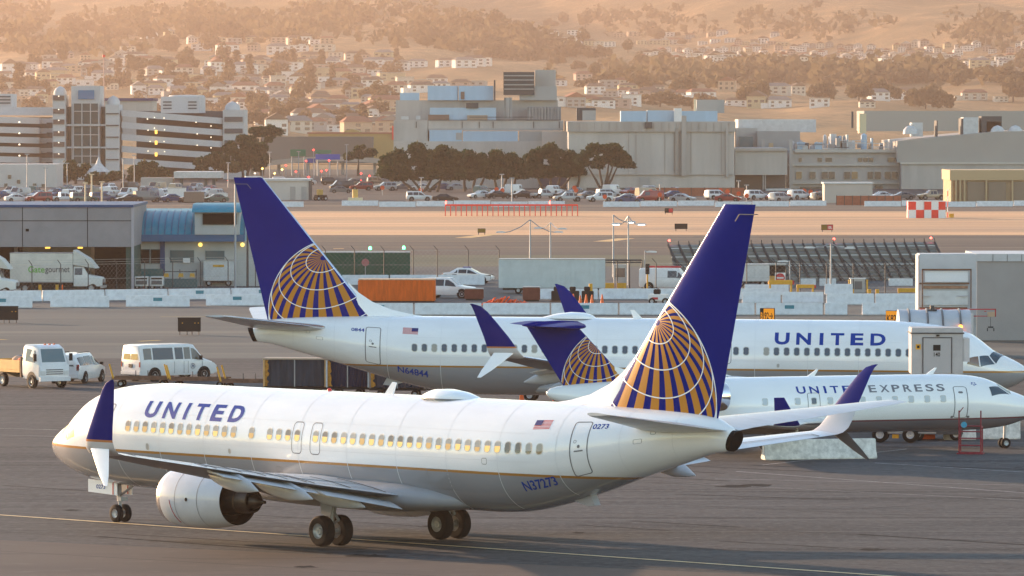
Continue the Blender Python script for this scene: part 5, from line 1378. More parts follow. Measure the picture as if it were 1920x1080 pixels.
CW = {'sedan': ([(-1.5, -.9, .1, .75), (-.8, -.05, .06, .86), (.02, .95, .06, .8, None, .55)], (.2, 1.05), (-1.0, -1.6)), 'suv': ([(-2.1, -1.2, .1, .86), (-1.1, -.2, .08, .88), (-.1, .9, .08, .84, None, .5)], (.25, 1.0), None), 'van': ([(.15, 1.6, .08, .84, None, .5)], (1.05, 1.7), None), 'pickup': ([(-.75, -.1, .08, .86), (0, .95, .08, .84, None, .5)], (.4, 1.05), None)}
CWH = {'sedan': (1.4, -1.4, .32), 'suv': (1.4, -1.4, .37), 'van': (1.5, -1.5, .35), 'pickup': (1.6, -1.6, .39)}
def car(kind, label, px, py, rz, paint, group=None, cat='car', extra=None, name='parked_car'):
    w = CWH[kind]
    t = vehicle(name, label, cat, gp(px, py), radians(rz), car_shell(kind), paint, [(w[0], .82, w[2], .2), (w[1], .82, w[2], .2)], CW[kind][0], CW[kind][1], CW[kind][2], [('headlamp', 2.2, .5, .74, .6, .72, C_lampw), ('tail_lamp', -2.25, .6, .82, .75, .9, C_lampr)], group, extra=extra)
    return t
car('suv', 'white car parked beside the orange container end', 842, 559, -16, C_white)
def pol(t):
    MB().b2(-.45, .25, -.45, .45, 1.44, 1.53).build('light_bar', mat('bar_blue', (.03, .03, .2), .3), t)
    for sg in (1, -1):
        mb = MB(); sh = car_shell('sedan')
        for x0, x1 in ((1.0, 2.2), (-2.2, -.95)): mb.quad(*[(x, sg * (sh.at(x)[5] + .012), z) for x, z in ((x0, .34), (x1, .4), (x1, .8 if x1 > 0 else .84), (x0, .8))])
        mb.build('black_panel', C_black, t); MB().lathe([(0, .001), (0, .16), (.01, .16), (.01, .001)], (.2, sg * .915, .62), 'y', 12).build('door_badge', mat('badge_blue', (.05, .07, .16), .5), t)
car('sedan', 'black and white police car behind the wire fence', 878, 531, -8, C_white, None, 'police car', pol, 'police_car')
d = D(509); t = thing('tank_trailer', 'small pale cylindrical tank before the green container', 'tank', (PX(716, d), d, .0)); mb = MB(); mb.lathe([(-1.1, .001), (-1.05, .3), (-.9, .42), (.9, .42), (1.05, .3), (1.1, .001)], (0, 0, .75), 'x', 16); mb.build('tank', C_white, t, smooth=True)
for x in (-.6, .6): wheel(t, x, -.4, .25, .15)
def disc_sign(label, px, yb, yt, r, face, bar=None, back=None):
    d = D(yb); t = thing('road_sign', label, 'sign', (PX(px, d), d, 0)); z = PZ(yt, d)
    MB().cyl((0, 0, 0), (0, 0, z), .04, .04, 8).build('post', C_steel, t)
    if back: MB().b2(-r * 1.1, r * 1.1, -.05, -.03, z - r * 1.1, z + r * 1.1).build('backplate', back, t)
    MB().lathe([(0, .001), (0, r), (-.02, r), (-.02, .001)], (0, -.055, z), 'y', 20).build('sign_face', face, t)
    if bar: MB().b2(-r * .7, r * .7, -.085, -.078, z - r * .15, z + r * .15).build('bar', bar, t)
M_sred = mat('sign_red', (.45, .03, .04), .5)
disc_sign('red no-entry sign with a white bar before the blast fence', 1463, 541, 521, .42, M_sred, mat('notice_white', (.7, .7, .7), .6), mat('notice_white', (.7, .7, .7), .6))
disc_sign('faded red sign before the green container', 685, 523, 492, .36, mat('faded_red', (.35, .12, .12), .6))
# gate frame, booth and traffic light
d = D(541); t = thing('security_gate', 'steel gate frame with a guard booth and yellow bases', 'gate', (PX(1170, d), d, 0)); mb = MB()
for x in (-1.7, -.6, .5, 1.6):
    for y in (0, 2): mb.cyl((x, y, 0), (x, y, 2.5), .05, .05, 6)
for y in (0, 2): mb.cyl((-1.7, y, 2.5), (1.6, y, 2.5), .05, .05, 6); mb.cyl((-1.7, y, 2.3), (1.6, y, 2.3), .03, .03, 6)
mb.build('frame', C_dsteel, t); b = MB().b2(-.9, .25, .5, 1.8, 0, 2.1).build('booth', C_steel, t); MB().b2(-.75, .1, .46, .5, 1.0, 1.8).build('window', C_glass, b)
for x in (-1.3, -.2, 2.1): MB().b2(x - .4, x + .4, -.6, .0, 0, .5).build('yellow_base', C_yel, t)
d = D(546); t = thing('traffic_light', 'black traffic light on a yellow post right of the gate', 'traffic light', (PX(1214, d), d, 0)); MB().cyl((0, 0, 0), (0, 0, 1.5), .07, .07, 8).build('post', C_yel, t); h = MB().b2(-.18, .18, -.15, .15, 1.5, 2.4).build('signal_head', C_black, t)
for z in (1.68, 1.95, 2.22): MB().lathe([(0, .001), (0, .1), (-.06, .11), (-.06, .09)], (0, -.15, z), 'y', 12).build('lens', C_grille, h)
car('van', 'white service van with red roof pipes, left of the tall fin', 1252, 545, -12, C_white, None, 'van', lambda t: MB().cyl((-1.8, 0, 2.1), (1.2, 0, 2.1), .08, .08, 8).build('roof_pipe', M_sred, t), 'service_van')
d = D(571); t = thing('baggage_tractor', 'small white tractor in front of the service van by the tall fin', 'tractor', (PX(1238, d), d, 0), radians(-10)); MB().b2(-.9, .7, -.55, .55, .3, .85).build('body', C_white, t, bevel=.06); MB().b2(-.5, .0, -.4, .4, .85, 1.25).build('seat', C_black, t, bevel=.05); MB().b2(-.6, -.1, -.565, -.55, .42, .6).build('red_plate', M_sred, t)
for x in (-.6, .5):
    for y in (-.5, .5): wheel(t, x, y, .28, .18)

# ------------------------------------------------------------------ blast fence and the yard before it
a, b = gp(1264, 531), gp(1764, 524); t = thing('blast_fence', 'long grey louvred blast fence on slanted steel frames', 'fence', a); L = (b - a).length; t.rotation_euler.z = math.atan2(b.y - a.y, b.x - a.x)
Hh = 3.5; prof = [(1.6 - 1.1 * (i / 10) ** 1.6 * .6 + .0, Hh * i / 10) for i in range(11)]
prof = [(-.2 + 1.5 * (i / 10) ** 1.7, Hh * i / 10) for i in range(11)]
M_louv = mat('louvre_grey', (.20, .205, .20), .6, .2, noise=(1.0, .15))
mb = MB(); seg = []
for i in range(10):
    (y0, z0), (y1, z1) = prof[i], prof[i + 1]
    seg += [(y0, z0), (y0 - .06, z0 + (z1 - z0) * .5), (y1 + .02, z1 - .02)]
mb.rings([[(x, y, z) for y, z in seg] for x in (0, L)], closed=False, cap=False); mb.rings([[(x, y + .05, z) for y, z in seg] for x in (0, L)], closed=False, cap=False)
mb.build('louvre_panel', M_louv, t, recalc=False)
for i in range(3):
    z = Hh * (.42, .68, .9)[i]; y = -.2 + 1.5 * (z / Hh) ** 1.7
    MB().cyl((0, y - .1, z), (L, y - .1, z), .06, .06, 6).build('pale_rail', mat('rail_pale', (.45, .46, .46), .6), t)
for i in range(27):
    x = L * i / 26; mb = MB()
    for (y0, z0), (y1, z1) in zip(prof[::2], prof[2::2]): mb.cyl((x + 1.1 * (1 - z0 / Hh) ** 1.5, y0 - .15, z0), (x + 1.1 * (1 - z1 / Hh) ** 1.5, y1 - .15, z1), .13, .13, 5)
    mb.cyl((x, prof[-1][0] - .15, Hh), (x, prof[-1][0] - .1, Hh + .35), .05, .05, 5); mb.cyl((x + 1.9, -1.6, 0), (x + .35, prof[6][0] - .2, prof[6][1]), .06, .06, 5)
    mb.build('steel_frame', C_dsteel, t)
for x in (0.2, L * .62, L - .3): MB().lathe([(0, .1), (.12, .1), (.2, .001)], (x, prof[-1][0], Hh + .3), 'z', 10).build('obstruction_lamp', mat('lamp_red', (.8, .05, .05), .4, emit=(1, .06, .04), estr=4.0), t)
trailer('white box truck body with a dark open end, right of the tall fin', 1378, 1442, 497, 538, M_trw, 2.6, 'box_trailer', 'trailer', 5, 0, True)
d = D(537); t = thing('work_shelter', 'dark open shelter with yellow machinery beside the white truck body', 'shelter', (PX(1456, d), d, 0)); MB().b2(-.9, .9, 0, 2, 1.9, 2.05).build('roof', C_steel, t)
mb = MB()
for x in (-.85, .85):
    for y in (.1, 1.9): mb.cyl((x, y, 0), (x, y, 1.9), .05, .05, 6)
mb.build('frame', C_dsteel, t); MB().b2(-.85, .85, 1.85, 1.95, 0, 1.9).build('back_panel', C_black, t); MB().b2(-.7, .6, .5, 1.6, .1, .9).build('machine', C_yel, t, bevel=.06)
for a, b, l in ((1500, 1530, 'plain white concrete block before the blast fence, left one'), (1537, 1568, 'plain white concrete block before the blast fence, by the double lamp'), (1667, 1712, 'plain white concrete block before the blast fence, nearest the terminal')):
    d = D(536); tag(MB().b2(PX(a, d), PX(b, d), d, d + .6, 0, .65).build('concrete_block', C_conc, None, bevel=.03), l, 'concrete block')
d = D(549); t = thing('guard_kiosk', 'grey kiosk with yellow corner bollards before the blast fence', 'kiosk', (PX(1609, d), d, 0)); MB().b2(-.62, .62, 0, 1.2, 0, 1.2).build('cabin', C_steel, t, bevel=.02); MB().b2(-.7, .7, -.08, 1.3, 1.2, 1.28).build('roof', C_conc, t); MB().b2(-.3, .35, -.03, -.002, .3, 1.0).build('panel', C_grille, t)
for x in (-.78, .78): MB().cyl((x, -.2, 0), (x, -.2, 1.15), .08, .08, 8).build('bollard', C_yel, t)
for px in (1573, 1598, 1630, 1645): tag(MB().cyl((0, 0, 0), (0, 0, .45), .16, .16, 10).build('bollard', C_yel, None, loc=gp(px, 552)), 'short yellow bollard near the grey kiosk', 'bollard', 'yellow bollards by the kiosk')
for a, b, y, h, l in ((1442, 1486, 556, .55, 'yellow steel beam frame on the barrier before the blast fence, left of the yellow box'), (1494, 1527, 563, .42, 'yellow box with a red end on the barriers'), (1684, 1722, 553, .5, 'yellow steel beam frame beside the jet bridge')):
    d = D(y) + .6; t = thing('yellow_barricade', l, 'steel frame', (PX((a + b) / 2, d), d, 0)); w = SZ(b - a, d); z = 1.0 if y > 555 else .2
    MB().b2(-w / 2, w / 2, 0, .5, z, z + h * .7).build('beam', C_yel, t, bevel=.02)
    mb = MB()
    for x in (-w / 2 + .1, w / 2 - .1): mb.b2(x - .08, x + .08, .1, .4, 0, z)
    mb.build('foot', C_yel, t); MB().b2(w / 2, w / 2 + .15, .05, .45, z, z + h * .6).build('end_plate', M_sred, t)

# ------------------------------------------------------------------ terminal, jet bridge and service box on the right
M_term = mat('terminal_wall', (.30, .28, .275), .75, noise=(.5, .06))
M_jbw = mat('jet_bridge_white', (.46, .46, .48), .45, noise=(1.0, .07))
d = 436.0
t = thing('terminal_building', 'plain beige terminal wall with a white parapet at the right edge', 'terminal', (0, 0, 0))
PB(d).r(1832, 2200, 490, None, 0, 10).build('wall', M_term, t); PB(d).r(1830, 2202, 476, 490, -.12, 10.2).build('parapet', M_jbw, t)
for x in (1862, 1889, 1916): PB(d).r(x - .5, x + .5, 477, 490, -.15, .05).build('parapet_joint', C_grille, t)
PB(d).r(1832, 2200, 638, 648, -.1, .2).build('dark_band', mat('band_brown', (.14, .12, .11), .7), t)
f = PB(d).r(1895, 2000, 650, 700, -.2, .4).build('utility_panel', M_jbw, t); PB(d).r(1901, 1911, 655, 661, -.25, .05).build('panel_label', C_black, f)
t = thing('jet_bridge', 'white jet bridge with a ribbed hood reaching over the parked airliner roof', 'jet bridge', (0, 0, 0))
dj = 412.0
PB(dj).r(1722, 1832, 476, 640, 0, 3).build('tunnel', M_jbw, t, bevel=.08)
PB(dj).r(1722, 1832, 640, None, .3, 2.2).build('support_column', C_dsteel, t)
q = PB(dj); q.r(1729, 1822, 504, 507, -.3, .1); q.r(1729, 1731, 504, 578, -.3, .1); q.r(1820, 1822, 504, 578, -.3, .1); q.r(1724, 1818, 530, 533, -.34, .1); q.build('lift_frame', C_rust, t)
PB(dj).r(1734, 1816, 508, 529, -.15, .1).build('upper_panel', mat('panel_white', (.68, .68, .7), .45), t); PB(dj).r(1732, 1815, 536, 541, -.16, .12).build('rust_stain_strip', mat('rust_strip', (.30, .17, .11), .8, noise=(3, .4)), t); PB(dj).r(1726, 1816, 545, 572, -.12, .08).build('lower_panel', M_trw, t)
for a in (1727, 1796): PB(dj).r(a, a + 20, 553.5, 555.5, -.3, .1).build('handle_bar', M_jbw, t)
PB(dj).r(1724, 1814, 576, 579, -.4, .2).build('sill', C_rust, t); q = PB(dj); q.r(1726, 1868, 579, 581, -.8, .2); q.r(1846, 1850, 583, 584.5, -.8, .2); q.r(1824, 1868, 592, 593.5, -.8, .2); q.r(1866, 1868, 579, 594, -.8, .2); q.build('gantry_beam', M_sred, t)
PB(dj).r(1852, 1866, 585, 594, -.9, .1).build('gantry_box', mat('box_tan', (.45, .3, .2), .6), t); q = PB(dj); q.r(1857.4, 1858.2, 594, 612, -.8, .05); q.r(1851, 1853, 615, 621, -.8, .1); q.r(1863, 1865, 615, 621, -.8, .1); q.r(1853, 1863, 612, 615, -.8, .1); q.build('hook', C_dsteel, t)
dc = 322.0
mb = MB(); rs = []
for i in range(11):
    x = 1684 + 134 * i / 10; k = .98 if i % 2 else 1.0
    y0, y1 = PZ(580 + .0 * i, dc), PZ(616, dc)
    rs.append([(PX(x, dc), dc - 1.6 * cos(a) * k, y1 + (y0 - y1) * sin(a) * k) for a in [pi * j / 14 for j in range(15)]] + [(PX(x, dc), dc + 1.6, y1 - 1.5), (PX(x, dc), dc - 1.6, y1 - 1.5)])
for i in (2, 4, 6, 8): pass
mb.rings(rs).build('hood', M_jbw, t, smooth=True, ang=25)
mb = MB()
for x in (1703, 1737, 1765, 1798):
    p = [(PX(x, dc), dc - 1.63 * cos(a), PZ(616, dc) + 1.02 * (PZ(580, dc) - PZ(616, dc)) * sin(a)) for a in [pi * j / 14 for j in range(15)]]
    MB().path(p, .05, 6).build('hood_rib', C_grille, t)
MB().rings([[(PX(a, q), q, PZ(yb, q)), (PX(b, q), q, PZ(yb, q)), (PX(b, q), q, PZ(ya, q)), (PX(a, q), q, PZ(ya, q))] for q, a, b, ya, yb in ((dc + 1.5, 1776, 1816, 590, 640), (dj + .5, 1738, 1826, 588, 630))]).build('connecting_tunnel', M_jbw, t)
q = PB(dc); q.r(1739, 1757, 580, 583, -.6, .8); q.r(1745, 1752, 573, 580, -.5, .5); q.build('roof_gear', C_dsteel, t)
MB().lathe([(0, .1), (.12, .1), (.18, .001)], (PX(1797, dc), dc - 1.75, PZ(613, dc)), 'z', 10).build('beacon', mat('beacon_orange', (.8, .25, .03), .4, emit=(1, .25, .03), estr=2.0), t)
ds = 304.5
t = thing('service_lift', 'grey box cabin with a door marked 140, in front of the parked airliner nose', 'service lift', (PX(1758, ds), ds, 0)); w = SZ(97, ds) / 2; zt_ = PZ(615, ds); zb_ = PZ(702, ds)
M_lift = mat('lift_grey', (.36, .36, .37), .55, noise=(1.5, .08))
MB().b2(-w, w, 0, 2.2, zb_, zt_).build('cabin', M_lift, t, bevel=.03); MB().b2(-w - .05, w + .05, -.06, 2.26, zt_ - .28, zt_ - .22).build('roof_band', C_dsteel, t)
dr = MB().b2(-.67, .66, -.04, -.003, zb_ + .05, zt_ - .48).build('door', mat('lift_door_grey', (.33, .335, .35), .5), t, bevel=.01)
mb = MB(); mb.b2(-.71, -.67, -.06, -.003, zb_ + .05, zt_ - .44); mb.b2(.66, .70, -.06, -.003, zb_ + .05, zt_ - .44); mb.b2(-.71, .70, -.06, -.003, zt_ - .48, zt_ - .44); mb.build('frame', C_dsteel, dr)
MB().b2(-.2, .15, -.055, -.042, zt_ - 1.08, zt_ - .80).build('window', C_black, dr); q = MB(); sign_text(q, '140', (-.17, -.05, zt_ - 1.36), (.30, 0, 0), (0, 0, .20), 0, .02); q.build('number', C_black, dr)
q = MB(); q.b2(-1.03, -.79, -.03, -.003, zt_ - 1.02, zt_ - .77); l_ = q.build('warning_label', C_yel, t); MB().b2(-.97, -.85, -.036, -.031, zt_ - .96, zt_ - .83).build('symbol', C_black, l_)
MB().b2(-.05, .1, -.08, -.003, zt_ - .40, zt_ - .32).build('door_lamp', C_black, t)
mb = MB()
for x in (-w + .2, w - .2):
    mb.cyl((x, .3, .5), (x, 1.9, zb_), .07, .07, 8); mb.cyl((x, 1.9, .5), (x, .3, zb_), .07, .07, 8)
mb.build('scissor_leg', C_dsteel, t); MB().b2(-w, w, .0, 2.2, .3, .5).build('chassis', C_dsteel, t)
for x in (-.9, .9):
    for y in (.2, 2.0): wheel(t, x, y, .3, .2)
MB().b2(w + .02, w + .32, .2, 1.9, zb_ + .6, zt_ - .5).build('side_curtain', M_jbw, t)
# ------------------------------------------------------------------ airfield between the yards and the town
M_ared = mat('airfield_red', (.72, .045, .03), .5)
d = D(405); a = gp(835, 405); t = thing('localizer_array', 'long red steel frame of aerials standing in the dry grass', 'aerial array', a); L = SZ(248, d)
Hh = PZ(383, d); mb = MB(); mb.b2(0, L, -.1, .1, Hh - .26, Hh); mb.b2(0, L, .5, .65, Hh - .26, Hh); mb.build('top_beam', M_ared, t)
for i in range(26):
    x = L * i / 25; mb = MB(); mb.cyl((x, 0, 0), (x, 0, Hh - .1), .07, .07, 5); mb.cyl((x, .58, 0), (x, .58, Hh - .1), .07, .07, 5); mb.build('post', M_ared, t)
for x in (0.1, L * .79): MB().cyl((x, 0, Hh), (x, 0, Hh + .5), .09, .09, 8).build('marker_lamp', mat('lamp_red', (.8, .05, .05)), t)
M_chk = None
def checker(label, x0, x1, cols, flip):
    d = D(409); w = SZ(x1 - x0, d) / cols; H = PZ(378, d) / 2
    t = thing('checkered_shelter', label, 'equipment shelter', (PX(x0, d), d, 0))
    mb = MB(); mb.b2(0, w * cols, .02, 3, 0, H * 2); mb.build('cabin', C_white, t)
    for m, nm, par in ((M_ared, 'red_squares', 0), (mat('square_white', (.7, .7, .7), .6), 'white_squares', 1)):
        mb = MB()
        for i in range(cols):
            for j in range(2):
                if (i + j + flip) % 2 == par: mb.b2(i * w, (i + 1) * w, -.01, .02, j * H, (j + 1) * H)
        for j in range(2):
            for i in range(2):
                if (i + j + flip + 1) % 2 == par: mb.b2(-.03, 0, .02 + i * 1.48, .02 + (i + 1) * 1.48, j * H, (j + 1) * H)
        mb.build(nm, m, t)
    MB().b2(-.05, w * cols + .05, -.04, 3.05, 2 * H, 2 * H + .08).build('roof', C_white, t)
checker('red and white checkered shelter on the grass, left one', 1703, 1732, 2, 1); checker('red and white checkered shelter on the grass, right one beside the red mast', 1733, 1773, 3, 1)
d = D(408); t = thing('obstruction_mast', 'thin red and white mast beside the checkered shelter', 'mast', (PX(1777, d), d, 0)); H = PZ(358, d)
for i in range(5): MB().cyl((0, 0, H * i / 5), (0, 0, H * (i + 1) / 5), .07, .07, 8).build('mast_section', M_ared if i % 2 == 0 else C_white, t)
MB().lathe([(0, .14), (.25, .14), (.35, .001)], (0, 0, H), 'z', 10).build('lamp', mat('lamp_red', (.8, .05, .05)), t); MB().b2(.2, .9, -.2, .2, 0, .6).build('yellow_box', C_yel, t)
def small_sign(label, px, yb, w, h, parts):
    d = D(yb); t = thing('airfield_sign', label, 'airfield sign', (PX(px, d), d, 0)); MB().b2(-w / 2, w / 2, 0, .3, .25, .25 + h).build('sign_box', C_black, t)
    for x0, x1, m, tx, tm in parts:
        f = MB().b2(w * x0, w * x1, -.02, -.002, .3, .2 + h).build('sign_face', m, t)
        if tx: q = MB(); sign_text(q, tx, (w * x0 + .08, -.03, .25 + h * .2), (w * (x1 - x0) - .16, 0, 0), (0, 0, h * .55), 0, .02); q.build('sign_lettering', tm, f)
    for x in (-w * .4, w * .4): MB().cyl((x, .15, 0), (x, .15, .27), .05).build('leg', C_dsteel, t)
M_sol = mat('sign_olive', (.16, .11, .02), .5)
small_sign('small dark yellow sign at the edge of the dry grass', 903, 440, 1.0, .55, ((-.45, .45, M_sol, None, None),))
small_sign('black back of a sign in the grass left of the tall fin', 1277, 433, 1.7, .72, ())
small_sign('red and yellow runway sign in the grass right of the tall fin', 1551, 435, 1.55, .72, ((-.48, 0, M_sol, None, None), (.02, .48, mat('sign_red', (.45, .03, .04)), '10L', C_white)))
small_sign('small red-ended sign in the far grass left of the tall fin', 1254, 402, 1.3, .7, ((.0, .46, mat('sign_red', (.45, .03, .04)), None, None),))
for px, yb, l in ((694, 468, 'green taxiway light nearer the blue fin'), (757, 467, 'green taxiway light nearer the lamps')):
    o = MB().lathe([(0, .16), (.2, .16), (.35, .08), (.36, .001)], (0, 0, 0), 'z', 10).build('taxiway_light', mat('lamp_green', (.05, .6, .2), .4, emit=(.05, 1, .25), estr=5.0), None, loc=gp(px, yb)); tag(o, l, 'airfield light')

# ------------------------------------------------------------------ trees
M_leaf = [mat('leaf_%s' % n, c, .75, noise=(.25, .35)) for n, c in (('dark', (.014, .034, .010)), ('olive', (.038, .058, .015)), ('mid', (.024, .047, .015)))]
M_hleaf = [mat('hill_leaf_hazed_%s' % n, c, .8, noise=(.05, .3)) for n, c in (('dark', (.115, .090, .050)), ('olive', (.12, .10, .058)), ('mid', (.12, .094, .052)))]  # lightened leaf colours put distance haze into the foliage
for m_ in M_leaf: let_light_through(m_, .3)
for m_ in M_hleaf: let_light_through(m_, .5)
M_bark = mat('bark', (.07, .055, .045), .9, noise=(2, .3))
def leaf_clump(mb, c, R, n, size, rnd, flat=.75, bot=-.55):
    k = 0
    while k < n:
        v = Vector((rnd.uniform(-1, 1), rnd.uniform(-1, 1), rnd.uniform(-1, 1))); l = v.length
        if l > 1 or l < .5 + .2 * rnd.random() or v.z < bot: continue
        if rnd.random() < .10: v = v * rnd.uniform(1.1, 1.4)
        k += 1; p = Vector(c) + Vector((v.x * R, v.y * R, v.z * R * flat))
        u = Vector((rnd.gauss(0, 1), rnd.gauss(0, 1), rnd.gauss(0, 1))).normalized(); w = u.orthogonal().normalized()
        w = (w * cos(rnd.random() * 6) + u.cross(w) * sin(rnd.random() * 6)).normalized(); x = u.cross(w); s = size * rnd.uniform(.6, 1.3)
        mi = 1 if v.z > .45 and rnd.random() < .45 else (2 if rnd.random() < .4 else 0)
        mb.add([p - w * s - x * s * .6, p + w * s - x * s * .4, p + w * s * .7 + x * s * .6, p - w * s * .6 + x * s * .5], [(0, 1, 2, 3)], mi)
def branch(mb, p, q, r0, r1, rnd, n=4):
    prev = Vector(p); 
    for i in range(1, n + 1):
        u = i / n; c = Vector(p).lerp(Vector(q), u) + Vector((rnd.uniform(-1, 1), rnd.uniform(-1, 1), 0)) * (.12 * (1 - u) * (Vector(q) - Vector(p)).length * .4)
        mb.cyl(prev, c, r0 + (r1 - r0) * (i - 1) / n, r0 + (r1 - r0) * u, 6); prev = c
def tree(label, px, yb, lobes, trunks, group=None, dens=1.0, seed=1, leaf=.32):
    """lobes: (dx, height row, radius) in photo pixels; trunks: (base dx, top dx, top row)"""
    rnd = random.Random(seed); d = D(yb); t = thing('tree', label, 'tree', (PX(px, d), d, 0), 0, group)
    mb = MB()
    for dx, y, r in lobes:
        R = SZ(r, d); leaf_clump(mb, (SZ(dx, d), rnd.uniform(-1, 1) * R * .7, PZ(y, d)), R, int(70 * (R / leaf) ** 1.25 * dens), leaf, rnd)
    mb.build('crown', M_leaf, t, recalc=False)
    mb = MB()
    for b, x, y in trunks: branch(mb, (SZ(b, d), 0, 0), (SZ(x, d), rnd.uniform(-.8, .8), PZ(y, d)), SZ(3.2, d), SZ(1.1, d), rnd)
    mb.build('trunk', M_bark, t)
rnd0 = random.Random(3)
def lob(x0, x1, yt, yb, r, n, seed, arch=True):
    q = random.Random(seed); out = []
    for i in range(n):
        x = x0 + (x1 - x0) * q.random(); u = (x - x0) / (x1 - x0); top = yt + (yb - yt) * .34 * (abs(2 * u - 1) ** 2.2 if arch else 0)
        out.append((x, top + r * .8 + (max(0, yb - r * .4 - top - r * .8)) * q.random() ** .85, r * q.uniform(.5, 1.25)))
    return out
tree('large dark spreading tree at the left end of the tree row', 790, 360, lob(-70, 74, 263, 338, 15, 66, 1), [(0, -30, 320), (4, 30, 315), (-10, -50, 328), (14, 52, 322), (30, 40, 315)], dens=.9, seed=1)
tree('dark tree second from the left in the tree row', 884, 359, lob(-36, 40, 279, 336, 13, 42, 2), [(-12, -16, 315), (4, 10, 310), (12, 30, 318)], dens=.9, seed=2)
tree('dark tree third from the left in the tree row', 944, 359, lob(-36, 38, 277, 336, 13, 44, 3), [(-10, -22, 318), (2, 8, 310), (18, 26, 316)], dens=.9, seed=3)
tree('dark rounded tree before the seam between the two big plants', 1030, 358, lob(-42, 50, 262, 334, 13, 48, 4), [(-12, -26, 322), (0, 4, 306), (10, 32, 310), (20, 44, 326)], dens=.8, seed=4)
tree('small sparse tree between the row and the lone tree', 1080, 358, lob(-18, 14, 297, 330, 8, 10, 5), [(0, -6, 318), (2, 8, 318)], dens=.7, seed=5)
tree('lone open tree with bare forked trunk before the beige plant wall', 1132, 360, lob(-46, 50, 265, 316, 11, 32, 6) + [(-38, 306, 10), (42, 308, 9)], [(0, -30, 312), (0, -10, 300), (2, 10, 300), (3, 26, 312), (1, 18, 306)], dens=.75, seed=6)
for i, (x, yb, l, tr, lb) in enumerate(((142, 345, 'dark tree before the glass tower, left one', [(0, 0, 330)], lob(-28, 30, 297, 340, 11, 16, 11)), (200, 347, 'dark low tree before the white tent roof', [(0, 0, 335)], lob(-30, 28, 316, 344, 9, 14, 12)), (277, 347, 'dark tree right of the white tent roof', [(0, 0, 335)], lob(-34, 38, 298, 342, 12, 20, 13)), (405, 340, 'dark bushy tree at the right end of the parking structure', [(0, 0, 325)], lob(-34, 30, 278, 330, 12, 22, 14)), (455, 338, 'tall dark tree before the end of the parking structure', [(0, 0, 300), (8, 20, 280)], lob(-26, 36, 242, 325, 13, 32, 15)), (490, 330, 'airy tall tree right of the parking structure', [(0, 0, 260), (2, 12, 250)], lob(-22, 32, 220, 268, 10, 14, 16)), (672, 330, 'small round tree behind the overpass', [(0, 0, 300)], lob(-22, 24, 264, 300, 8, 12, 17)))):
    tree(l, x, yb, lb, tr, dens=.7, seed=20 + i, leaf=.42)

# ------------------------------------------------------------------ the big plants and halls beyond the airfield
M_beige = mat('plant_beige', (.40, .37, .34), .8, noise=(.35, .13, (1, 1, .12)))
M_beige2 = mat('plant_pale_beige', (.44, .415, .385), .8, noise=(.3, .13, (1, 1, .12)))
M_pblue = mat('plant_pale_blue', (.34, .48, .60), .5, .1, noise=(.2, .06, (3, 3, .3)))
M_pgrey = mat('plant_grey', (.34, .34, .33), .7, noise=(.2, .08))
M_pdark = mat('plant_dark', (.07, .075, .08), .7)
M_offw = mat('office_wall', (.42, .40, .375), .8, noise=(.4, .13, (1, 1, .15)))
M_win = mat('office_window', (.05, .06, .07), .15, spec=.8)
M_winw = mat('window_warm', (.22, .14, .07), .2, spec=.8)
def bld(name, label, d): return thing(name, label, 'building', (0, 0, 0))
def parts(t, d, rows):
    for nm, x0, x1, yt, yb, near, deep, m in rows: PB(d).r(x0, x1, yt, yb, near, deep).build(nm, m, t)
d = D(353)
t = bld('industrial_plant', 'stepped beige plant with pale blue tanks on its roofs, behind the tree row', d)
parts(t, d, [('wall', 738, 1066, 265, None, 0, 60, M_beige2), ('wall', 738, 802, 226, 265, 2, 50, M_beige2), ('wall', 803, 1056, 226, 241, 2, 50, M_beige2), ('wall', 742, 1046, 188, 226, 14, 40, M_beige),
    ('blue_tank', 805, 866, 244, 265, 1.2, 4, M_pblue), ('blue_tank', 868, 971, 246, 266, .9, 4, M_pblue), ('grey_tank', 973, 1016, 246, 266, 1.1, 4, M_pgrey), ('wall', 803, 1056, 241, 245, 1.4, 46, M_pgrey),
    ('blue_tank', 802, 858, 161, 188, 13, 14, M_pblue), ('blue_tank', 860, 925, 161, 188, 12.5, 14, M_pblue), ('grey_tank', 974, 1044, 162, 188, 12.7, 14, M_pgrey),
    ('stair_tower', 944, 1002, 135, 178, 12, 12, M_pdark), ('stack_block', 1003, 1042, 131, 162, 20, 16, M_beige), ('cooler', 989, 1052, 200, 225, 4, 8, mat('cooler_grey', (.22, .23, .24), .6, noise=(6, .5, (1, 1, .05)))),
    ('blue_shed', 806, 930, 202, 226, 4.5, 6, M_pblue), ('brown_unit', 803, 842, 215, 226, 3, 3, mat('unit_brown', (.20, .13, .10), .7)), ('brown_unit', 876, 914, 216, 226, 3, 3, mat('unit_tan', (.34, .26, .19), .7)), ('dark_unit', 874, 897, 193, 203, 4, 3, M_pdark),
    ('duct', 945, 960, 183, 222, 3.5, 2, mat('duct_striped', (.25, .26, .26), .5, noise=(5, .6, (1, 1, .02)))), ('white_bay', 1016, 1066, 246, 330, -.5, 6, mat('bay_white', (.52, .46, .42), .7)), ('chimney', 926, 929, 150, 188, 11, 1, M_pdark), ('vent', 750, 786, 174, 188, 15, 4, M_pblue)])
q = PB(d)
for y in (141, 149, 158, 166): q.r(945, 1001, y, y + 2.0, 11.7, .3)
q.build('stair_landing', M_pgrey, t)
q = PB(d)
for x in range(992, 1052, 6): q.r(x, x + 1.6, 202, 224, 3.7, .3)
q.build('cooler_fin', M_pgrey, t)
q = PB(d)
for x0, x1, y in ((805, 1052, 224.5), (880, 1000, 219), (804, 985, 241)): q.r(x0, x1, y, y + 1.2, 1.6, .15)
q.build('pipe_run', M_pdark, t)
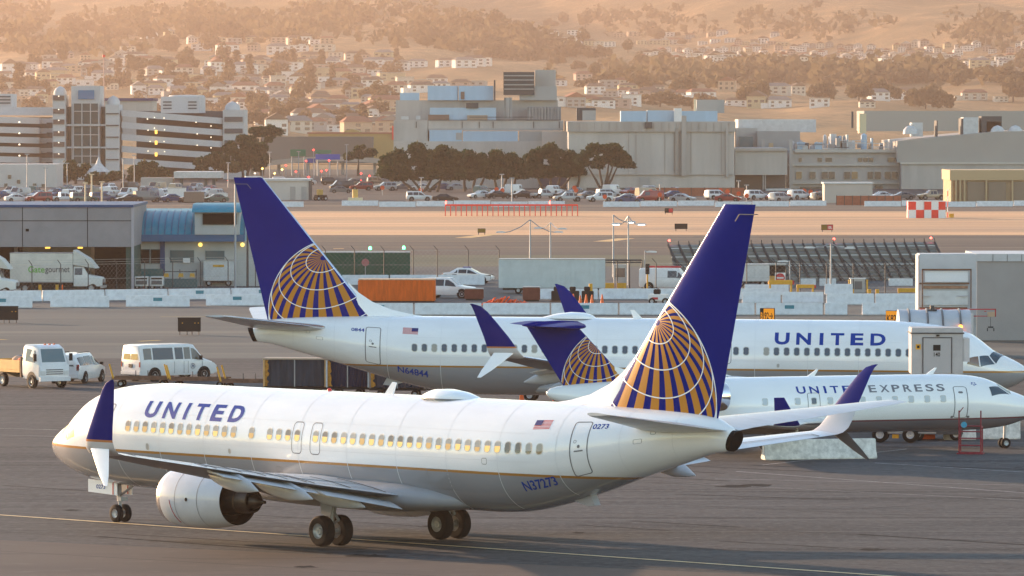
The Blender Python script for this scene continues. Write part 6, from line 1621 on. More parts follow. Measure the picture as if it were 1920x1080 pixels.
for x in (866, 898, 1000, 780, 1048, 924): PB(d).r(x, x + 1.2, 228, 240, 1.8, .2).build('downpipe', M_pdark, t)
PB(d).r(752, 766, 218, 224, 1.8, 1).build('roof_unit', M_trw, t); PB(d).r(780, 788, 217, 224, 1.8, 1).build('roof_unit', M_trw, t)
PB(d).r(855, 867, 249, 262, 1.1, .1).build('door', M_pgrey, t); PB(d).r(864, 871, 172, 186, 12.3, .2).build('door', mat('unit_brown', (.20, .13, .10)), t)
PB(d).r(1010, 1070, 332, 350, -3, 2).build('blue_awning', mat('awning_navy', (.03, .05, .10), .7), t)
d = D(358)
t = bld('assembly_hall', 'plain tall beige hall with vertical joints, behind the lone tree', d)
parts(t, d, [('wall', 1066, 1377, 246, None, 0, 70, M_beige2), ('parapet', 1064, 1379, 228, 247, -.5, 71, M_beige), ('blue_tank', 1164, 1212, 208, 228, 6, 10, M_pblue), ('blue_tank', 1214, 1272, 207, 228, 6.3, 10, M_pblue), ('blue_tank', 1278, 1345, 208, 228, 6, 10, M_pblue), ('white_unit', 1264, 1278, 203, 228, 4, 4, C_white), ('roof_shed', 1081, 1117, 202, 226, 4, 8, M_pdark), ('roof_shed', 1092, 1117, 207, 226, 3.4, .5, M_pgrey), ('rear_tower', 1306, 1358, 187, 212, 22, 10, M_pgrey), ('pipe', 1301, 1305, 186, 212, 18, 1, mat('pipe_lit', (.6, .5, .35), .5)),
    ('duct', 1278, 1287, 217, 330, -1.2, 1, M_beige), ('duct', 1361, 1366, 240, 332, -.8, .8, M_beige), ('duct', 1266, 1272, 240, 328, -.6, .5, mat('joint_grey', (.33, .30, .27), .8)), ('ledge', 1096, 1376, 326, 328, -.35, .3, M_beige), ('door', 1199, 1218, 332, None, -.2, .2, M_pgrey), ('roof_unit', 1209, 1223, 229, 240, -1.2, .6, M_pdark), ('base_band', 1100, 1376, 352, None, -.9, .8, M_pdark)])
for x in (1178, 1192, 1246, 1264, 1295, 1352): PB(d).r(x, x + 1.0, 247, 326, -.12, .1).build('wall_joint', mat('joint_grey', (.33, .30, .27)), t)
for x in range(1086, 1376, 14): PB(d).r(x, x + .7, 230, 246, -.62, .1).build('parapet_joint', mat('joint_grey', (.33, .30, .27)), t)
parts(t, d, [('link_wall', 1378, 1476, 282, 328, 8, 40, M_beige2), ('link_band', 1378, 1476, 278, 283, 7.4, 41, M_beige), ('glazed_lobby', 1378, 1472, 328, None, 14, 2, mat('lobby_dark', (.06, .07, .08), .3))])
for x in (1376, 1430, 1434): PB(d).r(x, x + 2, 328, None, 8.4, .8).build('lobby_column', M_pgrey, t)
PB(d).r(1436, 1484, 354, 362, 5, 6).build('lobby_canopy', M_trw, t)
d = D(355)
t = bld('office_block', 'two-storey pale office block with paired windows and rooftop pipework', d)
parts(t, d, [('wall', 1480, 1800, 282, None, 10, 40, M_offw), ('band', 1478, 1802, 308, 311, 9.4, .6, mat('band_pale', (.5, .47, .42), .7)), ('band', 1478, 1802, 343, 345, 9.4, .6, mat('band_pale', (.5, .47, .42), .7)), ('end_pier', 1480, 1486, 262, None, 9, 2, M_offw), ('parapet', 1490, 1690, 280, 286, 9.2, 1, mat('band_pale', (.5, .47, .42)))])
for x, w, m in ((1492, 12, M_winw), (1517, 13, M_win), (1540, 13, M_win), (1553, 13, M_win), (1582, 13, M_win), (1596, 13, M_winw), (1626, 12, M_win), (1639, 13, M_win), (1658, 12, M_win), (1671, 13, M_win), (1693, 12, M_winw), (1706, 13, M_win), (1727, 12, M_win), (1740, 13, M_win), (1760, 13, M_win), (1774, 12, M_winw)):
    f = PB(d).r(x, x + w, 321, 336, 9.8, .3).build('window', mat('frame_pale', (.5, .48, .44), .6), t); PB(d).r(x + .8, x + w - .8, 322, 335, 9.65, .1).build('pane', m, f)
for x, w in ((1498, 5), (1533, 8), (1548, 12), (1609, 8), (1619, 8), (1629, 8), (1664, 22), (1712, 22), (1752, 20)):
    PB(d).r(x, x + w, 296, 303, 9.8, .3).build('window', M_win, t)
for x0, x1, y0, y1, m in ((1500, 1540, 350, 356, M_win), (1640, 1655, 348, 358, M_win), (1700, 1728, 348, 360, M_win)): PB(d).r(x0, x1, y0, y1, 9.8, .3).build('window', m, t)
# pipework, tanks and plant on the roof: many small pieces of one roof installation
rp = random.Random(9)
for i in range(46):
    x = rp.uniform(1488, 1690); w = rp.uniform(3, 16); yb = 282 - rp.random() * 4; h = rp.uniform(5, 30) * (1 if x > 1550 else .5)
    m = rp.choice([M_pgrey, M_trw, M_pblue, M_beige, M_pdark, M_pgrey, M_trw, mat('unit_tan', (.34, .26, .19))])
    q = PB(d)
    if rp.random() < .3: q.lathe([(PZ(yb, d), SZ(w * .4, d)), (PZ(yb - h, d), SZ(w * .4, d)), (PZ(yb - h - 3, d), .05)], (PX(x, d), d + 14 + rp.random() * 14, 0), 'z', 12)
    else: q.r(x, x + w, yb - h, yb + 6, 11 + rp.random() * 18, rp.uniform(2, 6))
    q.build('roof_plant', m, t)
for i in range(16):
    x = rp.uniform(1490, 1660); y = rp.uniform(262, 281); PB(d).r(x, x + rp.uniform(20, 60), y, y + 1.0, 10.5 + rp.random(), .2).build('roof_pipe', rp.choice([M_pdark, M_trw]), t)
PB(d).r(1611, 1624, 213, 250, 20, 6).build('sunlit_tower', mat('tower_sunlit', (.60, .52, .34), .7), t); PB(d).r(1596, 1600, 209, 240, 19, .6).build('flue', M_pdark, t)  # tower colour carries the warm sunlight on its wall
parts(t, d, [('rear_hall', 1384, 1530, 224, 248, 46, 20, M_trw), ('rear_hall', 1420, 1500, 246, 282, 30, 12, M_pgrey), ('rear_hall', 1380, 1420, 240, 280, 34, 12, M_beige2), ('tank', 1386, 1412, 256, 280, 26, 4, mat('tank_teal', (.12, .17, .18), .5)), ('tank', 1428, 1434, 262, 282, 22, 2, M_beige), ('tank', 1442, 1450, 268, 282, 22, 2, mat('tank_lit', (.5, .36, .22), .6))])
d = D(356)
t = bld('maintenance_hangar', 'long low beige hangar with a sloping roofline at the right edge', d)
mb = MB(); mb.rings([[(PX(x, d), y, PZ(yy, d)) for x, yy in ((1690, 265), (1770, 257), (1880, 247), (2100, 244), (2100, 306), (1690, 306))] for y in (d + 14, d + 70)]); mb.build('upper_wall', mat('hangar_beige', (.36, .34, .31), .8, noise=(.1, .06)), t)
PB(d).r(1690, 2100, 306, None, 12, 50).build('lower_wall', M_offw, t); PB(d).r(1688, 2100, 304, 308, 11.6, .6).build('band', mat('band_pale', (.5, .47, .42)), t); PB(d).r(1620, 2100, 208, 246, 90, 30).build('rear_hangar', mat('rear_hangar_grey', (.33, .33, .31), .8), t)
for x0, x1, y0, m in ((1806, 1834, 220, M_trw), (1840, 1878, 218, M_pdark), (1850, 1876, 228, M_trw), (1710, 1730, 230, M_trw), (1756, 1758, 226, M_pdark), (1802, 1806, 222, M_pdark)): PB(d).r(x0, x1, y0, 256, 22, 8).build('roof_plant', m, t)
for x in (1884, 1918, 1718): MB().lathe([(0, SZ(14, d)), (SZ(8, d), SZ(13, d)), (SZ(14, d), SZ(8, d)), (SZ(17, d), .05)], (PX(x, d), d + 20, PZ(252, d)), 'z', 16).build('roof_dome', M_trw, t, smooth=True)
d = D(381)
t = bld('loading_dock', 'tan ribbed shed with a sunlit end at the right edge', d)
PB(d).r(1783, 2000, 322, None, 2, 20).build('wall', mat('shed_tan', (.40, .29, .18), .75, noise=(.6, .08)), t); PB(d).r(1781, 2002, 319, 338, 1.4, 21).build('fascia', mat('fascia_tan', (.46, .34, .2), .7), t); 
for x in (1783, 1791, 1799, 1807, 1848, 1897): PB(d).r(x, x + 3, 338, None, 1.2, .5).build('column', mat('fascia_tan', (.46, .34, .2)), t)
for x in (1814, 1853, 1900): PB(d).r(x, x + 33, 341, None, 1.7, .4).build('bay_door', mat('door_tan', (.24, .19, .14), .7), t)
d = D(381); t = bld('site_cabin', 'plain pale site cabin before the office block', d)
PB(d).r(1546, 1636, 344, None, 3, 8).build('wall', mat('cabin_pale', (.46, .42, .38), .7, noise=(.4, .05)), t); PB(d).r(1544, 1638, 342, 345, 2.8, 8.4).build('roof', M_trw, t)
d = D(385); t = thing('mesh_fence', 'rust red screen fence before the site cabin', 'fence', (PX(1568, d), d, 0)); W_ = SZ(122, d)
MB().b2(0, W_, -.03, .03, .05, PZ(367, d)).build('screen', mat('screen_red', (.30, .10, .06), .85, noise=(3, .25)), t)
for i in range(9): MB().cyl((W_ * i / 8, -.08, 0), (W_ * i / 8, -.08, PZ(366, d)), .05).build('fence_post', C_dsteel, t)
d = D(368); t = thing('mesh_fence', 'long dark red screen fence along the centre car park', 'fence', (PX(1196, d), d, 0)); W_ = SZ(200, d)
MB().b2(0, W_, -.03, .03, .05, PZ(352, d)).build('screen', mat('screen_red', (.30, .10, .06)), t)
for i in range(9): MB().cyl((W_ * i / 8, -.08, 0), (W_ * i / 8, -.08, PZ(351, d)), .05).build('fence_post', C_dsteel, t)

# ------------------------------------------------------------------ parking structures and glass tower on the left
M_gar = mat('parapet_concrete', (.47, .47, .48), .8, noise=(.15, .07))
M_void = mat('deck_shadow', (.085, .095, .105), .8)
M_glz = mat('tower_glass', (.02, .055, .065), .35, spec=.3)
M_tow = mat('tower_concrete', (.47, .48, .49), .7, noise=(.15, .05))
def curve_deck(t, d, x0, x1, ytop0, ytop1, levels, step0, step1, bulge):
    """parapet bands that curve back at the far end; rows rise to the left"""
    n = 14
    for k in range(levels):
        rs = []
        for i in range(n + 1):
            u = i / n; x = x0 + (x1 - x0) * u; y = d + bulge * (u ** 2.4); zt = PZ(ytop0 + (ytop1 - ytop0) * u + (step0 + (step1 - step0) * u) * k, d)
            h = SZ(11.5, d)
            rs.append([(PX(x, d), y, zt - h), (PX(x, d), y, zt), (PX(x, d), y + 1.0, zt), (PX(x, d), y + 30, zt - h * .9), (PX(x, d), y + 30, zt - h)])
        MB().rings(rs).build('parapet', M_gar, t)
d = D(337)
t = bld('parking_structure', 'curved multi-storey parking structure with lit decks, right of the glass tower', d)
curve_deck(t, d, 228, 422, 206, 222, 5, 22.5, 22, 14)
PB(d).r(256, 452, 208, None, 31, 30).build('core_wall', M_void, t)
PB(d).r(302, 374, 181, 212, 16, 22).build('stair_drum', M_tow, t); MB().lathe([(PZ(212, d), SZ(36, d)), (PZ(182, d), SZ(36, d)), (PZ(178, d), SZ(33, d)), (PZ(177, d), .1)], (PX(338, d), d + 30, 0), 'z', 28).build('stair_drum', M_tow, t, smooth=True)
for y in (190, 196, 202): PB(d).r(306, 322, y, y + 2.5, 15.8, .3).build('louvre_slot', M_void, t); PB(d).r(353, 369, y, y + 2.5, 15.8, .3).build('louvre_slot', M_void, t)
PB(d).r(418, 458, 206, None, 12, 20).build('end_tower', M_tow, t)
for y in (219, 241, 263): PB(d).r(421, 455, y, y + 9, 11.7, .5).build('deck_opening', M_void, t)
MB().lathe([(0, SZ(15, d)), (SZ(7, d), SZ(14, d)), (SZ(13, d), SZ(9, d)), (SZ(16.5, d), .05)], (PX(429, d), d + 20, PZ(206, d)), 'z', 20).build('dome', M_tow, t, smooth=True)
for x, y in ((277, 224), (290, 221), (308, 222), (368, 230), (396, 237), (278, 245), (290, 241), (309, 244), (370, 252), (396, 258), (282, 266), (308, 266), (370, 273), (396, 278), (278, 284), (309, 285)):
    MB().lathe([(0, SZ(1.1, d)), (SZ(1.3, d), SZ(1.1, d)), (SZ(1.8, d), .02)], (PX(x, d), d - .6, PZ(y, d)), 'z', 8).build('deck_lamp', M_lampw, t)
for y in (248, 268, 290): PB(d).r(290.5, 295, y - 4, y + 3, -.3, .4).build('lit_stair', M_lamp, t)
t = bld('parking_structure', 'multi-storey parking structure with lit decks cut by the left edge', d)
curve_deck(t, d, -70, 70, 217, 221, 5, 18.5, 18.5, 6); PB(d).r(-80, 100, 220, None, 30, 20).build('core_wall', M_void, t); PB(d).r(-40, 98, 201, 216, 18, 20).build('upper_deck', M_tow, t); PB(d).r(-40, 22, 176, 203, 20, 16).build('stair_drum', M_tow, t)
for y in (180, 186, 192): PB(d).r(-20, 20, y, y + 2.4, 19.7, .4).build('louvre_slot', M_void, t)
for k in range(5): PB(d).r(70, 100, 222 + 18.5 * k, 230 + 18.5 * k, 12, 3).build('parapet', M_gar, t)
for y in (230, 251, 272, 293): MB().lathe([(0, SZ(1.6, d)), (SZ(2, d), SZ(1.6, d)), (SZ(2.6, d), .02)], (PX(37, d), d - .6, PZ(y, d)), 'z', 8).build('deck_lamp', M_lampw, t)
t = bld('glass_tower', 'pale tower with a tall glass grid, domed stair shaft and blue sign', d)
parts(t, d, [('wall', 134, 188, 161, None, 0, 14, M_tow), ('side_wing', 124, 200, 200, None, 4, 10, mat('tower_glass', (.03, .06, .07))), ('blue_sign', 147, 177, 169, 186, -.5, .3, mat('sign_blue', (.02, .16, .32), .4)), ('stair_shaft', 99, 123, 178, None, -2, 12, M_tow), ('stair_shaft', 198, 224, 196, None, -2, 12, M_tow)])
for y0, y1 in ((194, 232), (237, 274), (278, 306)): PB(d).r(138, 186, y0, y1, -.3, .4).build('glazing', mat('tower_glass', (.03, .06, .07)), t)
q = PB(d)
for x in (137, 153, 169, 184): q.r(x, x + 1.6, 194, 320, -.8, .4)
for y in (208, 252, 292): q.r(137, 186, y, y + 1.3, -.75, .3)
q.build('mullion', M_tow, t)
for y in (233, 275): PB(d).r(124, 200, y, y + 3, -1.2, 1).build('floor_band', M_tow, t)
for i, y in enumerate((179, 204, 224, 246, 266, 287)): PB(d).r(100, 121, y, y + 9, -2.3, .4).build('stair_opening', mat('opening_brown', (.14, .10, .09), .6), t); MB().lathe([(0, SZ(1.5, d)), (SZ(1.8, d), .02)], (PX(112, d), d - 2.8, PZ(y + 2, d)), 'z', 8).build('stair_lamp', M_lampw, t)
for y in (212, 234, 256, 278, 298): PB(d).r(199, 223, y, y + 2, -2.3, .4).build('shadow_joint', M_pdark, t)
for x, y in ((111, 178), (211, 196)): MB().lathe([(0, SZ(12.5, d)), (SZ(7, d), SZ(12, d)), (SZ(13, d), SZ(8, d)), (SZ(17, d), .05)], (PX(x, d), d + 4, PZ(y, d)), 'z', 20).build('dome', M_tow, t, smooth=True)
d = D(336)
t = thing('flag_mast', 'tall thin mast with a red tip rising behind the glass tower', 'mast', (PX(187, d), d + 16, 0)); H = PZ(106, d); MB().cyl((0, 0, 0), (0, 0, H), .25, .12, 8).build('mast', mat('mast_pink', (.45, .30, .26), .6), t); MB().lathe([(0, .35), (.5, .35), (.6, .02)], (0, 0, H), 'z', 8).build('tip', M_ared, t)
t = bld('rear_office', 'pale office with a dark blue roof band behind the glass tower', d); PB(d).r(190, 286, 186, 260, 70, 20).build('wall', M_beige2, t); PB(d).r(188, 288, 184, 189, 69.5, 21).build('roof_band', mat('band_navy', (.04, .05, .14), .6), t)
d = D(352)
t = bld('white_depot', 'low white depot at the left edge before the parking structure', d); PB(d).r(-60, 106, 308, None, 10, 20).build('wall', mat('depot_white', (.48, .48, .47), .7, noise=(.2, .06)), t)
for x, y in ((8, 344), (32, 337), (62, 344), (15, 328), (78, 345)): PB(d).r(x, x + 6, y, y + 7, 9.7, .4).build('window', M_win, t)
d = D(345); t = thing('tent_canopy', 'white peaked tent canopy among the trees below the tower', 'canopy', (PX(185, d), d, 0)); MB().lathe([(PZ(322, d), SZ(22, d)), (PZ(312, d), SZ(10, d)), (PZ(306, d), SZ(5, d)), (PZ(296, d), SZ(1.5, d)), (PZ(293, d), .02)], (0, 0, 0), 'z', 12).build('fabric', M_trw, t)
for x in (-1.8, 1.8): MB().cyl((x, 0, 0), (x, 0, PZ(320, d)), .08).build('pole', M_pole, t)
d = D(357); t = bld('filling_station', 'flat white canopy on dark columns left of the blue fin', d); PB(d).r(326, 414, 322, 334, 4, 14).build('canopy', M_trw, t)
for x in (337, 383, 398): PB(d).r(x, x + 6, 334, None, 6, 1).build('column', mat('column_teal', (.05, .09, .11), .5), t)
PB(d).r(264, 324, 333, None, 8, 6).build('side_wall', M_pgrey, t)
d = D(375); t = bld('pump_house', 'small white building with two grey doors right of the blue fin', d); PB(d).r(480, 580, 337, None, 0, 10).build('wall', mat('pump_white', (.50, .47, .44), .7, noise=(.3, .06)), t); PB(d).r(478, 583, 335, 339, -.4, 11).build('roof', M_trw, t)
for x in (544, 565): PB(d).r(x, x + 10, 350, None, -.1, .2).build('door', M_pgrey, t)
PB(d).r(579, 585, 337, None, -.2, 1).build('corner_post', M_pdark, t)
# overpass, embankment, gantry signs
d = D(328)
t = thing('overpass', 'pale concrete overpass curving behind the blue fin', 'bridge', (0, 0, 0)); rs = []
for i in range(25):
    u = i / 24; x = 440 + 300 * u; y = 300 - 9 * sin(pi * u) + 6 * (1 - u) ** 2 * 2
    rs.append([(PX(x, d), d, PZ(y + 9, d)), (PX(x, d), d, PZ(y, d)), (PX(x, d), d + .5, PZ(y, d)), (PX(x, d), d + 12, PZ(y + 3, d)), (PX(x, d), d + 12, PZ(y + 9, d))])
MB().rings(rs).build('deck', mat('deck_tan', (.42, .36, .30), .8, noise=(.2, .05)), t)
for x in (470, 520, 575, 640, 700): PB(d).r(x, x + 5, 304, None, 3, 3).build('pier', M_pgrey, t)
d = 1960.0; t = thing('embankment', 'dark grey sound wall above the overpass', 'wall', (0, 0, 0)); PB(d).r(490, 700, 256, 306, 0, 6).build('wall', mat('wall_dark', (.12, .125, .125), .8, noise=(.05, .15)), t)
d = 1975.0; t = bld('yellow_warehouse', 'long ochre warehouse with an arched gable above the sound wall', d); PB(d).r(578, 738, 250, 300, 0, 20).build('wall', mat('ochre_wall', (.36, .26, .11), .8, noise=(.05, .1)), t); mb = MB(); mb.rings([[(PX(x, d), y, PZ(yy, d)) for x, yy in ((640, 251), (648, 245), (660, 242), (672, 245), (680, 251))] for y in (d - .3, d + 20)]); mb.build('gable', mat('ochre_wall', (.36, .26, .11)), t); PB(d).r(735, 739, 236, 262, -1, 2).build('red_sign', M_ared, t); PB(d).r(576, 740, 248, 251, -.4, 21).build('eaves', mat('eaves_red', (.28, .12, .08), .7), t)
for x0, x1, y0, y1, c, l in ((545, 574, 280, 293, (.01, .18, .10), 'green road sign on a gantry above the overpass, left one'), (592, 622, 281, 288, (.01, .18, .10), 'green road sign behind the blue signs'), (592, 638, 289, 299, (.03, .09, .45), 'wide blue road sign above the overpass'), (577, 592, 297, 305, (.05, .08, .30), 'small dark blue road sign at the left of the wide blue one')):
    d = D(329) - (1 if y0 > 288 else 0); t = thing('gantry_sign', l, 'road sign', (PX((x0 + x1) / 2, d), d - 2, 0)); w = SZ(x1 - x0, d) / 2; MB().b2(-w, w, -.15, .15, PZ(y1, d), PZ(y0, d)).build('sign_face', mat('sign_' + l[:9].replace(' ', '_') + str(x0), c, .5), t)
    for x in (-w * .8, w * .8): MB().cyl((x, .3, 0), (x, .3, PZ(y0, d)), .15).build('post', M_pole, t)
for i, (x, y, c) in enumerate(((588, 281, 0), (574, 302, 0), (617, 301, 0), (536, 310, 0), (555, 322, 0), (492, 316, 1), (515, 325, 1), (529, 318, 1), (478, 325, 2), (603, 321, 0), (612, 319, 0), (677, 325, 0), (677, 339, 0), (693, 330, 0), (579, 332, 0), (649, 347, 0), (426, 340, 0))):
    d = D(338) - 6; t = thing('traffic_signal', ('red traffic signal head among the lights under the overpass', 'amber street light glowing under the overpass', 'white street light glowing at the left of the overpass')[c], ('traffic light', 'street lamp', 'street lamp')[c], (PX(x, d), d, 0), 0, ('red signals by the overpass', 'amber lights by the overpass', None)[c])
    z = PZ(y, d); MB().cyl((0, .2, 0), (0, .2, z), .08, .08, 6).build('post', M_pole, t); MB().lathe([(-SZ(1.9, d), .02), (0, SZ(2.2, d)), (SZ(1.9, d), .02)], (0, 0, z), 'z', 10).build('lens', (mat('signal_red', (.8, .03, .03), .4, emit=(1, .04, .03), estr=2.2), mat('signal_amber', (.8, .5, .1), .4, emit=(1, .6, .12), estr=3.0), M_lampw)[c], t)

# ------------------------------------------------------------------ car parks
PAINTS = {'white': (.62, .62, .62), 'silver': (.36, .37, .38), 'grey': (.13, .135, .14), 'black': (.02, .02, .022), 'navy': (.03, .06, .14), 'maroon': (.25, .03, .03), 'tan': (.36, .29, .2), 'green': (.06, .11, .10)}
PM = {k: mat('car_paint_' + k, c, .3, coat=.5) for k, c in PAINTS.items()}
KINDN = {'sedan': 'car', 'suv': 'car', 'van': 'van', 'pickup': 'pickup'}
protos = {}
def lot_car(kind, paint, px, py, rz, label, group):
    k = (kind, paint)
    if k not in protos:
        protos[k] = car(kind, label, px, py, rz, PM[paint], group, KINDN[kind]); return protos[k]
    return dup(protos[k], gp(px, py), radians(rz), label, group)
rc = random.Random(21)
KN = {'sedan': 'saloon car', 'suv': 'tall estate car', 'van': 'van', 'pickup': 'pickup'}
def lot(rows, where, group):
    for x0, x1, y, gap, ang in rows:
        x = x0
        while x < x1:
            kd = rc.choice(['sedan', 'sedan', 'suv', 'suv', 'van', 'pickup']); pt = rc.choice(['white', 'white', 'silver', 'silver', 'grey', 'black', 'navy', 'maroon', 'tan', 'green'])
            if rc.random() < .86: lot_car(kd, pt, x, y + rc.uniform(-.5, .5), ang + rc.uniform(-6, 6) + (180 if rc.random() < .5 else 0), 'small distant %s %s parked in the %s' % (pt, KN[kd], where), '%s %s in the %s' % (pt, KN[kd], where))
            x += gap * rc.uniform(.85, 1.3)
lot([(0, 440, 372, 30, 62), (20, 430, 366, 34, 62), (130, 420, 360, 36, 62), (0, 440, 379, 38, 20)], 'left car park beyond the hangar', 'left')
lot([(905, 1290, 365, 34, 58), (900, 1300, 372, 40, 25), (1010, 1290, 378, 46, 12), (1420, 1470, 374, 30, 30)], 'centre car park before the beige hall', 'centre')
lot([(1465, 1570, 379, 34, 40), (1500, 1560, 374, 30, 40), (1650, 1780, 374, 44, 20)], 'right car park before the office block', 'right')
lot([(640, 880, 357, 36, 10), (480, 720, 347, 40, 8)], 'road below the tree row', 'road')
for kd, pt, x, y, rz, l in (('sedan', 'maroon', 1366, 378, -12, 'dark red car at the front of the car park, left of the tall fin tip'), ('suv', 'white', 1345, 374, 30, 'white tall car just left of the dark red car in the car park'), ('suv', 'white', 786, 377, 5, 'white tall estate car at the roadside left of the red aerial frame'), ('sedan', 'black', 835, 378, 4, 'black car with lit lamps behind the red aerial frame'), ('sedan', 'navy', 1178, 381, 3, 'blue car at the front of the car park behind the tall lamps'), ('sedan', 'silver', 1280, 378, -25, 'silver car near the front of the car park left of the dark red car'), ('sedan', 'grey', 640, 362, 2, 'grey car on the road right of the small white building')): lot_car(kd, pt, x, y, rz, l, None)
for px, y, l in ((601, 376, 'small dark tractor with a yellow top right of the white pump house'),):
    d = D(y); t = thing('tractor', l, 'tractor', (PX(px, d), d, 0), .5); MB().b2(-1, 1, -.6, .6, .4, 1.0).build('body', C_black, t, bevel=.05); MB().b2(-.6, .3, -.5, .5, 1.0, 2.0).build('cab', mat('cab_ochre', (.45, .28, .08), .6), t, bevel=.1)
    for x in (-.7, .7):
        for s in (-.6, .6): wheel(t, x, s, .4, .25)
d = D(380); t = thing('yellow_drum', 'sunlit yellow drum on the far road right of the blue fin', 'drum', (PX(666, d), d, 0)); MB().lathe([(0, .001), (0, .5), (2.3, .5), (2.3, .001)], (0, 0, 0), 'z', 14).build('drum', mat('drum_yellow', (.65, .40, .12), .6), t, smooth=True); MB().b2(-1.2, 1.3, -.9, -.5, 0, .9).build('base', mat('base_cream', (.7, .6, .4), .6), t)
for x, y, y0, l in ((330, 378, 353, 'white tank truck in the left car park'), (408, 379, 364, 'low white trailer left of the blue fin in the car park')):
    trailer(l, x - 16, x + 18, y0, y, C_white, 2.2, 'box_trailer', 'trailer')
d = D(381); t = trailer('brown box container in the left car park', 345, 382, 360, 380, mat('container_brown', (.22, .16, .13), .7), 2.2, 'shipping_container', 'container', 8, 0, False)
# tall lot lamps and red round markers
for x, yb, yt, c, l in ((160, 381, 344, 1, 'sunlit car park lamp post, leftmost of the close three'), (172, 378, 328, 1, 'sunlit car park lamp post, tallest of the close three'), (191, 382, 342, 1, 'sunlit car park lamp post, rightmost of the close three'), (231, 366, 298, 0, 'tall car park lamp post right of the lit three'), (86, 370, 316, 0, 'thin car park lamp post before the white depot'), (51, 360, 290, 0, 'thin tall lamp post at the left before the white depot'), (126, 352, 307, 0, 'lamp post before the trees below the glass tower'), (252, 350, 292, 0, 'lamp post before the right trees of the glass tower'), (428, 352, 306, 0, 'lamp post just left of the blue fin tip'), (506, 350, 286, 0, 'lamp post above the pump house'), (790, 372, 334, 0, 'lamp post before the big left tree'), (941, 371, 328, 0, 'lamp post before the third tree'), (960, 378, 335, 0, 'lamp post between the third tree and the rounded tree'), (1237, 372, 344, 0, 'thin lamp post before the beige hall'), (1385, 366, 340, 0, 'lamp post before the dark lobby, left one'), (1400, 370, 348, 0, 'lamp post before the dark lobby, right one'), (1690, 350, 262, 2, 'thick pale post on the office block corner'), (710, 345, 302, 0, 'lamp post left of the big tree'), (560, 338, 285, 0, 'lamp post by the left green sign'), (650, 338, 272, 0, 'lamp post before the small tree behind the overpass')):
    d = D(yb); t = thing('lot_lamp', l, 'street lamp', (PX(x, d), d, 0)); z = PZ(yt, d); r = .16 if c else .11
    MB().cyl((0, 0, 0), (0, 0, z), r, r * .8, 8).build('pole', mat('pole_sunlit_cream', (.62, .50, .34), .6) if c else M_pole, t); MB().b2(-.45, .45, -.2, .2, z, z + .18).build('lamp_head', M_pole if c != 1 else mat('pole_sunlit_cream', (.62, .50, .34)), t)  # on the sunlit posts the cream tint paints the low sun in
M_mk = mat('marker_orange_red', (.62, .07, .02), .6)
for x, y in ((789, 356), (931, 355), (942, 357), (1077, 352), (1080, 357), (1134, 369), (1210, 357), (1220, 359), (1237, 365), (1351, 357), (1364, 359), (1385, 363), (1400, 367), (1508, 358), (1520, 360), (1532, 363), (717, 352)):
    d = D(y + 14); t = thing('round_marker', 'red round marker disc on a post in the car park', 'marker', (PX(x, d), d, 0), 0, 'red round markers across the car parks'); z = PZ(y, d); MB().cyl((0, 0, 0), (0, 0, z), .06, .06, 6).build('post', M_pole, t); MB().lathe([(-.12, .001), (-.12, SZ(4.2, d)), (.12, SZ(4.2, d)), (.12, .001)], (0, 0, z), 'y', 16).build('disc', M_mk, t)

# ------------------------------------------------------------------ hillside town
def hp(px, py):
    """the point of the hillside seen at this pixel"""
    lo = 1900.0
    while lo < 12900:
        x = PX(px, lo); z = terrain(x, lo)
        if PZ(py, lo) < z: return Vector((x, lo, z))
        lo += 20
    return None
HC = [('cream', (.60, .54, .46)), ('white', (.76, .73, .70)), ('pink', (.46, .34, .29)), ('pale yellow', (.52, .43, .27)), ('grey', (.36, .35, .34)), ('peach', (.50, .36, .26))]
RC = [('red tiled', (.28, .12, .08)), ('brown', (.17, .12, .09)), ('grey', (.22, .21, .20)), ('flat pale', (.45, .42, .38))]
HM = [mat('house_' + n.replace(' ', '_'), c, .8) for n, c in HC]; RM = [mat('house_roof_' + n.replace(' ', '_'), c, .85) for n, c in RC]
M_hwin = mat('house_window', (.06, .06, .07), .2, spec=.8)
def house(ci, ri, k, loc):
    w, dp, h = ((13, 9, 5.2), (17, 10, 5.6), (11, 9, 6.6))[k]
    n = '%s house with a %s roof on the hazy hillside' % (HC[ci][0], RC[ri][0])
    t = thing('hillside_house', n, 'house', loc, 0, n.replace('house', 'houses', 1))
    b = MB(); b.b2(-w / 2, w / 2, -dp / 2, dp / 2, -6, h)
    if k == 1: b.b2(-w / 2 - 5, -w / 2, -dp / 2 + 1, dp / 2, -6, h * .6)
    b.build('wall', HM[ci], t)
    m = MB()
    if ri == 3: m.b2(-w / 2 - .4, w / 2 + .4, -dp / 2 - .4, dp / 2 + .4, h, h + .5)
    elif k == 2: m.prism([(-w / 2 - .6, h), (w / 2 + .6, h), (0, h + 3.2)], -dp / 2 - .6, dp / 2 + .6)
    else: m.rings([[(-w / 2 - .6, -dp / 2 - .6, h), (w / 2 + .6, -dp / 2 - .6, h), (w / 2 + .6, dp / 2 + .6, h), (-w / 2 - .6, dp / 2 + .6, h)], [(-w / 2 + 2.5, -.1, h + 2.6), (w / 2 - 2.5, -.1, h + 2.6), (w / 2 - 2.5, .1, h + 2.6), (-w / 2 + 2.5, .1, h + 2.6)]])
    m.build('roof', RM[ri], t)
    q = random.Random(k * 7 + ci)
    for lev in range(2):
        for i in range(3):
            if q.random() < .8:
                x = -w / 2 + w * (i + .5) / 3; MB().b2(x - 1.1, x + 1.1, -dp / 2 - .08, -dp / 2 - .01, .8 + lev * 2.4, 2.2 + lev * 2.4).build('window', M_hwin, t)
    return t
hp_protos = {}
rh = random.Random(77); nh = 0
far_town = {}
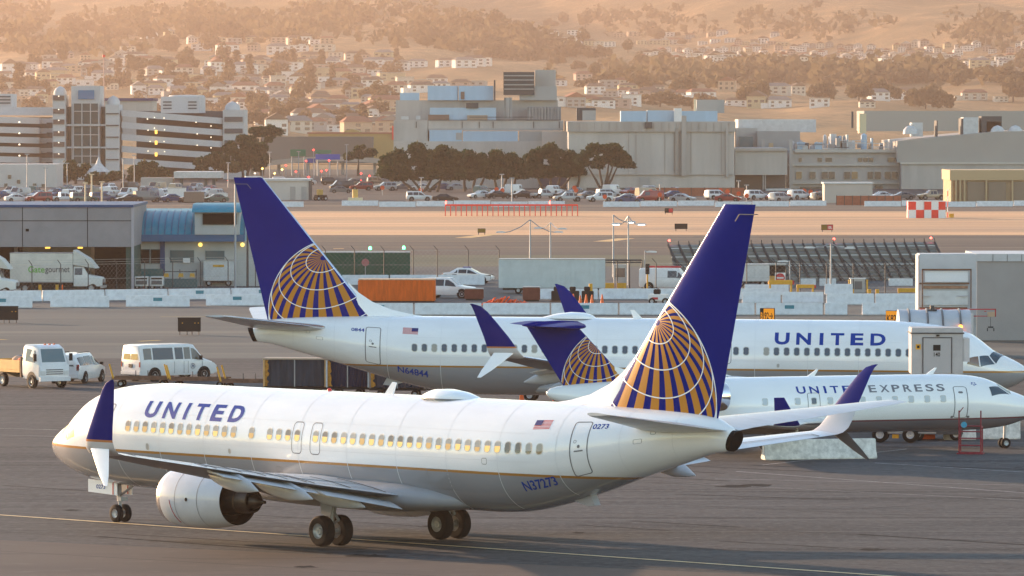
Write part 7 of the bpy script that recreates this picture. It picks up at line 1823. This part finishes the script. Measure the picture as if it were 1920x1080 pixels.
HIDE = ((95, 228, 165), (-60, 465, 205), (300, 376, 178), (738, 1048, 168), (940, 1046, 130), (1066, 1380, 208), (1380, 1680, 228), (1620, 1960, 212), (485, 705, 258))
def put_house(px, py, k=None, sc=1.0, far=False):
    global nh
    for x0, x1, y0 in HIDE:
        if x0 < px < x1 and py > y0 + 7: return
    p = hp(px, py)
    if p is None: return
    ci = rh.choice([0, 0, 1, 1, 1, 2, 3, 4, 5]); ri = rh.choice([0, 1, 1, 2, 3, 3]); k = rh.choice([0, 0, 1, 1, 2]) if k is None else k
    rz = rh.uniform(-.35, .35); s = sc * rh.uniform(.62, .98) * (1.05 if p.y < 4800 else 1.25)
    if far or nh >= 298:
        w, dp, h = ((13, 9, 5.2), (17, 10, 5.6), (11, 9, 6.6))[k]; w, dp, h = w * s, dp * s, h * s
        m = far_town.setdefault(0, MB()); m.box(p.x, p.y, p.z - 5, w, dp, 5 + h, rz, ci)
        if k == 2: m.box(p.x, p.y, p.z + h, w + .8, dp + .8, 2.6 * s, rz, 6 + ri, .05, 1.0)
        else: m.box(p.x, p.y, p.z + h, w + .8, dp + .8, (2.2 if ri != 3 else .4) * s, rz, 6 + ri, .6, .1 if ri != 3 else .98)
        for lev in range(2):
            for i in range(3):
                x = -w / 2 + w * (i + .5) / 3; m.box(p.x + x * cos(rz) + (dp / 2 + .03) * sin(rz), p.y + x * sin(rz) - (dp / 2 + .03) * cos(rz), p.z + .15 * h + lev * .45 * h, w * .15, .06, h * .24, rz, 10)
        return
    key = (ci, ri, k)
    if key not in hp_protos: o = hp_protos[key] = house(ci, ri, k, p)
    else: o = dup(hp_protos[key], p)
    o.rotation_euler.z = rz; o.scale = (s, s, s * rh.uniform(.85, 1.1)); nh += 1
for y, x0, x1, gap, pr in ((252, 460, 740, 36, .8), (244, 460, 740, 30, .8), (235, 460, 740, 34, .85), (226, 460, 740, 30, .85), (217, 440, 740, 34, .85), (208, 420, 740, 32, .8), (199, -20, 740, 36, .8), (190, -20, 740, 34, .85), (181, -20, 800, 34, .85), (172, -20, 860, 36, .8), (186, 1050, 1330, 30, .85), (200, 1050, 1200, 30, .85), (205, 1380, 1640, 40, .7), (190, 1480, 1920, 60, .7), (163, -20, 900, 36, .8), (153, -20, 740, 34, .75), (144, -20, 740, 36, .75)):
    x = x0
    while x < x1:
        if rh.random() < pr: put_house(x, y + rh.uniform(-4, 4))
        x += gap * rh.uniform(.7, 1.3)
for y, x0, x1, gap, pr, k, sc in ((134, -20, 760, 34, .75, None, 1), (126, 160, 930, 34, .85, None, 1), (117, 100, 740, 38, .6, None, 1), (108, 60, 640, 44, .45, None, 1), (98, -20, 640, 50, .4, None, 1), (84, 360, 640, 30, .6, None, 1), (74, 200, 480, 50, .4, None, 1), (176, 1050, 1500, 60, .5, None, 1), (118, 1205, 1930, 17, .95, 2, .75), (109, 1215, 1800, 18, .9, 2, .75), (101, 1240, 1930, 20, .8, 2, .75), (93, 1400, 1930, 24, .7, 2, .75), (84, 1020, 1500, 28, .6, None, .9), (70, 1010, 1480, 26, .6, None, .9), (126, 1560, 1930, 30, .7, None, .9), (150, 1040, 1250, 34, .5, None, 1), (165, 1020, 1180, 30, .6, None, 1)):
    x = x0
    while x < x1:
        if rh.random() < pr: put_house(x, y + rh.uniform(-4, 4), k, sc, True)
        x += gap * rh.uniform(.45, 1.1)
tag(far_town[0].build('distant_houses', HM + RM + [M_hwin], None), kind='stuff')
# hillside trees: three kinds, copied
def hill_tree(kind, loc):
    q = random.Random(50 + kind); n = ('dark rounded tree among the hazy hillside houses', 'tall narrow dark tree on the hazy hillside', 'broad low clump tree on the hazy hillside')[kind]
    t = thing('hillside_tree', n, 'tree', loc, 0, n.replace('tree', 'trees')); mb = MB()
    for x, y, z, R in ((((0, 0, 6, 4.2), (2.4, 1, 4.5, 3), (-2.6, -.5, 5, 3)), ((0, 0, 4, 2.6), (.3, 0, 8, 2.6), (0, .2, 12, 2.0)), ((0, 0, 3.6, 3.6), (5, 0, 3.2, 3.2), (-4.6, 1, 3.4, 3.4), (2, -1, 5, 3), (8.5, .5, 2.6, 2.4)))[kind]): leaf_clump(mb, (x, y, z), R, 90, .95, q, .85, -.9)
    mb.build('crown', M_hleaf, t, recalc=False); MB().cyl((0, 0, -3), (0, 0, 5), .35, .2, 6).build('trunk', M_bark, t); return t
tp = {}; nt_ = 0; rt = random.Random(5)
def put_tree(px, py, k, s):
    global nt_
    for x0, x1, y0 in ((95, 228, 165), (-60, 465, 208), (738, 1048, 170), (1066, 1380, 210), (1380, 1960, 214), (485, 705, 256)):
        if x0 < px < x1 and py > y0 + 10: return
    p = hp(px, py)
    if p is None or nt_ >= 290: return
    if k not in tp: o = tp[k] = hill_tree(k, p)
    else: o = dup(tp[k], p)
    o.rotation_euler.z = rt.uniform(0, 6.28); o.scale = (s * rt.uniform(.8, 1.3), s * rt.uniform(.8, 1.3), s * rt.uniform(.8, 1.2)); nt_ += 1
for i in range(150): put_tree(rt.uniform(-10, 760), rt.uniform(112, 252), rt.choice([0, 0, 2, 2, 1]), rt.uniform(.8, 1.35))
for i in range(30): put_tree(rt.gauss(930, 120), rt.uniform(46, 118), rt.choice([0, 2]), rt.uniform(1.4, 2.3))
for i in range(28): put_tree(rt.uniform(0, 480), rt.uniform(55, 104), rt.choice([0, 2]), rt.uniform(1.2, 2.2))
for i in range(36): put_tree(rt.uniform(1100, 1930), rt.choice([rt.uniform(124, 160), rt.uniform(150, 208)]), rt.choice([0, 2, 2]), rt.uniform(1.2, 1.9))
for i in range(26): put_tree(rt.uniform(1000, 1300), rt.uniform(80, 210), rt.choice([0, 0, 2]), rt.uniform(.9, 1.5))
# far-off woods in the folds of the upper hills
wood = MB(); rw = random.Random(31)
for cx, cy, sx, sy, n in ((40, 40, 70, 30, 60), (230, 55, 60, 25, 60), (380, 45, 90, 28, 110), (540, 60, 90, 22, 90), (640, 35, 110, 25, 90), (850, 70, 110, 30, 150), (960, 95, 80, 22, 90), (1330, 145, 180, 16, 150), (1600, 150, 250, 14, 190), (1850, 60, 80, 40, 60), (1500, 50, 160, 30, 60), (1180, 45, 100, 24, 50), (110, 95, 120, 14, 80)):
    for i in range(int(n * .6)):
        p = hp(rw.gauss(cx, sx * .55), rw.gauss(cy, sy * .5))
        if p is None: continue
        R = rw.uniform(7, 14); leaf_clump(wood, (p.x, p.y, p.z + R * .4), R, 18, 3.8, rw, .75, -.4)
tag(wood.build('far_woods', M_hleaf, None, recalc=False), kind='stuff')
# ------------------------------------------------------------------ the hazy evening air
hz = MB().b2(-1620, 1620, -80, 13100, -2, 620)
m = bpy.data.materials.new('evening_haze'); m.use_nodes = True
nt = m.node_tree; nt.nodes.clear()
out = nt.nodes.new('ShaderNodeOutputMaterial'); pv = nt.nodes.new('ShaderNodeVolumePrincipled')
pv.inputs['Color'].default_value = (0.40, 0.315, 0.275, 1)
pv.inputs['Density'].default_value = HAZE
pv.inputs['Anisotropy'].default_value = 0.6
nt.links.new(pv.outputs[0], out.inputs['Volume'])
tag(hz.build('haze', m), kind='stuff')
